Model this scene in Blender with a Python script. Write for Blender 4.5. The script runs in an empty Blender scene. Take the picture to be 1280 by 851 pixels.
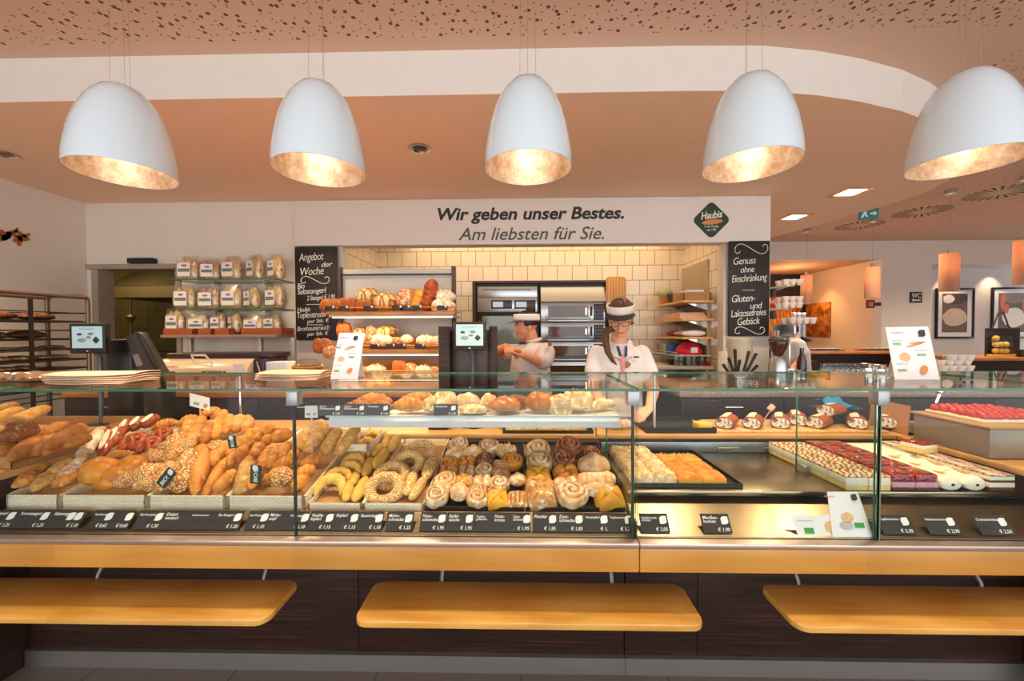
import bpy, bmesh, math, random
from mathutils import Vector, Matrix, Euler, noise
PI = math.pi
R = math.radians
random.seed(7)
SC = bpy.context.scene
COL = SC.collection
# ------------------------------------------------------------------ camera model (used to measure the place)
F = 490.0; CX, CY = 640.0, 425.5; CAMH = 1.42
TH, PT, RO = R(1.2), R(1.22), R(0.22)
FW = Vector((-math.sin(TH)*math.cos(PT), math.cos(TH)*math.cos(PT), -math.sin(PT)))
R0 = Vector((math.cos(TH), math.sin(TH), 0)); U0 = R0.cross(FW)
RT = R0*math.cos(RO) - U0*math.sin(RO); UP = U0*math.cos(RO) + R0*math.sin(RO)
def ray(px, py): return FW + RT*((px-CX)/F) + UP*((CY-py)/F)
def at(px, py, Y):
    d = ray(px, py); t = Y/d.y; return Vector((d.x*t, Y, CAMH+d.z*t))
def atz(px, py, z):
    d = ray(px, py); t = (z-CAMH)/d.z; return Vector((d.x*t, d.y*t, z))
def atx(px, py, X):
    d = ray(px, py); t = X/d.x; return Vector((X, d.y*t, CAMH+d.z*t))
def atpl(px, py, z0, b, Y0):            # plane z = z0 + b*(Y-Y0)
    d = ray(px, py); t = (z0 - b*Y0 - CAMH)/(d.z - b*d.y); return Vector((d.x*t, d.y*t, CAMH+d.z*t))
def mpp(Y): return Y/F                  # metres per pixel at depth Y
# ------------------------------------------------------------------ materials
def lin(c):
    c = c/255.0
    return c/12.92 if c <= 0.04045 else ((c+0.055)/1.055)**2.4
def rgb(h):
    if isinstance(h, str):
        h = h.lstrip('#'); return tuple(lin(int(h[i:i+2], 16)) for i in (0, 2, 4))+(1,)
    return tuple(h)+(1,)
MATS = {}
class NT:
    def __init__(s, name):
        s.m = bpy.data.materials.new(name); s.m.use_nodes = True
        s.t = s.m.node_tree; s.N = s.t.nodes; s.L = s.t.links
        s.b = s.N['Principled BSDF']; s.out = s.N['Material Output']
    def n(s, typ, **kw):
        x = s.N.new(typ)
        for k, v in kw.items():
            if k.startswith('i_'): x.inputs[k[2:].replace('_', ' ')].default_value = v
            else: setattr(x, k, v)
        return x
    def l(s, a, b): s.L.new(a, b)
    def coord(s, kind='Object', scale=(1, 1, 1), rot=(0, 0, 0)):
        c = s.n('ShaderNodeTexCoord'); m = s.n('ShaderNodeMapping')
        m.inputs['Scale'].default_value = scale; m.inputs['Rotation'].default_value = rot
        s.l(c.outputs[kind], m.inputs['Vector']); return m.outputs['Vector']
    def noise(s, vec, scale=5, detail=4, rough=.55):
        x = s.n('ShaderNodeTexNoise'); x.inputs['Scale'].default_value = scale
        x.inputs['Detail'].default_value = detail; x.inputs['Roughness'].default_value = rough
        s.l(vec, x.inputs['Vector']); return x.outputs['Fac']
    def ramp(s, fac, stops):
        r = s.n('ShaderNodeValToRGB'); e = r.color_ramp.elements
        while len(e) < len(stops): e.new(.5)
        for i, (p, c) in enumerate(stops): e[i].position = p; e[i].color = rgb(c)
        s.l(fac, r.inputs['Fac']); return r.outputs['Color']
    def mix(s, fac, a, b, blend='MIX'):
        x = s.n('ShaderNodeMix', data_type='RGBA', blend_type=blend)
        for v, i in ((fac, 0), (a, 6), (b, 7)):
            if hasattr(v, 'links'): s.l(v, x.inputs[i])
            elif i == 0: x.inputs[0].default_value = v
            else: x.inputs[i].default_value = rgb(v)
        return x.outputs[2]
    def math(s, op, a, b=0.0):
        x = s.n('ShaderNodeMath', operation=op)
        for i, v in enumerate((a, b)):
            if hasattr(v, 'links'): s.l(v, x.inputs[i])
            else: x.inputs[i].default_value = v
        return x.outputs[0]
    def bump(s, h, strength=.3, dist=.01):
        b = s.n('ShaderNodeBump'); b.inputs['Strength'].default_value = strength
        b.inputs['Distance'].default_value = dist; s.l(h, b.inputs['Height'])
        s.l(b.outputs['Normal'], s.b.inputs['Normal'])
    def set(s, **kw):
        for k, v in kw.items():
            i = s.b.inputs[{'col': 'Base Color', 'rough': 'Roughness', 'metal': 'Metallic', 'spec': 'Specular IOR Level',
                            'coat': 'Coat Weight', 'trans': 'Transmission Weight', 'alpha': 'Alpha', 'sss': 'Subsurface Weight',
                            'em': 'Emission Color', 'ems': 'Emission Strength', 'ior': 'IOR', 'sheen': 'Sheen Weight'}[k]]
            if hasattr(v, 'links'): s.l(v, i)
            elif k in ('col', 'em'): i.default_value = rgb(v)
            else: i.default_value = v
        return s.m
def plain(name, col, rough=.5, metal=0, var=.06, scale=14, spec=.5, coat=0, sss=0, bump=0):
    if name in MATS: return MATS[name]
    t = NT(name); v = t.coord(); f = t.noise(v, scale, 3)
    c = rgb(col)[:3]; a = tuple(x*(1-var) for x in c); b = tuple(min(1, x*(1+var)) for x in c)
    t.set(col=t.ramp(f, [(.3, a), (.7, b)]), rough=rough, metal=metal, spec=spec, coat=coat, sss=sss)
    if sss: t.b.inputs['Subsurface Radius'].default_value = (.01, .004, .002)
    if bump: t.bump(t.noise(v, scale*6, 4), bump, .004)
    MATS[name] = t.m; return t.m
def emit(name, col, strength):
    if name in MATS: return MATS[name]
    t = NT(name); MATS[name] = t.m
    return t.set(col=col, em=col, ems=strength, rough=.4)
def wood(name, c1, c2, axis='x', scale=1.0, rough=.35, coat=.15, staves=0):
    if name in MATS: return MATS[name]
    t = NT(name)
    sc = {'x': (1.2, 14, 14), 'y': (14, 1.2, 14), 'z': (14, 14, 1.2)}[axis]
    v = t.coord('Object', tuple(x*scale for x in sc))
    f = t.noise(v, 2.2, 6, .6); w = t.n('ShaderNodeTexWave'); w.inputs['Scale'].default_value = .6
    w.inputs['Distortion'].default_value = 6; w.inputs['Detail'].default_value = 3; t.l(v, w.inputs['Vector'])
    g = t.math('ADD', t.math('MULTIPLY', f, .75), t.math('MULTIPLY', w.outputs['Fac'], .25))
    col = t.ramp(g, [(.3, c1), (.7, c2)])
    if staves:
        br = t.n('ShaderNodeTexBrick'); br.offset = .37; br.inputs['Scale'].default_value = 1
        br.inputs['Mortar Size'].default_value = 0; br.inputs['Brick Width'].default_value = staves
        br.inputs['Row Height'].default_value = staves*.11
        br.inputs['Color1'].default_value = (.78, .78, .78, 1); br.inputs['Color2'].default_value = (1.0, 1.0, 1.0, 1)
        t.l(t.coord('Object'), br.inputs['Vector']); col = t.mix(1.0, col, br.outputs['Color'], 'MULTIPLY')
    t.set(col=col, rough=rough, coat=coat); t.bump(f, .08, .002)
    MATS[name] = t.m; return t.m
def bread(name, base, dark, flour=0.0, seeds=None, rough=.5, fcol='#f3e6d2', fscale=9, gloss=0):
    if name in MATS: return MATS[name]
    t = NT(name); v = t.coord('Object'); oi = t.n('ShaderNodeObjectInfo')
    vv = t.n('ShaderNodeVectorMath', operation='ADD'); t.l(v, vv.inputs[0])
    sc = t.n('ShaderNodeVectorMath', operation='SCALE'); sc.inputs[3].default_value = 9.0
    cmb = t.n('ShaderNodeCombineXYZ'); t.l(oi.outputs['Random'], cmb.inputs[0]); t.l(oi.outputs['Random'], cmb.inputs[1])
    t.l(cmb.outputs[0], sc.inputs[0]); t.l(sc.outputs[0], vv.inputs[1]); v = vv.outputs[0]
    f = t.noise(v, 22, 5, .6); f2 = t.noise(v, 110, 3)
    col = t.ramp(f, [(.28, dark), (.62, base)])
    hs = t.n('ShaderNodeHueSaturation'); t.l(col, hs.inputs['Color'])
    t.l(t.math('ADD', t.math('MULTIPLY', oi.outputs['Random'], .34), .84), hs.inputs['Value']); col = hs.outputs[0]
    h = t.math('ADD', f, t.math('MULTIPLY', f2, .4))
    if flour:
        k = t.noise(v, fscale*4, 6, .7)
        m = t.ramp(k, [(.62-flour*.35, (0, 0, 0)), (.72-flour*.25, (1, 1, 1))]); col = t.mix(m, col, fcol)
    if seeds:
        vo = t.n('ShaderNodeTexVoronoi'); vo.inputs['Scale'].default_value = 150; t.l(v, vo.inputs['Vector'])
        m = t.ramp(vo.outputs['Distance'], [(.36, (1, 1, 1)), (.46, (0, 0, 0))]); col = t.mix(m, col, seeds)
        h = t.math('ADD', h, t.math('MULTIPLY', m, .8))
    t.set(col=col, rough=rough, spec=.35, coat=gloss); t.bump(h, .35, .004)
    MATS[name] = t.m; return t.m
def pane(name, tint=(.94, .975, .955), f0=.03, mx=.75, rough=.0):
    if name in MATS: return MATS[name]
    t = NT(name); lw = t.n('ShaderNodeLayerWeight'); lw.inputs['Blend'].default_value = .5
    p = t.math('POWER', lw.outputs['Facing'], 5.0); fr = t.math('ADD', t.math('MULTIPLY', p, mx), f0)
    tr = t.n('ShaderNodeBsdfTransparent'); tr.inputs['Color'].default_value = tuple(tint)+(1,)
    gl = t.n('ShaderNodeBsdfGlossy'); gl.inputs['Roughness'].default_value = rough
    mx_ = t.n('ShaderNodeMixShader'); t.l(fr, mx_.inputs[0]); t.l(tr.outputs[0], mx_.inputs[1]); t.l(gl.outputs[0], mx_.inputs[2])
    t.l(mx_.outputs[0], t.out.inputs['Surface']); MATS[name] = t.m; return t.m
def wicker(name, c1, c2, vertical_axis='z', s=1.0):
    if name in MATS: return MATS[name]
    t = NT(name); v = t.coord('Object')
    sx = t.n('ShaderNodeSeparateXYZ'); t.l(v, sx.inputs[0])
    a = t.math('ADD', sx.outputs[0], sx.outputs[1])
    u = t.math('SINE', t.math('MULTIPLY', a, 300*s))
    row = t.math('MULTIPLY', sx.outputs[2], 130*s)
    par = t.math('MULTIPLY', t.math('SUBTRACT', t.math('MULTIPLY', t.math('MODULO', t.math('FLOOR', t.math('ADD', row, 500.0)), 2.0), 2.0), 1.0), 1.0)
    wv = t.math('MULTIPLY', u, par); rr = t.math('ABSOLUTE', t.math('SINE', t.math('MULTIPLY', row, PI)))
    h = t.math('MULTIPLY', t.math('ADD', t.math('MULTIPLY', wv, .4), .6), rr)
    f = t.noise(v, 30, 3); col = t.mix(t.math('MULTIPLY', t.math('ADD', h, f), .55), c1, c2)
    t.set(col=col, rough=.6); t.bump(h, .7, .004); MATS[name] = t.m; return t.m
def steel(name='brushed_steel', col='#b9b5ae', rough=.32, axis='x'):
    if name in MATS: return MATS[name]
    t = NT(name); v = t.coord('Object', {'x': (2, 90, 90), 'z': (90, 90, 2), 'y': (90, 2, 90)}[axis])
    f = t.noise(v, 4, 4)
    t.set(col=t.mix(f, tuple(x*.88 for x in rgb(col)[:3]), col), metal=1.0,
          rough=t.math('ADD', t.math('MULTIPLY', f, .14), rough-.07)); MATS[name] = t.m; return t.m
# ------------------------------------------------------------------ mesh builder
class MB:
    def __init__(s): s.bm = bmesh.new()
    def box(s, x0, x1, y0, y1, z0, z1, bev=0, M=None, seg=2):
        b = bmesh.new()
        r = bmesh.ops.create_cube(b, size=1)
        for v in b.verts: v.co = Vector(((x0+x1)/2+v.co.x*(x1-x0), (y0+y1)/2+v.co.y*(y1-y0), (z0+z1)/2+v.co.z*(z1-z0)))
        if bev: bmesh.ops.bevel(b, geom=list(b.edges), offset=bev, segments=seg, affect='EDGES', profile=.5)
        return s._add(b, M)
    def _add(s, b, M=None):
        if M is not None: b.transform(M)
        off = [s.bm.verts.new(v.co) for v in b.verts]; b.verts.index_update()
        for f in b.faces:
            try: s.bm.faces.new([off[v.index] for v in f.verts])
            except ValueError: pass
        b.free(); return s
    def tube(s, pts, r, seg=8, closed=False, caps=True):
        pts = [Vector(p) for p in pts]; n = len(pts); rs = r if isinstance(r, (list, tuple)) else [r]*n
        prev = None; rings = []
        for i, p in enumerate(pts):
            a = pts[i-1] if (i or closed) else p; c = pts[(i+1) % n] if (i < n-1 or closed) else p
            d = (c-a).normalized()
            if prev is None:
                ref = Vector((0, 0, 1)) if abs(d.z) < .9 else Vector((1, 0, 0)); u = d.cross(ref).normalized()
            else:
                u = (prev - d*prev.dot(d))
                u = u.normalized() if u.length > 1e-6 else d.cross(Vector((0, 0, 1))).normalized()
            prev = u; w = d.cross(u)
            rings.append([s.bm.verts.new(p+(u*math.cos(2*PI*k/seg)+w*math.sin(2*PI*k/seg))*rs[i]) for k in range(seg)])
        m = n if closed else n-1
        for i in range(m):
            A, B = rings[i], rings[(i+1) % n]
            for k in range(seg): s.bm.faces.new((A[k], A[(k+1) % seg], B[(k+1) % seg], B[k]))
        if caps and not closed:
            s.bm.faces.new(rings[0][::-1]); s.bm.faces.new(rings[-1])
        return s
    def cyl(s, p0, p1, r, seg=16, r1=None): return s.tube([p0, p1], [r, r if r1 is None else r1], seg)
    def lathe(s, prof, seg=24, c=(0, 0, 0), M=None):
        b = bmesh.new(); rings = []
        for (r, z) in prof:
            if r < 1e-6: rings.append([b.verts.new((c[0], c[1], c[2]+z))])
            else: rings.append([b.verts.new((c[0]+r*math.cos(2*PI*k/seg), c[1]+r*math.sin(2*PI*k/seg), c[2]+z)) for k in range(seg)])
        for A, B in zip(rings, rings[1:]):
            for k in range(seg):
                q = [A[k % len(A)], A[(k+1) % len(A)], B[(k+1) % len(B)], B[k % len(B)]]
                q = list(dict.fromkeys(q))
                if len(q) > 2: b.faces.new(q)
        bmesh.ops.recalc_face_normals(b, faces=b.faces)
        return s._add(b, M)
    def sph(s, c, r, seg=16, M=None):
        b = bmesh.new(); bmesh.ops.create_uvsphere(b, u_segments=seg, v_segments=max(6, seg*2//3), radius=1)
        r = r if isinstance(r, (tuple, list)) else (r, r, r)
        for v in b.verts: v.co = Vector((c[0]+v.co.x*r[0], c[1]+v.co.y*r[1], c[2]+v.co.z*r[2]))
        return s._add(b, M)
    def prism(s, pts, d, bev=0, M=None):          # closed outline of 3-D points pushed along d
        b = bmesh.new(); d = Vector(d)
        A = [b.verts.new(Vector(p)) for p in pts]; B = [b.verts.new(Vector(p)+d) for p in pts]; n = len(A)
        b.faces.new(A); b.faces.new(B[::-1])
        for i in range(n): b.faces.new((A[i], B[i], B[(i+1) % n], A[(i+1) % n]))
        bmesh.ops.recalc_face_normals(b, faces=b.faces)
        if bev: bmesh.ops.bevel(b, geom=list(b.edges), offset=bev, segments=2, affect='EDGES', profile=.5)
        return s._add(b, M)
    def quad(s, a, b, c, d):
        s.bm.faces.new([s.bm.verts.new(Vector(p)) for p in (a, b, c, d)]); return s
    def grid(s, fn, nu, nv, wrap=False):
        g = [[s.bm.verts.new(Vector(fn(i/nu, j/nv))) for j in range(nv+1)] for i in range(nu if wrap else nu+1)]
        for i in range(nu):
            for j in range(nv):
                s.bm.faces.new((g[i][j], g[(i+1) % len(g)][j], g[(i+1) % len(g)][j+1], g[i][j+1]))
        return s
    def mesh(s, name, mats, sharp=38, recalc=True):
        if recalc: bmesh.ops.recalc_face_normals(s.bm, faces=s.bm.faces)
        me = bpy.data.meshes.new(name); s.bm.to_mesh(me); s.bm.free()
        for p in me.polygons: p.use_smooth = True
        me.set_sharp_from_angle(angle=R(sharp))
        for m in (mats if isinstance(mats, (list, tuple)) else [mats]): me.materials.append(m)
        return me
    def build(s, name, mat, parent=None, local=False, sharp=38):
        """one mesh object; with a parent the shape is given in world space unless local"""
        me = s.mesh(name, mat, sharp)
        o = bpy.data.objects.new(name, me); COL.objects.link(o)
        if parent is not None:
            o.parent = parent
            if not local: me.transform(Matrix.Translation(-wloc(parent)))
        return o
def wloc(o):
    v = Vector(o.location)
    while o.parent is not None: o = o.parent; v = v+Vector(o.location)
    return v
def tag(o, label, cat, group=None, kind=None):
    if label: o['label'] = label
    if cat: o['category'] = cat
    if group: o['group'] = group
    if kind: o['kind'] = kind
    return o
def struct(name, mb, mat, sharp=38):
    o = mb.build(name, mat, sharp=sharp); o['kind'] = 'structure'; return o
def thing(name, loc, label, cat, group=None, rz=0):
    o = bpy.data.objects.new(name, None); COL.objects.link(o); o.empty_display_size = .05
    o.location = loc; o.rotation_euler = (0, 0, rz); return tag(o, label, cat, group)
def single(name, mb, mat, label, cat, group=None, sharp=38):
    """a thing that is one mesh, shape in world space; origin moved to its base"""
    me = mb.mesh(name, mat, sharp); o = bpy.data.objects.new(name, me); COL.objects.link(o)
    xs = [v.co for v in me.vertices]
    c = Vector(((min(v.x for v in xs)+max(v.x for v in xs))/2, (min(v.y for v in xs)+max(v.y for v in xs))/2, min(v.z for v in xs)))
    me.transform(Matrix.Translation(-c)); o.location = c
    return tag(o, label, cat, group)
def dup(o, M=None, loc=None, label=None, group=None):
    c = o.copy(); COL.objects.link(c)
    if M is not None: c.matrix_world = M
    if loc is not None: c.location = loc
    if label: c['label'] = label
    if group: c['group'] = group
    for ch in list(o.children):
        d = ch.copy(); COL.objects.link(d); d.parent = c
        for g in list(ch.children):
            e = g.copy(); COL.objects.link(e); e.parent = d
    return c
def mod_mesh(o):
    """bake an object's modifiers into its mesh"""
    dg = bpy.context.evaluated_depsgraph_get(); dg.update()
    me = bpy.data.meshes.new_from_object(o.evaluated_get(dg)); old = o.data; o.modifiers.clear(); o.data = me
    return o
def text(body, size, mat, parent, M, shear=0, bold=0, align='LEFT', name='lettering', depth=.0008, space=1.0, line=1.0):
    """lettering mesh; M places its plane (x right, y up, z towards the reader) in world space"""
    cu = bpy.data.curves.new(name, 'FONT'); cu.body = body; cu.size = 1.0; cu.shear = shear; cu.offset = bold*.6
    cu.align_x = align; cu.extrude = depth/size; cu.space_character = space; cu.space_line = line; cu.resolution_u = 3
    t = bpy.data.objects.new('lettering_source', cu); COL.objects.link(t)
    dg = bpy.context.evaluated_depsgraph_get(); dg.update()
    me = bpy.data.meshes.new_from_object(t.evaluated_get(dg)); bpy.data.objects.remove(t); bpy.data.curves.remove(cu)
    me.materials.clear(); me.materials.append(mat); me.transform(M @ Matrix.Scale(size, 4))
    o = bpy.data.objects.new(name, me); COL.objects.link(o)
    if parent is not None:
        o.parent = parent; me.transform(Matrix.Translation(-wloc(parent)))
    return o
def frame_m(o, x, y):
    """matrix with origin o, x axis and y axis given (z = x cross y)"""
    x = Vector(x).normalized(); y = Vector(y); y = (y-x*y.dot(x)).normalized(); z = x.cross(y)
    M = Matrix((x, y, z)).transposed().to_4x4(); M.translation = Vector(o); return M
FACE = lambda o: frame_m(o, (1, 0, 0), (0, 0, 1))      # a plane facing the customer (-Y)
ORD = ['first', 'second', 'third', 'fourth', 'fifth', 'sixth', 'seventh', 'eighth', 'ninth', 'tenth', 'eleventh', 'twelfth',
       'thirteenth', 'fourteenth', 'fifteenth', 'sixteenth', 'seventeenth', 'eighteenth', 'nineteenth', 'twentieth']
def nth(i, n): return 'leftmost' if i == 0 else 'rightmost' if i == n-1 else ORD[i]+' from left'
def rr2(x0, x1, y0, y1, r, n=5):
    """rounded rectangle outline, 2-D"""
    P = []
    for cx, cy, a in ((x1-r, y1-r, 0), (x0+r, y1-r, 90), (x0+r, y0+r, 180), (x1-r, y0+r, 270)):
        for k in range(n+1): P.append((cx+r*math.cos(R(a+90*k/n)), cy+r*math.sin(R(a+90*k/n))))
    return P
# ------------------------------------------------------------------ shared materials
M_white = plain('white_paint', '#e9e0d6', .6, var=.015)
M_wall = plain('wall_paint', '#e6dccf', .75, var=.015, bump=.03)
M_bounce = plain('warm_bounce_ceiling', '#fbdac0', .8, var=.012)  # peach tint paints warm bounce light into the lower ceiling's underside
M_black = plain('black_plastic', '#17130f', .4)
M_dark = plain('dark_metal', '#2b231d', .45)
M_steel = steel()
M_chrome = plain('chrome', '#d9d9d9', .12, 1, var=.02)
M_paper = plain('white_paper', '#e6e4e7', .7, var=.01)
M_kraft = plain('kraft_paper', '#dcb491', .7, var=.06, scale=30)
M_chalk = plain('chalk', '#f2efe8', .9, var=.02)
M_green = plain('dark_green_print', '#1d3a26', .5)
M_red = plain('red_print', '#c2282c', .5)
M_beech = wood('beech', '#dc9a40', '#f0b75c', 'x', 1, .3, .3, staves=.7)
M_beechy = wood('beech_depth', '#cf9a5c', '#e9bd82', 'y', 1, .4, .1)
M_glass = pane('pane_glass', (.955, .98, .965), .010, .7)
M_gedge = plain('glass_edge', '#2f6b4c', .15, var=.05)
M_clear = pane('clear_glass', (.97, .97, .97), .04, .9)
def light(name, typ, loc, power, col, size=.1, rot=None, spot=None, blend=.6, size_y=None, parent=None):
    l = bpy.data.lights.new(name, typ); l.energy = power; l.color = rgb(col)[:3]
    if typ == 'AREA':
        l.shape = 'RECTANGLE'; l.size = size; l.size_y = size_y or size
    else: l.shadow_soft_size = size
    if typ == 'SPOT': l.spot_size = R(spot or 90); l.spot_blend = blend
    o = bpy.data.objects.new(name, l); COL.objects.link(o); o.location = loc
    if rot: o.rotation_euler = rot
    if parent is not None: o.parent = parent; o.location = Vector(loc)-wloc(parent)
    return o
# ================================================================== the room
YS, YW, YA = 2.25, 4.0, 5.37          # soffit plane, back wall plane, alcove back
ZU, ZL = 3.02, 2.77                   # upper and lower ceiling
XL = -4.5
# floor tiles
t = NT('floor_tiles'); v = t.coord('Object')
br = t.n('ShaderNodeTexBrick'); br.offset = .5; br.inputs['Scale'].default_value = 1; br.inputs['Brick Width'].default_value = .6
br.inputs['Row Height'].default_value = .3; br.inputs['Mortar Size'].default_value = .004
for k, c in (('Color1', '#6a5c52'), ('Color2', '#74665b'), ('Mortar', '#403832')): br.inputs[k].default_value = rgb(c)
t.l(v, br.inputs['Vector']); t.set(col=t.mix(t.math('MULTIPLY', t.noise(v, 25, 4), .4), br.outputs['Color'], '#85766a'), rough=.45)
struct('floor', MB().box(-6.8, 10.2, -3, 9.2, -.1, 0), t.m)
# upper ceiling: random-hole acoustic board
t = NT('perforated_board'); v = t.coord('Object'); sx = t.n('ShaderNodeSeparateXYZ'); t.l(v, sx.inputs[0])
m = None
for sc_, r_, k in ((12.5, .125, 0.), (19, .085, 3.7)):
    mp = t.n('ShaderNodeMapping'); mp.inputs['Location'].default_value = (k, k*2, 0); t.l(v, mp.inputs['Vector'])
    vo = t.n('ShaderNodeTexVoronoi', voronoi_dimensions='2D'); vo.inputs['Scale'].default_value = sc_; t.l(mp.outputs[0], vo.inputs['Vector'])
    q = t.math('LESS_THAN', vo.outputs['Distance'], r_); m = q if m is None else t.math('MAXIMUM', m, q)
near = t.math('LESS_THAN', sx.outputs[1], 2.15); far = t.math('GREATER_THAN', sx.outputs[0], 2.95)
m = t.math('MULTIPLY', m, t.math('MAXIMUM', t.math('MAXIMUM', near, t.math('MULTIPLY', t.math('GREATER_THAN', sx.outputs[0], 2.85), t.math('LESS_THAN', sx.outputs[1], 2.9))), t.math('MULTIPLY', far, .4)))
t.set(col=t.mix(m, '#dcbca5', '#6a4834'), rough=.8); M_perf = t.m
struct('ceiling', MB().box(-4.7, 10.2, -3, 9.2, ZU, ZU+.1), M_perf)
# lower ceiling with its curved front
crv = [(-4.5, YS), (.9, YS), (1.36, 2.26), (1.7, 2.31), (2.0, 2.38), (2.35, 2.49), (2.65, 2.62), (3.0, 2.82), (3.35, 3.07), (3.65, 3.36), (3.85, 3.62),
       (3.95, 3.9), (3.96, 4.2), (3.92, 4.5), (3.8, 5.1), (3.63, 5.75), (3.5, 6.3), (3.5, 7.2), (2.51, 7.2), (2.51, 4.12), (-4.5, 4.12)]
a = MB(); b = MB()
n = len(crv); 
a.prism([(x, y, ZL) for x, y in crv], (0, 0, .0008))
for i in range(n-3):
    p, q = crv[i], crv[i+1]; b.quad((p[0], p[1], ZL+.0009), (q[0], q[1], ZL+.0009), (q[0], q[1], ZU), (p[0], p[1], ZU))
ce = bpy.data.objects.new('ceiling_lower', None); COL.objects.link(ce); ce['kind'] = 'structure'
a.build('soffit_board', M_bounce, ce); b.build('soffit_face', M_white, ce)
# left wall, back wall pieces
struct('wall_left', MB().box(XL-.15, XL, -3, YW+.12, 0, ZU), M_wall)
KX = -6.6
dl, dr, dt = at(118, 400, YW).x, at(228, 400, YW).x, at(150, 333, YW).z
ol, orr, ot = at(428, 310, YW).x, at(905, 304, YW).x, 2.306
pr = at(963, 300, YW).x
w = MB(); w.box(KX, dl, YW, YW+.12, 0, ZL); w.box(dl, dr, YW, YW+.12, dt, ZL); w.box(dr, ol, YW, YW+.12, 0, ZL)
w.box(ol, orr, YW, YW+.12, ot, ZL); w.box(orr, pr, YW, YW+.12, 0, ZL)
struct('wall_back', w, M_wall)
struct('wall_pillar_side', MB().box(pr-.12, pr, YW+.12, 7.2, 0, ZL), M_wall)
# door frame
f = MB(); fl = at(112, 400, YW).x
f.box(dl-.0, dl+.07, YW-.02, YW+.14, 0, dt-.0); f.box(dr-.05, dr, YW-.02, YW+.14, 0, dt); f.box(dl-.05, dr, YW-.03, YW+.14, dt-.03, dt+.02)
struct('door_1', f, plain('steel_door_frame', '#a59684', .5))
# kitchen seen through the passage
t = NT('kitchen_tiles'); v = t.coord('Object', (1, 1, 1), (R(90), 0, 0))
br = t.n('ShaderNodeTexBrick'); br.offset = 0; br.inputs['Scale'].default_value = 1; br.inputs['Brick Width'].default_value = .15
br.inputs['Row Height'].default_value = .15; br.inputs['Mortar Size'].default_value = .003
for k, c in (('Color1', '#a79d6e'), ('Color2', '#b3a878'), ('Mortar', '#7c7450')): br.inputs[k].default_value = rgb(c)
t.l(v, br.inputs['Vector']); t.set(col=br.outputs['Color'], rough=.3); M_ktile = t.m
struct('wall_kitchen_left', MB().box(KX-.1, KX, YW+.12, 6.3, 0, ZL), M_ktile)
struct('wall_kitchen_back', MB().box(KX, ol-.15, 6.2, 6.3, 0, ZL), M_ktile)
struct('wall_kitchen_right', MB().box(ol-.27, ol-.15, YW+.12, 6.2, 0, ZL), M_ktile)
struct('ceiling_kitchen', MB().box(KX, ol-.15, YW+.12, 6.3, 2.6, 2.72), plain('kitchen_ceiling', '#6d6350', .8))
# tiled alcove
t = NT('cream_wall_tiles'); v = t.coord('Object', (1, 1, 1))
sx = t.n('ShaderNodeSeparateXYZ'); t.l(v, sx.inputs[0]); cm = t.n('ShaderNodeCombineXYZ')
t.l(t.math('ADD', sx.outputs[0], sx.outputs[1]), cm.inputs[0]); t.l(sx.outputs[2], cm.inputs[1])
br = t.n('ShaderNodeTexBrick'); br.offset = .5; br.inputs['Scale'].default_value = 1; br.inputs['Brick Width'].default_value = .188
br.inputs['Row Height'].default_value = .188; br.inputs['Mortar Size'].default_value = .004; br.inputs['Mortar Smooth'].default_value = .2
for k, c in (('Color1', '#efe0c4'), ('Color2', '#ecdabb'), ('Mortar', '#a0774e')): br.inputs[k].default_value = rgb(c)
t.l(cm.outputs[0], br.inputs['Vector']); t.set(col=br.outputs['Color'], rough=.18, coat=.2)
t.bump(t.math('SUBTRACT', 1.0, br.outputs['Fac']), .3, .003); M_tile = t.m
struct('wall_alcove_back', MB().box(ol-.1, orr+.1, YA, YA+.1, 0, ZL), M_tile)
struct('wall_alcove_left', MB().box(ol-.1, ol, YW+.12, YA, 0, ZL), M_tile)
struct('wall_alcove_right', MB().box(orr, orr+.1, YW+.12, YA, 0, ZL), M_tile)
struct('ceiling_alcove', MB().box(ol-.1, orr+.1, YW+.12, YA+.1, 2.62, 2.72), M_white)
# grey blind panel on the right alcove wall
p0 = atx(842, 345, orr-.012); p1 = atx(885, 345, orr-.012)
struct('trim_1', MB().box(orr-.02, orr, p1.y, p0.y, 1.0, 2.2), plain('beige_panel', '#b5a483', .6))
# fascia with the writing
fx0, fx1, fz0, fz1, FY = at(368, 300, 3.95).x, at(963, 280, 3.95).x, 2.302, 2.722, 3.95
fs = thing('fascia_sign', ((fx0+fx1)/2, FY, fz0), 'long white fascia board over the alcove reading Wir geben unser Bestes', 'sign')
MB().box(fx0, fx1, FY, YW-.002, fz0, fz1, .004).build('board', M_white, fs)
lx = at(947, 245, 3.97).x
MB().box(fx0, lx, FY+.03, YW-.002, fz1, ZL-.004).build('top_ledge', M_white, fs)
M_ink = plain('charcoal_lettering', '#2e2a22', .5); M_ink2 = plain('grey_green_lettering', '#56584d', .5)
def fit_text(body, x0, x1, ybase, Y, mat, parent, shear, bold, name='lettering', px_h=None):
    """lettering stretched to run from pixel x0 to x1 on its baseline"""
    a = at(x0, ybase, Y); b = at(x1, ybase, Y)
    o = text(body, 1.0, mat, None, Matrix.Identity(4), shear, bold, 'LEFT', name, .002)
    xs = [v.co.x for v in o.data.vertices]; w = max(xs)-min(xs); s = (b.x-a.x)/w
    sy = s if px_h is None else (px_h*Y/F)/.72
    o.data.transform(FACE((a.x-min(xs)*s, Y-.003, (a.z+b.z)/2)) @ Matrix.Diagonal((s, sy, 1, 1)))
    o.parent = parent; o.data.transform(Matrix.Translation(-wloc(parent))); return o
fit_text('Wir geben unser Bestes.', 547, 780, 274, FY, M_ink, fs, .2, .045, 'first_line', 15)
fit_text('Am liebsten für Sie.', 573, 755, 299.5, FY, M_ink2, fs, .28, .01, 'second_line', 16)
lc = at(889, 275, FY); lr = 22*mpp(FY)
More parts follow.
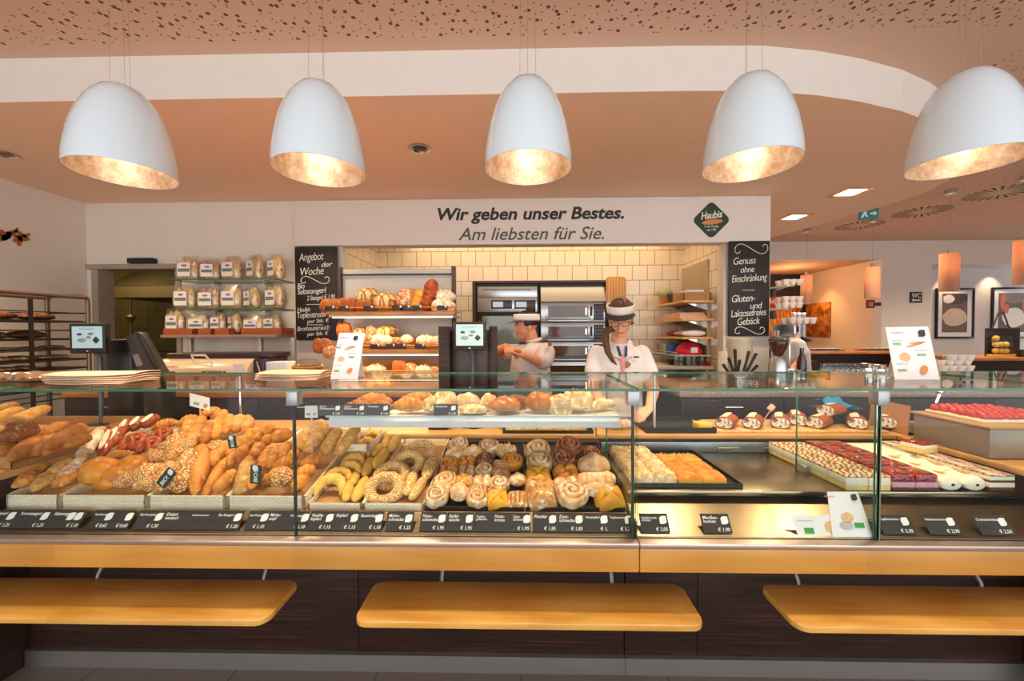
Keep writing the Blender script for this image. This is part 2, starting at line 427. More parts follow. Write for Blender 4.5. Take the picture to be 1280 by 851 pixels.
def diamond(c, r, Y, th, mat, parent, name, rnd=.25):
    P = [(x, z) for x, z in rr2(-r*.72, r*.72, -r*.72, r*.72, r*rnd)]
    q = [(c.x+(x-z)*.7071, Y, c.z+(x+z)*.7071) for x, z in P]
    return MB().prism(q, (0, -th, 0)).build(name, mat, parent)
logo = diamond(lc, lr*1.05, FY, .006, M_green, fs, 'logo_plate')
def fit_on(body, c, w, h, Y, mat, parent, shear=.2, bold=.02, rot=0, name='lettering'):
    o = text(body, 1.0, mat, None, Matrix.Identity(4), shear, bold, 'CENTER', name, .001)
    V = [v.co for v in o.data.vertices]
    if not V: return o
    x0, x1 = min(v.x for v in V), max(v.x for v in V); y0, y1 = min(v.y for v in V), max(v.y for v in V)
    M = FACE((c[0], Y, c[1])) @ Matrix.Rotation(rot, 4, 'Z') @ Matrix.Diagonal((w/(x1-x0), h/(y1-y0), 1, 1)) @ Matrix.Translation((-(x0+x1)/2, -(y0+y1)/2, 0))
    o.data.transform(M)
    if parent is not None: o.parent = parent; o.data.transform(Matrix.Translation(-wloc(parent)))
    return o
k = mpp(FY)
fit_on('Haubis', (lc.x+.0, lc.z+6*k), 26*k, 9*k, FY-.008, M_chalk, logo, .25, .03, R(6), 'logo_lettering')
MB().sph((0, 0, 0), (13*k, .004, 3.2*k), 12, Matrix.Translation((lc.x+1*k, FY-.007, lc.z-2.5*k)) @ Matrix.Rotation(R(-6), 4, 'Y')).build('logo_loaf', plain('logo_orange', '#d68a4c', .6), logo)
fit_on('In der Familie\nseit 1902', (lc.x, lc.z-10*k), 17*k, 7*k, FY-.008, M_chalk, logo, .15, .0, 0, 'logo_small_print')
# leaf motif printed on the left wall
d = MB()
def leafq(px, py, ang, L, Wd):
    p = atx(px, py, XL+.001); c, s = math.cos(ang), math.sin(ang)
    P = []
    for i in range(10):
        a_ = 2*PI*i/10; u, w_ = L*math.cos(a_), Wd*math.sin(a_)*(1-.4*math.cos(a_))
        P.append((XL+.001, p.y+(u*c-w_*s), p.z+(u*s+w_*c)))
    d.prism(P, (.003, 0, 0))
for q in [(1, 297, .3, .07, .03), (4, 292, -.4, .06, .025), (8, 296, .8, .05, .02), (14, 290, .6, .05, .015), (18, 294, -.2, .06, .016), (22, 298, .9, .05, .018),
          (27, 293, -.5, .05, .016), (30, 299, .2, .05, .018), (25, 302, 1.2, .045, .016), (33, 294, .7, .04, .015), (20, 288, 1.1, .035, .012)]: leafq(*q)
single('wall_motif', d, plain('bronze_print', '#a8652c', .6), 'brown leafy twig motif printed on the left wall', 'wall decoration')
# cafe end of the room
YF = 7.15; ne = at(1103, 330, YF).x
w = MB(); rx = at(1165, 340, YF).x; rt_ = at(1200, 330, YF).z
w.box(ne, rx, YF, YF+.15, 0, ZU); w.box(rx, 10.2, YF, YF+.15, rt_, ZU); w.box(2.4, ne, YF, YF+.15, 2.70, ZU)
struct('wall_cafe', w, plain('cafe_wall_paint', '#ddd2c6', .75, var=.015))
w = MB().box(rx-.1, 10.2, YF+.5, YF+.6, 0, ZU); w.box(rx-.1, rx, YF+.15, YF+.5, 0, ZU); w.box(rx, 10.2, YF+.15, YF+.5, rt_, rt_+.05)
struct('wall_picture_recess', w, plain('recess_paint', '#d6cfcc', .75, var=.015))
struct('wall_niche_side', MB().box(ne, ne+.1, YF+.15, 9.1, 0, 2.75), plain('niche_wall_paint', '#ecc9a0', .75, var=.015))
struct('ceiling_niche', MB().box(2.4, ne, YF+.15, 9.1, 2.70, 2.78), plain('niche_ceiling_paint', '#d9a886', .8, var=.01))
struct('wall_niche_back', MB().box(2.4, ne, 9.0, 9.1, 0, 2.75), plain('niche_dark_wall', '#2c1d17', .6))
struct('wall_right', MB().box(10.1, 10.2, -3, YF, 0, ZU), M_wall)
# ================================================================== counters and glass
GF, GB, GZ0, GZ1 = 1.45, 2.05, .652, 1.211      # front glass, back edge of the glass top, glass foot and top
SEAM = at(796, 690, GF).x                        # joint between the two counter units
DIV = 1.30                                       # glass divider between steel deck and cakes
XC = -2.12
def DP(Y): return .70+.2*(Y-1.55)                # sloping bread deck
t = NT('dark_laminate'); f_ = t.noise(t.coord('Object', (1.5, 4, 110)), 1.6, 4, .6); t.set(col=t.ramp(f_, [(.32, '#22140e'), (.55, '#35211a'), (.72, '#553529')]), rough=.45, spec=.3); M_dwood = t.m
M_kick = steel('kick_steel', '#d2cfcd', .38)
M_strip = plain('rose_aluminium', '#c9b3a6', .3, .75, var=.03)
M_deck = steel('deck_steel', '#a8977e', .24)
M_apron = steel('apron_steel', '#8c7a62', .3)
M_rail = wood('counter_rail_wood', '#cb8c3a', '#db9e4a', 'x', .8, .35, .25, staves=.9)
M_work = wood('worktop_maple', '#cf9556', '#dfaa6c', 'x', 1, .35, .15)
M_clampm = plain('clamp_grey', '#a9a8ab', .35, .6)
M_seam = plain('seam_black', '#0c0807', .6)
def glass_box(mb_f, mb_e, x0, x1, y0, y1, z0, z1):
    mb_f.box(x0, x1, y0, y1, z0, z1)
def pane_obj(name, x0, x1, y0, y1, z0, z1, parent, edges):
    """a pane as one mesh: clear faces, green polished edges (the names of its sides listed in edges)"""
    mb = MB().box(x0, x1, y0, y1, z0, z1); me = mb.mesh(name, [M_glass, M_gedge], 10)
    thin = min(range(3), key=lambda i: (x1-x0, y1-y0, z1-z0)[i])
    for p in me.polygons:
        ax = max(range(3), key=lambda i: abs(p.normal[i]))
        if ax != thin: p.material_index = 1
    o = bpy.data.objects.new(name, me); COL.objects.link(o)
    o.parent = parent; me.transform(Matrix.Translation(-wloc(parent))); return o
def counter_unit(x0, x1, label, seams, kseams):
    t = thing('display_counter', ((x0+x1)/2, 1.62, 0), label, 'counter', 'glass display counters')
    MB().box(x0, x1, 1.60, 1.68, 0, .07).build('kick_plate', M_kick, t)
    es = [x0]+seams+[x1]
    for a, b in zip(es, es[1:]):
        MB().box(a+.0015, b-.0015, 1.62, 1.66, .07, .56, .001).build('front_panel', M_dwood, t)
    MB().box(x0, x1, 1.655, 1.67, .06, .56).build('panel_backing', M_seam, t)
    MB().box(x0+.0008, x1-.0008, 1.415, 1.60, .545, .632, .003).build('wooden_rail', M_rail, t)
    MB().box(x0, x1, 1.412, 1.62, .6325, .652, .004).build('metal_trim_strip', M_strip, t)
    MB().box(x0, x1, 2.12, 2.5, .08, .825).build('rear_carcass', M_dwood, t)
    MB().box(x0, x1, 2.17, 2.52, .826, .852, .003).build('worktop', M_work, t)
    return t
cl = counter_unit(XC, SEAM-.001, 'bread counter, left glass display unit holding wicker baskets and pastry trays',
                  [at(35, 760, 1.62).x, at(448, 760, 1.62).x], [])
cr = counter_unit(SEAM+.001, 2.05, 'cake counter, right glass display unit with steel deck and cake rows', [at(872, 760, 1.62).x], [])
# bread side: label ledge, sloping deck and posts
MB().prism([(XC, 1.47, .652), (XC, 1.545, .70), (XC, 2.15, DP(2.15)-.003), (XC, 2.15, .64)], (SEAM-XC-.01, 0, 0)).build('sloping_deck', M_work, cl)
MB().prism([(XC, 1.466, .653), (XC, 1.535, .703), (XC, 1.538, .700), (XC, 1.47, .6525)], (SEAM-XC-.01, 0, 0)).build('label_ledge', M_apron, cl)
# cake side: steel deck, gap and apron
DZ = .77
MB().box(SEAM+.006, 2.05, 1.60, 2.17, DZ-.02, DZ, .003).build('steel_deck', M_deck, cr)
MB().box(SEAM+.006, 2.05, 1.63, 2.12, .66, DZ-.0201).build('dark_gap', M_black, cr)
MB().prism([(SEAM+.006, 1.465, .653), (SEAM+.006, 1.585, .715), (SEAM+.006, 1.625, .735), (SEAM+.006, 1.629, .73), (SEAM+.006, 1.625, .655)], (2.05-SEAM-.01, 0, 0)).build('steel_apron', M_apron, cr)
# rear steel riser with handles
MB().box(SEAM+.006, 2.05, 2.118, 2.15, DZ, .825, .002).build('rear_riser', plain('blue_grey_steel', '#8b9198', .35, .7), cr)
for (a, b) in ((898, 922), (953, 975)):
    p, q = at(a, 555, 2.11), at(b, 555, 2.11)
    MB().tube([(p.x, 2.117, DZ+.012), (p.x, 2.098, DZ+.012), (p.x, 2.098, .80), (q.x, 2.098, .80), (q.x, 2.098, DZ+.012), (q.x, 2.117, DZ+.012)], .003, 8).build('drawer_handle', M_chrome, cr)
# glass tops, fronts, sides
P1, P2 = at(368, 600, GF).x, at(1100, 600, GF).x
XE = 2.75
for t, a, b in ((cl, XC, P1-.002), (cl, P1+.002, SEAM-.003), (cr, SEAM+.003, P2-.002), (cr, P2+.002, 2.05)):
    pane_obj('glass_front', a, b, GF, GF+.008, GZ0, GZ1-.011, t, 'xz')
for t, a, b in ((cl, XC, SEAM-.003), (cr, SEAM+.003, 2.05)):
    pane_obj('glass_top', a, b, GF-.006, GB, GZ1-.010, GZ1, t, 'xy')
pane_obj('glass_divider', SEAM-.012, SEAM-.004, GF+.02, 1.93, DP(1.5)+.03, GZ1-.03, cl, 'yz')
pane_obj('glass_divider', DIV, DIV+.008, GF+.012, 1.87, .657, GZ1-.011, cr, 'yz')
for t, x in ((cl, P1), (cl, SEAM-.016), (cr, P2)):
    MB().box(x-.021, x+.021, GF-.012, GF+.03, GZ1-.062, GZ1-.011, .002).build('glass_clamp', M_clampm, t)
    MB().box(x-(.002 if x > 1 else .003), x+(.002 if x > 1 else .003), GF-.002, GF+.012, GZ0, GZ1-.06).build('joint_strip', plain('joint_seal_green', '#6d8a6e', .3) if x > 1 else plain('joint_seal', '#2a312c', .4), t)
for t, x in ((cl, SEAM-.008), (cr, DIV+.02)):
    MB().box(x-.012, x+.012, GF+.012, GF+.045, GZ0, .71, .002).build('foot_clamp', plain('dark_clamp', '#3c3734', .4, .3), t)
MB().box(DIV-.008, DIV+.016, 1.80, 1.85, DZ, DZ+.035, .002).build('divider_clamp', M_clampm, cr)
for t, x in ((cl, -1.6), (cr, .75), (cr, 1.97)):
    MB().tube([(x, 2.20, .853), (x, 2.20, GZ1-.03), (x, 2.04, GZ1-.0185)], .008, 10).build('rear_post', M_chrome, t)
# upper glass shelf in the bread counter
sx0, sx1 = at(412, 520, 1.78).x, at(778, 520, 1.78).x
SZ, SY0, SY1 = 1.045, 1.74, 2.02
us = MB().box(sx0, sx1-.02, SY0+.004, SY1, SZ-.006, SZ).build('upper_shelf', plain('frosted_shelf', '#d7d3cc', .25), cl)
MB().prism([(sx0+.02, SY0, SZ+.002), (sx0+.02, SY0-.012, SZ-.02), (sx0+.02, SY0-.004, SZ-.05), (sx0+.02, SY0+.012, SZ-.05), (sx0+.02, SY0+.012, SZ-.006)], (sx1-sx0-.05, 0, 0)).build('shelf_lip', plain('satin_aluminium', '#e3eaf2', .35, .3), cl)
pane_obj('shelf_front_glass', sx0, sx1-.03, SY0-.004, SY0, SZ-.02, SZ+.035, cl, 'xz')
for x in (sx0+.05, sx1-.05):
    MB().box(x-.004, x+.004, SY0+.02, SY1, SZ-.05, SZ-.0065).build('shelf_bracket', M_chrome, cl)
    MB().tube([(x, 2.125, .853), (x, 2.125, SZ-.03), (x, SY1-.01, SZ-.03)], .006, 8).build('shelf_post', M_chrome, cl)
# return counters on both sides
for sgn, lab in ((-1, 'left return counter with wooden top carrying wicker bread baskets'), (1, 'right return counter with wooden top carrying the strawberry cake')):
    t = thing('return_counter', (sgn*2.6, 1.9, 0), lab, 'counter', 'side return counters')
    ed = 2.056 if sgn > 0 else -XC+.006; x0, x1 = sorted((sgn*ed, sgn*3.5))
    MB().box(x0, x1, 1.47, 2.52, 0, .80).build('carcass', M_dwood, t)
    MB().box(x0, x1, 1.47, 2.52, .80, .822).build('dark_edge', M_black, t)
    MB().box(x0, x1, 1.47, 2.52, .8225, .85, .003).build('worktop', M_work, t)
    MB().box(x0, x1, 1.415, 1.4695, .545, .632, .003).build('wooden_rail', M_rail, t); MB().box(x0, x1, 1.412, 1.4695, .6325, .652, .004).build('metal_trim_strip', M_strip, t)
    a, b = sorted((sgn*(ed-.003), sgn*2.9)); pane_obj('glass_front', a, b, GF, GF+.008, GZ0+.001, GZ1-.011, t, 'xz'); pane_obj('glass_top', a, b, GF-.006, GB, GZ1-.010, GZ1, t, 'xy')
# bag shelves under the rail
def bag_shelf(xa, xb, xc, xd, bx, label):
    """xa..xb back edge and xc..xd front edge in pixels"""
    z, yb, yf = .433, 1.53, 1.307
    B0, B1 = at(xa, 732, yb).x, at(xb, 732, yb).x; C0, C1 = at(xc, 787, yf).x, at(xd, 787, yf).x
    x0, x1 = min(B0, C0), max(B1, C1)
    t = thing('bag_shelf', ((x0+x1)/2, 1.53, 0), label, 'shelf', 'wooden bag shelves under the counter rail')
    pl = [(p[0], p[1], z-.022) for p in rr2(x0, x1, yf, yb, .045, 6)]
    MB().prism(pl, (0, 0, .022), .004).build('plank', M_beech, t)
    for b in bx:
        p = at(b, 732, 1.53)
        MB().tube([(p.x, 1.60, .535), (p.x, 1.585, .51), (p.x, 1.562, .475), (p.x, 1.537, .44), (p.x, 1.534, .422)], .009, 8).build('bracket', plain('bracket_steel', '#6b6763', .35, .6), t)
bag_shelf(-90, 377, -160, 330, (121, 329), 'left maple bag shelf on curved steel brackets below the bread baskets')
bag_shelf(470, 850, 455, 867, (552, 765), 'middle maple bag shelf on steel brackets in front of dark panels')
bag_shelf(947, 1380, 1000, 1470, (999, 1228), 'right maple bag shelf on curved steel brackets below the cakes')
# ---------------------------------------------------------------- price tags
M_tag = plain('slate_tag', '#2f2a2a', .5, var=.04)
M_blank = plain('tag_leaf', '#ece9e4', .6, var=.02)
def leaf_mb(mb, c, r, Mt):
    P = [Vector((c[0]+r*(1.05 if k % 3 else .95)*math.cos(2*PI*k/12), c[1]+r*math.sin(2*PI*k/12), .0016)) for k in range(12)]
    P[2] = Vector((c[0]+r*.95, c[1]+r*.95, .0016)); P[8] = Vector((c[0]-r*.95, c[1]-r*.95, .0016))
    mb.prism([Mt @ p for p in P], (Mt.to_3x3() @ Vector((0, 0, .0008))))
def price_tag(x0, x1, y0, y1, prods, label, base, lean, group, Y):
    """prods: list of (name, price, n leaf marks); the board leans back on the ledge"""
    a, b = at(x0, y1, Y), at(x1, y1, Y); w = b.x-a.x; z = base
    h = (y1-y0)*mpp(Y)/math.cos(lean)
    t = thing('price_tag', ((a.x+b.x)/2, Y, z), label, 'price tag', group)
    Mt = frame_m((a.x, Y, z), (1, 0, 0), (0, math.sin(lean), math.cos(lean)))
    MB().prism([Mt @ Vector(p) for p in ((0, 0, 0), (w, 0, 0), (w, h, 0), (0, h, 0))], Mt.to_3x3() @ Vector((0, 0, .0015))).build('board', M_tag, t)
    n = len(prods); cw = w/n; mb = MB(); any_ = False
    for i, (nm, pr_, lf) in enumerate(prods):
        x = i*cw
        sz = min(h*.24, cw*.9/max(6, max(len(q) for q in nm.split('\n')))*1.55)
        text(nm, sz, M_chalk, t, Mt @ Matrix.Translation((x+cw*.06, h*.72, .0016)), .15, .01, name='product_name', depth=.0002, line=.8)
        if pr_: text(pr_, h*.25, M_chalk, t, Mt @ Matrix.Translation((x+cw*.93, h*.1, .0016)), .15, .01, 'RIGHT', 'price', .0002)
        for k in range(lf): leaf_mb(mb, (x+cw*.82-k*h*.45, h*.66), h*.21, Mt); any_ = True
    if any_: mb.build('leaf_mark', M_blank, t)
    else: mb.bm.free()
TL = R(35); PT_Y = 1.474
def lz(Y): return .653+(Y-1.466)*.05/.069+.0025
rows = [(-30, 98, [('Mohnflesserl', '€ 1,25', 1), ('Kornstangerl', '€ 1,25', 1), ('Salzstangerl', '€ 1,10', 2)], 'long slate price strip at the far left end of the label ledge'),
        (108, 159, [('Handsemmel', '€ 0,65', 1), ('', '€ 0,60', 1)], 'slate price tag with two leaf marks below the smooth rolls'),
        (165, 298, [('Bio-Kornspitz', '€ 1,20', 1), ('Dinkel-\nweckerl', '', 0), ('Kürbiskernweckerl', '', 0), ('Bio-Stangerl', '€ 1,20', 1)], 'long slate price strip below the seeded stick basket'),
        (305, 382, [('Bio-Weckerl', '€ 1,10', 1), ('Mohn-\nzopf', '', 0), ('Nussbeugel', '€ 1,10', 1)], 'slate price strip below the basket of plaited rolls'),
        (383, 477, [('Vanille-\nkipferl', '€ 1,15', 1), ('Kipferl', '€ 1,15', 1), ('Sesamring', '€ 1,10', 1)], 'slate price strip below the pale crescents and sesame rings'),
        (481, 515, [('Mohn-\nschnecke', '€ 1,25', 1)], 'small single slate price tag between the ring and snail trays'),
        (524, 557, [('Nuss-\nschnecke', '€ 1,95', 1)], 'slate price tag under the front pale snail pastry'),
        (557.5, 592, [('Apfel-\ntasche', '€ 1,95', 1)], 'slate price tag under the gap in the snail tray'),
        (593, 663, [('Topfen-\ngolatsche', '', 0), ('Nuss-\nkrone', '', 0), ('Zimt-\nschnecke', '€ 1,95', 1)], 'slate price strip with three product names and one leaf'),
        (666, 697, [('Plunder', '€ 1,85', 1)], 'slate price tag below the apricot pocket pastry'),
        (697.5, 731, [('Zimt-\nschnecke', '€ 1,85', 1)], 'slate price tag below the large white snail pastry'),
        (731.5, 793, [('Nusskipferl', '€ 1,', 1), ('Topfentasche', '€ 1,75', 1)], 'slate price strip with a half leaf, beside the glass joint'),
        (802, 838, [('Apfelstreusel-\nschnitte', '€ 2,05', 1)], 'slate price tag on the steel apron beside the glass joint'),
        (880, 916, [('Marillen-\nkuchen', '€ 1,90', 1)], 'slate price tag alone in the middle of the steel apron'),
        (1105, 1146, [('Topfenschnitte', '€ 2,30', 1)], 'slate price tag on the apron right of the glass divider'),
        (1163, 1204, [('Himbeerschnitte', '€ 2,90', 1)], 'slate price tag below the berry cake row'),
        (1228, 1270, [('Cremeschnitte', '€ 2,50', 1)], 'slate price tag at the right end of the steel apron')]
for x0, x1, pr_, lab in rows:
    price_tag(x0, x1, 650, 668.5, pr_, lab, lz(PT_Y), TL, 'price tags on the label ledge', PT_Y)
for x0, x1, pr_, lab in ((397, 427, [('Apfel-\nPlundertasche', '€ 1,85', 1)], 'leftmost slate tag on the upper shelf edge'),
                         (427.5, 457, [('Topfen-\nPlundertasche', '€ 1,85', 1)], 'second slate tag on the upper shelf edge'),
                         (457.5, 487, [('Croissant', '€ 1,45', 1)], 'third slate tag on the upper shelf edge, before the croissants'),
                         (542, 572, [('Nusskrone', '€ 1,95', 1)], 'single slate tag in front of the crumble pastries on the upper shelf')):
    p = at(x0, 519, SY0-.01)
    price_tag(x0, x1, 505, 519, pr_, lab, p.z, R(12), 'price tags on the upper shelf', SY0-.016)
# white offer cards standing on the steel apron
def paper_card(name, P, label, cat, marks, group=None, th=.0015):
    """P: four world corners bl, br, tr, tl"""
    bl, br, tr_, tl = [Vector(p) for p in P]
    x = (br-bl); y = (tl-bl); Mt = frame_m(bl, x, y); W, H_ = x.length, y.length
    t = thing(name, tuple((bl+br)/2), label, cat, group)
    MB().prism([bl, br, tr_, tl], Mt.to_3x3() @ Vector((0, 0, -th))).build('sheet', M_paper, t)
    for k in marks:
        typ = k[0]
        if typ == 'text':
            _, s, u, v, h, m = k; text(s, h*H_, m, t, Mt @ Matrix.Translation((u*W, v*H_, .0008)), .1, .01, name='lettering', depth=.0001)
        elif typ == 'leaf':
            mb = MB(); leaf_mb(mb, (k[1]*W, k[2]*H_), k[3]*W, Mt); mb.build('leaf_logo', M_tag, t)
        elif typ == 'box':
            _, u0, u1, v0, v1, m = k
            MB().prism([Mt @ Vector((u*W, v*H_, .0004)) for u, v in ((u0, v0), (u1, v0), (u1, v1), (u0, v1))], Mt.to_3x3() @ Vector((0, 0, .0006))).build('price_field', m, t)
        elif typ == 'pic':
            _, u, v, ru, rv, ang, m = k
            P_ = [Mt @ Vector((u*W+ru*W*math.cos(a)*math.cos(ang)-rv*W*math.sin(a)*math.sin(ang), v*H_+ru*W*math.cos(a)*math.sin(ang)+rv*W*math.sin(a)*math.cos(ang), .0004)) for a in [2*PI*i/14 for i in range(14)]]
            MB().prism(P_, Mt.to_3x3() @ Vector((0, 0, .0006))).build('printed_bread', m, t)
    return t
M_gfield = plain('price_green', '#7fae7c', .6); M_gprint = plain('green_print', '#3f9a4b', .6); M_bprint = plain('bread_print', '#e2b183', .7, var=.25, scale=200); M_bprint2 = plain('bread_print_dark', '#cf8d5c', .7, var=.3, scale=200)
M_rprint = plain('rose_print', '#dd8f96', .7); M_gr = plain('grey_print', '#b9b6b6', .7)
yy = 1.474
def apron_pt(px, py):                       # on the leaning card plane
    return atpl(px, py, lz(1.474), 2.2, 1.474)
offer = [('text', 'Angebot', .08, .86, .07, M_rprint), ('leaf', .82, .86, .08)]
paper_card('offer_card', [apron_pt(998, 671), apron_pt(1058, 671), apron_pt(1049, 644), apron_pt(989, 644)], 'low white offer card with green price on the steel apron', 'card',
           [('text', 'Marillenkuchen', .06, .72, .13, M_gr), ('box', .16, .36, .15, .42, M_gprint), ('text', '€ 1,90', .18, .2, .16, M_paper), ('pic', .74, .45, .14, .12, .2, M_bprint)], 'white offer cards')
paper_card('offer_card', [apron_pt(1040, 671) - Vector((0, .004, 0)), apron_pt(1091, 671) - Vector((0, .004, 0)), apron_pt(1071, 614) - Vector((0, .004, 0)), apron_pt(1033, 614)- Vector((0, .004, 0))], 'tall white offer card leaning before the glass divider', 'card',
           offer+[('pic', .5, .42, .16, .12, .1, M_bprint), ('pic', .42, .25, .17, .1, 0, M_gr), ('box', .62, .86, .2, .31, M_gprint)], 'white offer cards')
# menu sheets standing on the glass top
menu = [('text', 'Angebote', .1, .88, .06, M_rprint), ('leaf', .8, .88, .085), ('box', .1, .28, .66, .7, M_gfield), ('box', .6, .8, .45, .49, M_gfield), ('box', .1, .3, .16, .2, M_gfield),
        ('pic', .6, .66, .22, .025, .25, M_bprint2), ('pic', .66, .70, .2, .02, .1, M_bprint2), ('pic', .32, .43, .13, .1, 0, M_bprint), ('pic', .68, .18, .13, .085, .9, M_bprint2),
        ('box', .1, .34, .74, .752, M_gr), ('box', .55, .86, .55, .56, M_gr), ('box', .1, .36, .3, .31, M_gr)]
def menu_at(bl, br, tr_, tl, label):
    z = GZ1+.001; B = atz(*bl, z); Cc = atz(*br, z); y0 = (B.y+Cc.y)/2
    B = at(bl[0], bl[1], y0); Cc = at(br[0], br[1], y0); B.z = Cc.z = z
    T = at(*tl, y0+.05); U = at(*tr_, y0+.05)
    t = paper_card('menu_sheet', [B, Cc, U, T], label, 'menu', menu, 'offer sheets on the glass top')
    m_ = (T+U)/2; MB().prism([(m_.x-.03, y0+.05, m_.z-.02), (m_.x+.03, y0+.05, m_.z-.02), (m_.x+.03, y0+.11, z), (m_.x-.03, y0+.11, z)], (0, .0015, 0)).build('back_stay', M_paper, t)
menu_at((413, 474), (447, 474), (456, 416), (424, 416), 'white offer sheet on the glass top before the bread rack')
menu_at((1119, 475), (1175, 474), (1160, 408), (1107, 409), 'white offer sheet on the glass top at the right, near the pictures')
# small offer card on a clip over the far baskets, and on the shelf end
def clip_card(x0, x1, y0, y1, Y, base_z, label, tilt=0):
    a, b = at(x0, y1, Y), at(x1, y1, Y); c = at(x0, y0, Y); s = tilt*(b.x-a.x)
    t = paper_card('clip_card', [a, b+Vector((0, 0, -s)), Vector((b.x, Y, c.z-s)), c], label, 'card', [('box', .15, .45, .2, .4, M_gfield), ('pic', .75, .3, .12, .1, .8, M_bprint2)], 'white offer cards')
    MB().tube([((a.x+b.x)/2, Y+.004, base_z), ((a.x+b.x)/2, Y+.004, a.z+.01)], .004, 6).build('clip_stem', M_kraft, t)
clip_card(237, 262, 491, 507, 2.06, .93, 'small white offer card on a stem above the far seeded breads', .25)
clip_card(381, 397, 507, 522, 1.80, .86, 'small white offer card left of the upper shelf tags')
# ================================================================== bread shapes
def nz(x, y, z, s, seed): return noise.noise(Vector((x*s+seed*7.1, y*s-seed*3.3, z*s+seed*1.7)))
def loaf_mb(L, W, H, p=2.4, q=2.0, bend=0, seed=0, amp=.05, nt=26, na=18, score=None, taper=0, flat=.55, arch=0):
    """body along x; score(t, a) -> radial factor; origin at the bottom middle"""
    mb = MB()
    def fn(i, j):
        t = -1+2*i; t = max(-.9995, min(.9995, t)); e = (1-abs(t)**p)**(1/q)*(1-taper*abs(t))
        a = 2*PI*j; s = score(t, a) if score else 1
        y = math.cos(a)*e*W/2*s; zz = math.sin(a); z = H*.42+(H*.58*zz if zz > 0 else H*.42*zz*flat*1.5 if flat < .66 else H*.42*zz)*e*s
        z = max(z, 0.0) if zz < 0 else z
        n = 1+amp*nz(t*3, math.cos(a), zz, 1.3, seed)*2
        return (t*L/2, y*n + bend*L*t*t*(-1), z*n + arch*H*(1-t*t))
    return mb.grid(fn, nt, na), None
def slashes(n, depth=.14, width=.16, diag=.5):
    def f(t, a):
        s = math.sin(a)
        if s <= .1: return 1
        ph = (t*.5+.5)*n+diag*math.cos(a); d = abs(ph-math.floor(ph)-.5)
        return 1+ .05 - depth*max(0, 1-d/width) if abs(t) < .9 else 1
    return f
def long_slash(depth=.18, width=.25):
    def f(t, a):
        d = abs((a-PI/2)/(PI/2)); 
        return 1-depth*max(0, 1-d/width)*(1-t*t)**.5+ .06*max(0, 1-abs(d-width*1.4)/.2)
    return f
def ridges(n, depth=.12):
    def f(t, a): return 1-depth*(1-abs(math.sin(PI*n*(t*.5+.5)+ .5*math.cos(a))))**2
    return f
def braid(n):
    def f(t, a): return 1+.16*abs(math.sin(PI*n*(t*.5+.5)+a*1.0))-.1
    return f
def snail_mb(Rr, H, turns=2.6, seed=0, gro=.55):
    mb = MB(); NR, NA = 16, 40
    def fn(i, j):
        th = 2*PI*i; r = j
        if r <= .72: rr, prof = r/.72, 1.0
        else: rr, prof = 1.0, 1-(r-.72)/.28
        fr = (rr*turns-th/(2*PI)) % 1.0
        g = max(0, 1-min(fr, 1-fr)/.2)*(1 if rr > .08 else 0)
        z = H*(.80+.2*(1-rr**3)) - H*gro*g*.75
        rad = Rr*rr*(1+.04*math.sin(3*th+seed))*(.93 if r <= .72 else .93+.07*math.sin(PI*min(1, (1-prof)*1.0)))
        if r > .72: z = (H*.8)*prof
        z *= 1+.1*nz(math.cos(th)*rr, math.sin(th)*rr, 0, 1.6, seed)
        return (rad*math.cos(th), rad*math.sin(th), max(z, 0))
    return mb.grid(fn, NA, 26, wrap=True)
def pocket_mb(S, H, style=0, seed=0):
    """square folded pastry: style 0 four corners to the middle, 1 one fold across, 2 pinwheel, 3 plain pillow with slots"""
    mb = MB()
    def fn(i, j):
        u, v = -1+2*i, -1+2*j
        ed = (1-abs(u)**5)*(1-abs(v)**5)
        h = H*max(0, ed)**.5*(.8+.2*(1-u*u)*(1-v*v))
        if style == 0: h *= 1-.42*max(0, 1-abs(abs(u)-abs(v))/.16)*(1 if max(abs(u), abs(v)) > .25 else .4) ; h *= 1-.3*max(0, 1-math.hypot(u, v)/.35)
        elif style == 1: h *= 1-.5*max(0, 1-abs(u-v*.15)/.22)*(1 if abs(v) < .75 else .3)
        elif style == 2:
            an = math.atan2(v, u); rr = math.hypot(u, v); h *= 1-.35*abs(math.sin(2*an+rr*2.4))**6-.3*max(0, 1-rr/.3)
        elif style == 3: h *= 1-.3*max(0, 1-abs((v*2.5) % 1-.5)/.14)*(1 if abs(u) < .7 else 0)
        h *= 1+.12*nz(u, v, 0, 1.5, seed)
        k = 1-.06*(u*u*v*v)
        return (u*S/2*k*(1+.04*nz(u, v, 2, 1.2, seed)), v*S/2*k, h)
    mb.grid(fn, 20, 20); b = mb.bm                               # close the underside
    bmesh.ops.holes_fill(b, edges=[e for e in b.edges if e.is_boundary], sides=0); return mb
def claw_mb(W, D, H):
    def sc(t, a):
        s = -math.cos(a)
        k = abs(math.sin(PI*4.5*(t*.5+.5)))
        return 1-(.45*(1-k)**3 if s > -.2 else 0)
    return loaf_mb(W, D, H, p=3.2, bend=-.12, score=sc, nt=44, seed=3)[0]
def ring_mb(Rr, r, ridge=0, arc=2*PI, seed=0):
    n = 40; pts = []; rs = []
    for k in range(n if arc > 6 else n+1):
        a = arc*k/n+ (PI-arc)/2*(arc < 6); pts.append((Rr*math.cos(a), Rr*math.sin(a), r*.9))
        q = 1.0 if arc > 6 else (max(.06, 1-abs(2*k/n-1)**2.6))**.6
        rs.append(r*q*(1-.13*ridge*(1-abs(math.sin(a*6)))**2)*(1+.05*math.sin(k*1.7+seed)))
    mb = MB().tube(pts, rs, 12, closed=arc > 6)
    for v in mb.bm.verts: v.co.z = max(v.co.z, .0)
    return mb
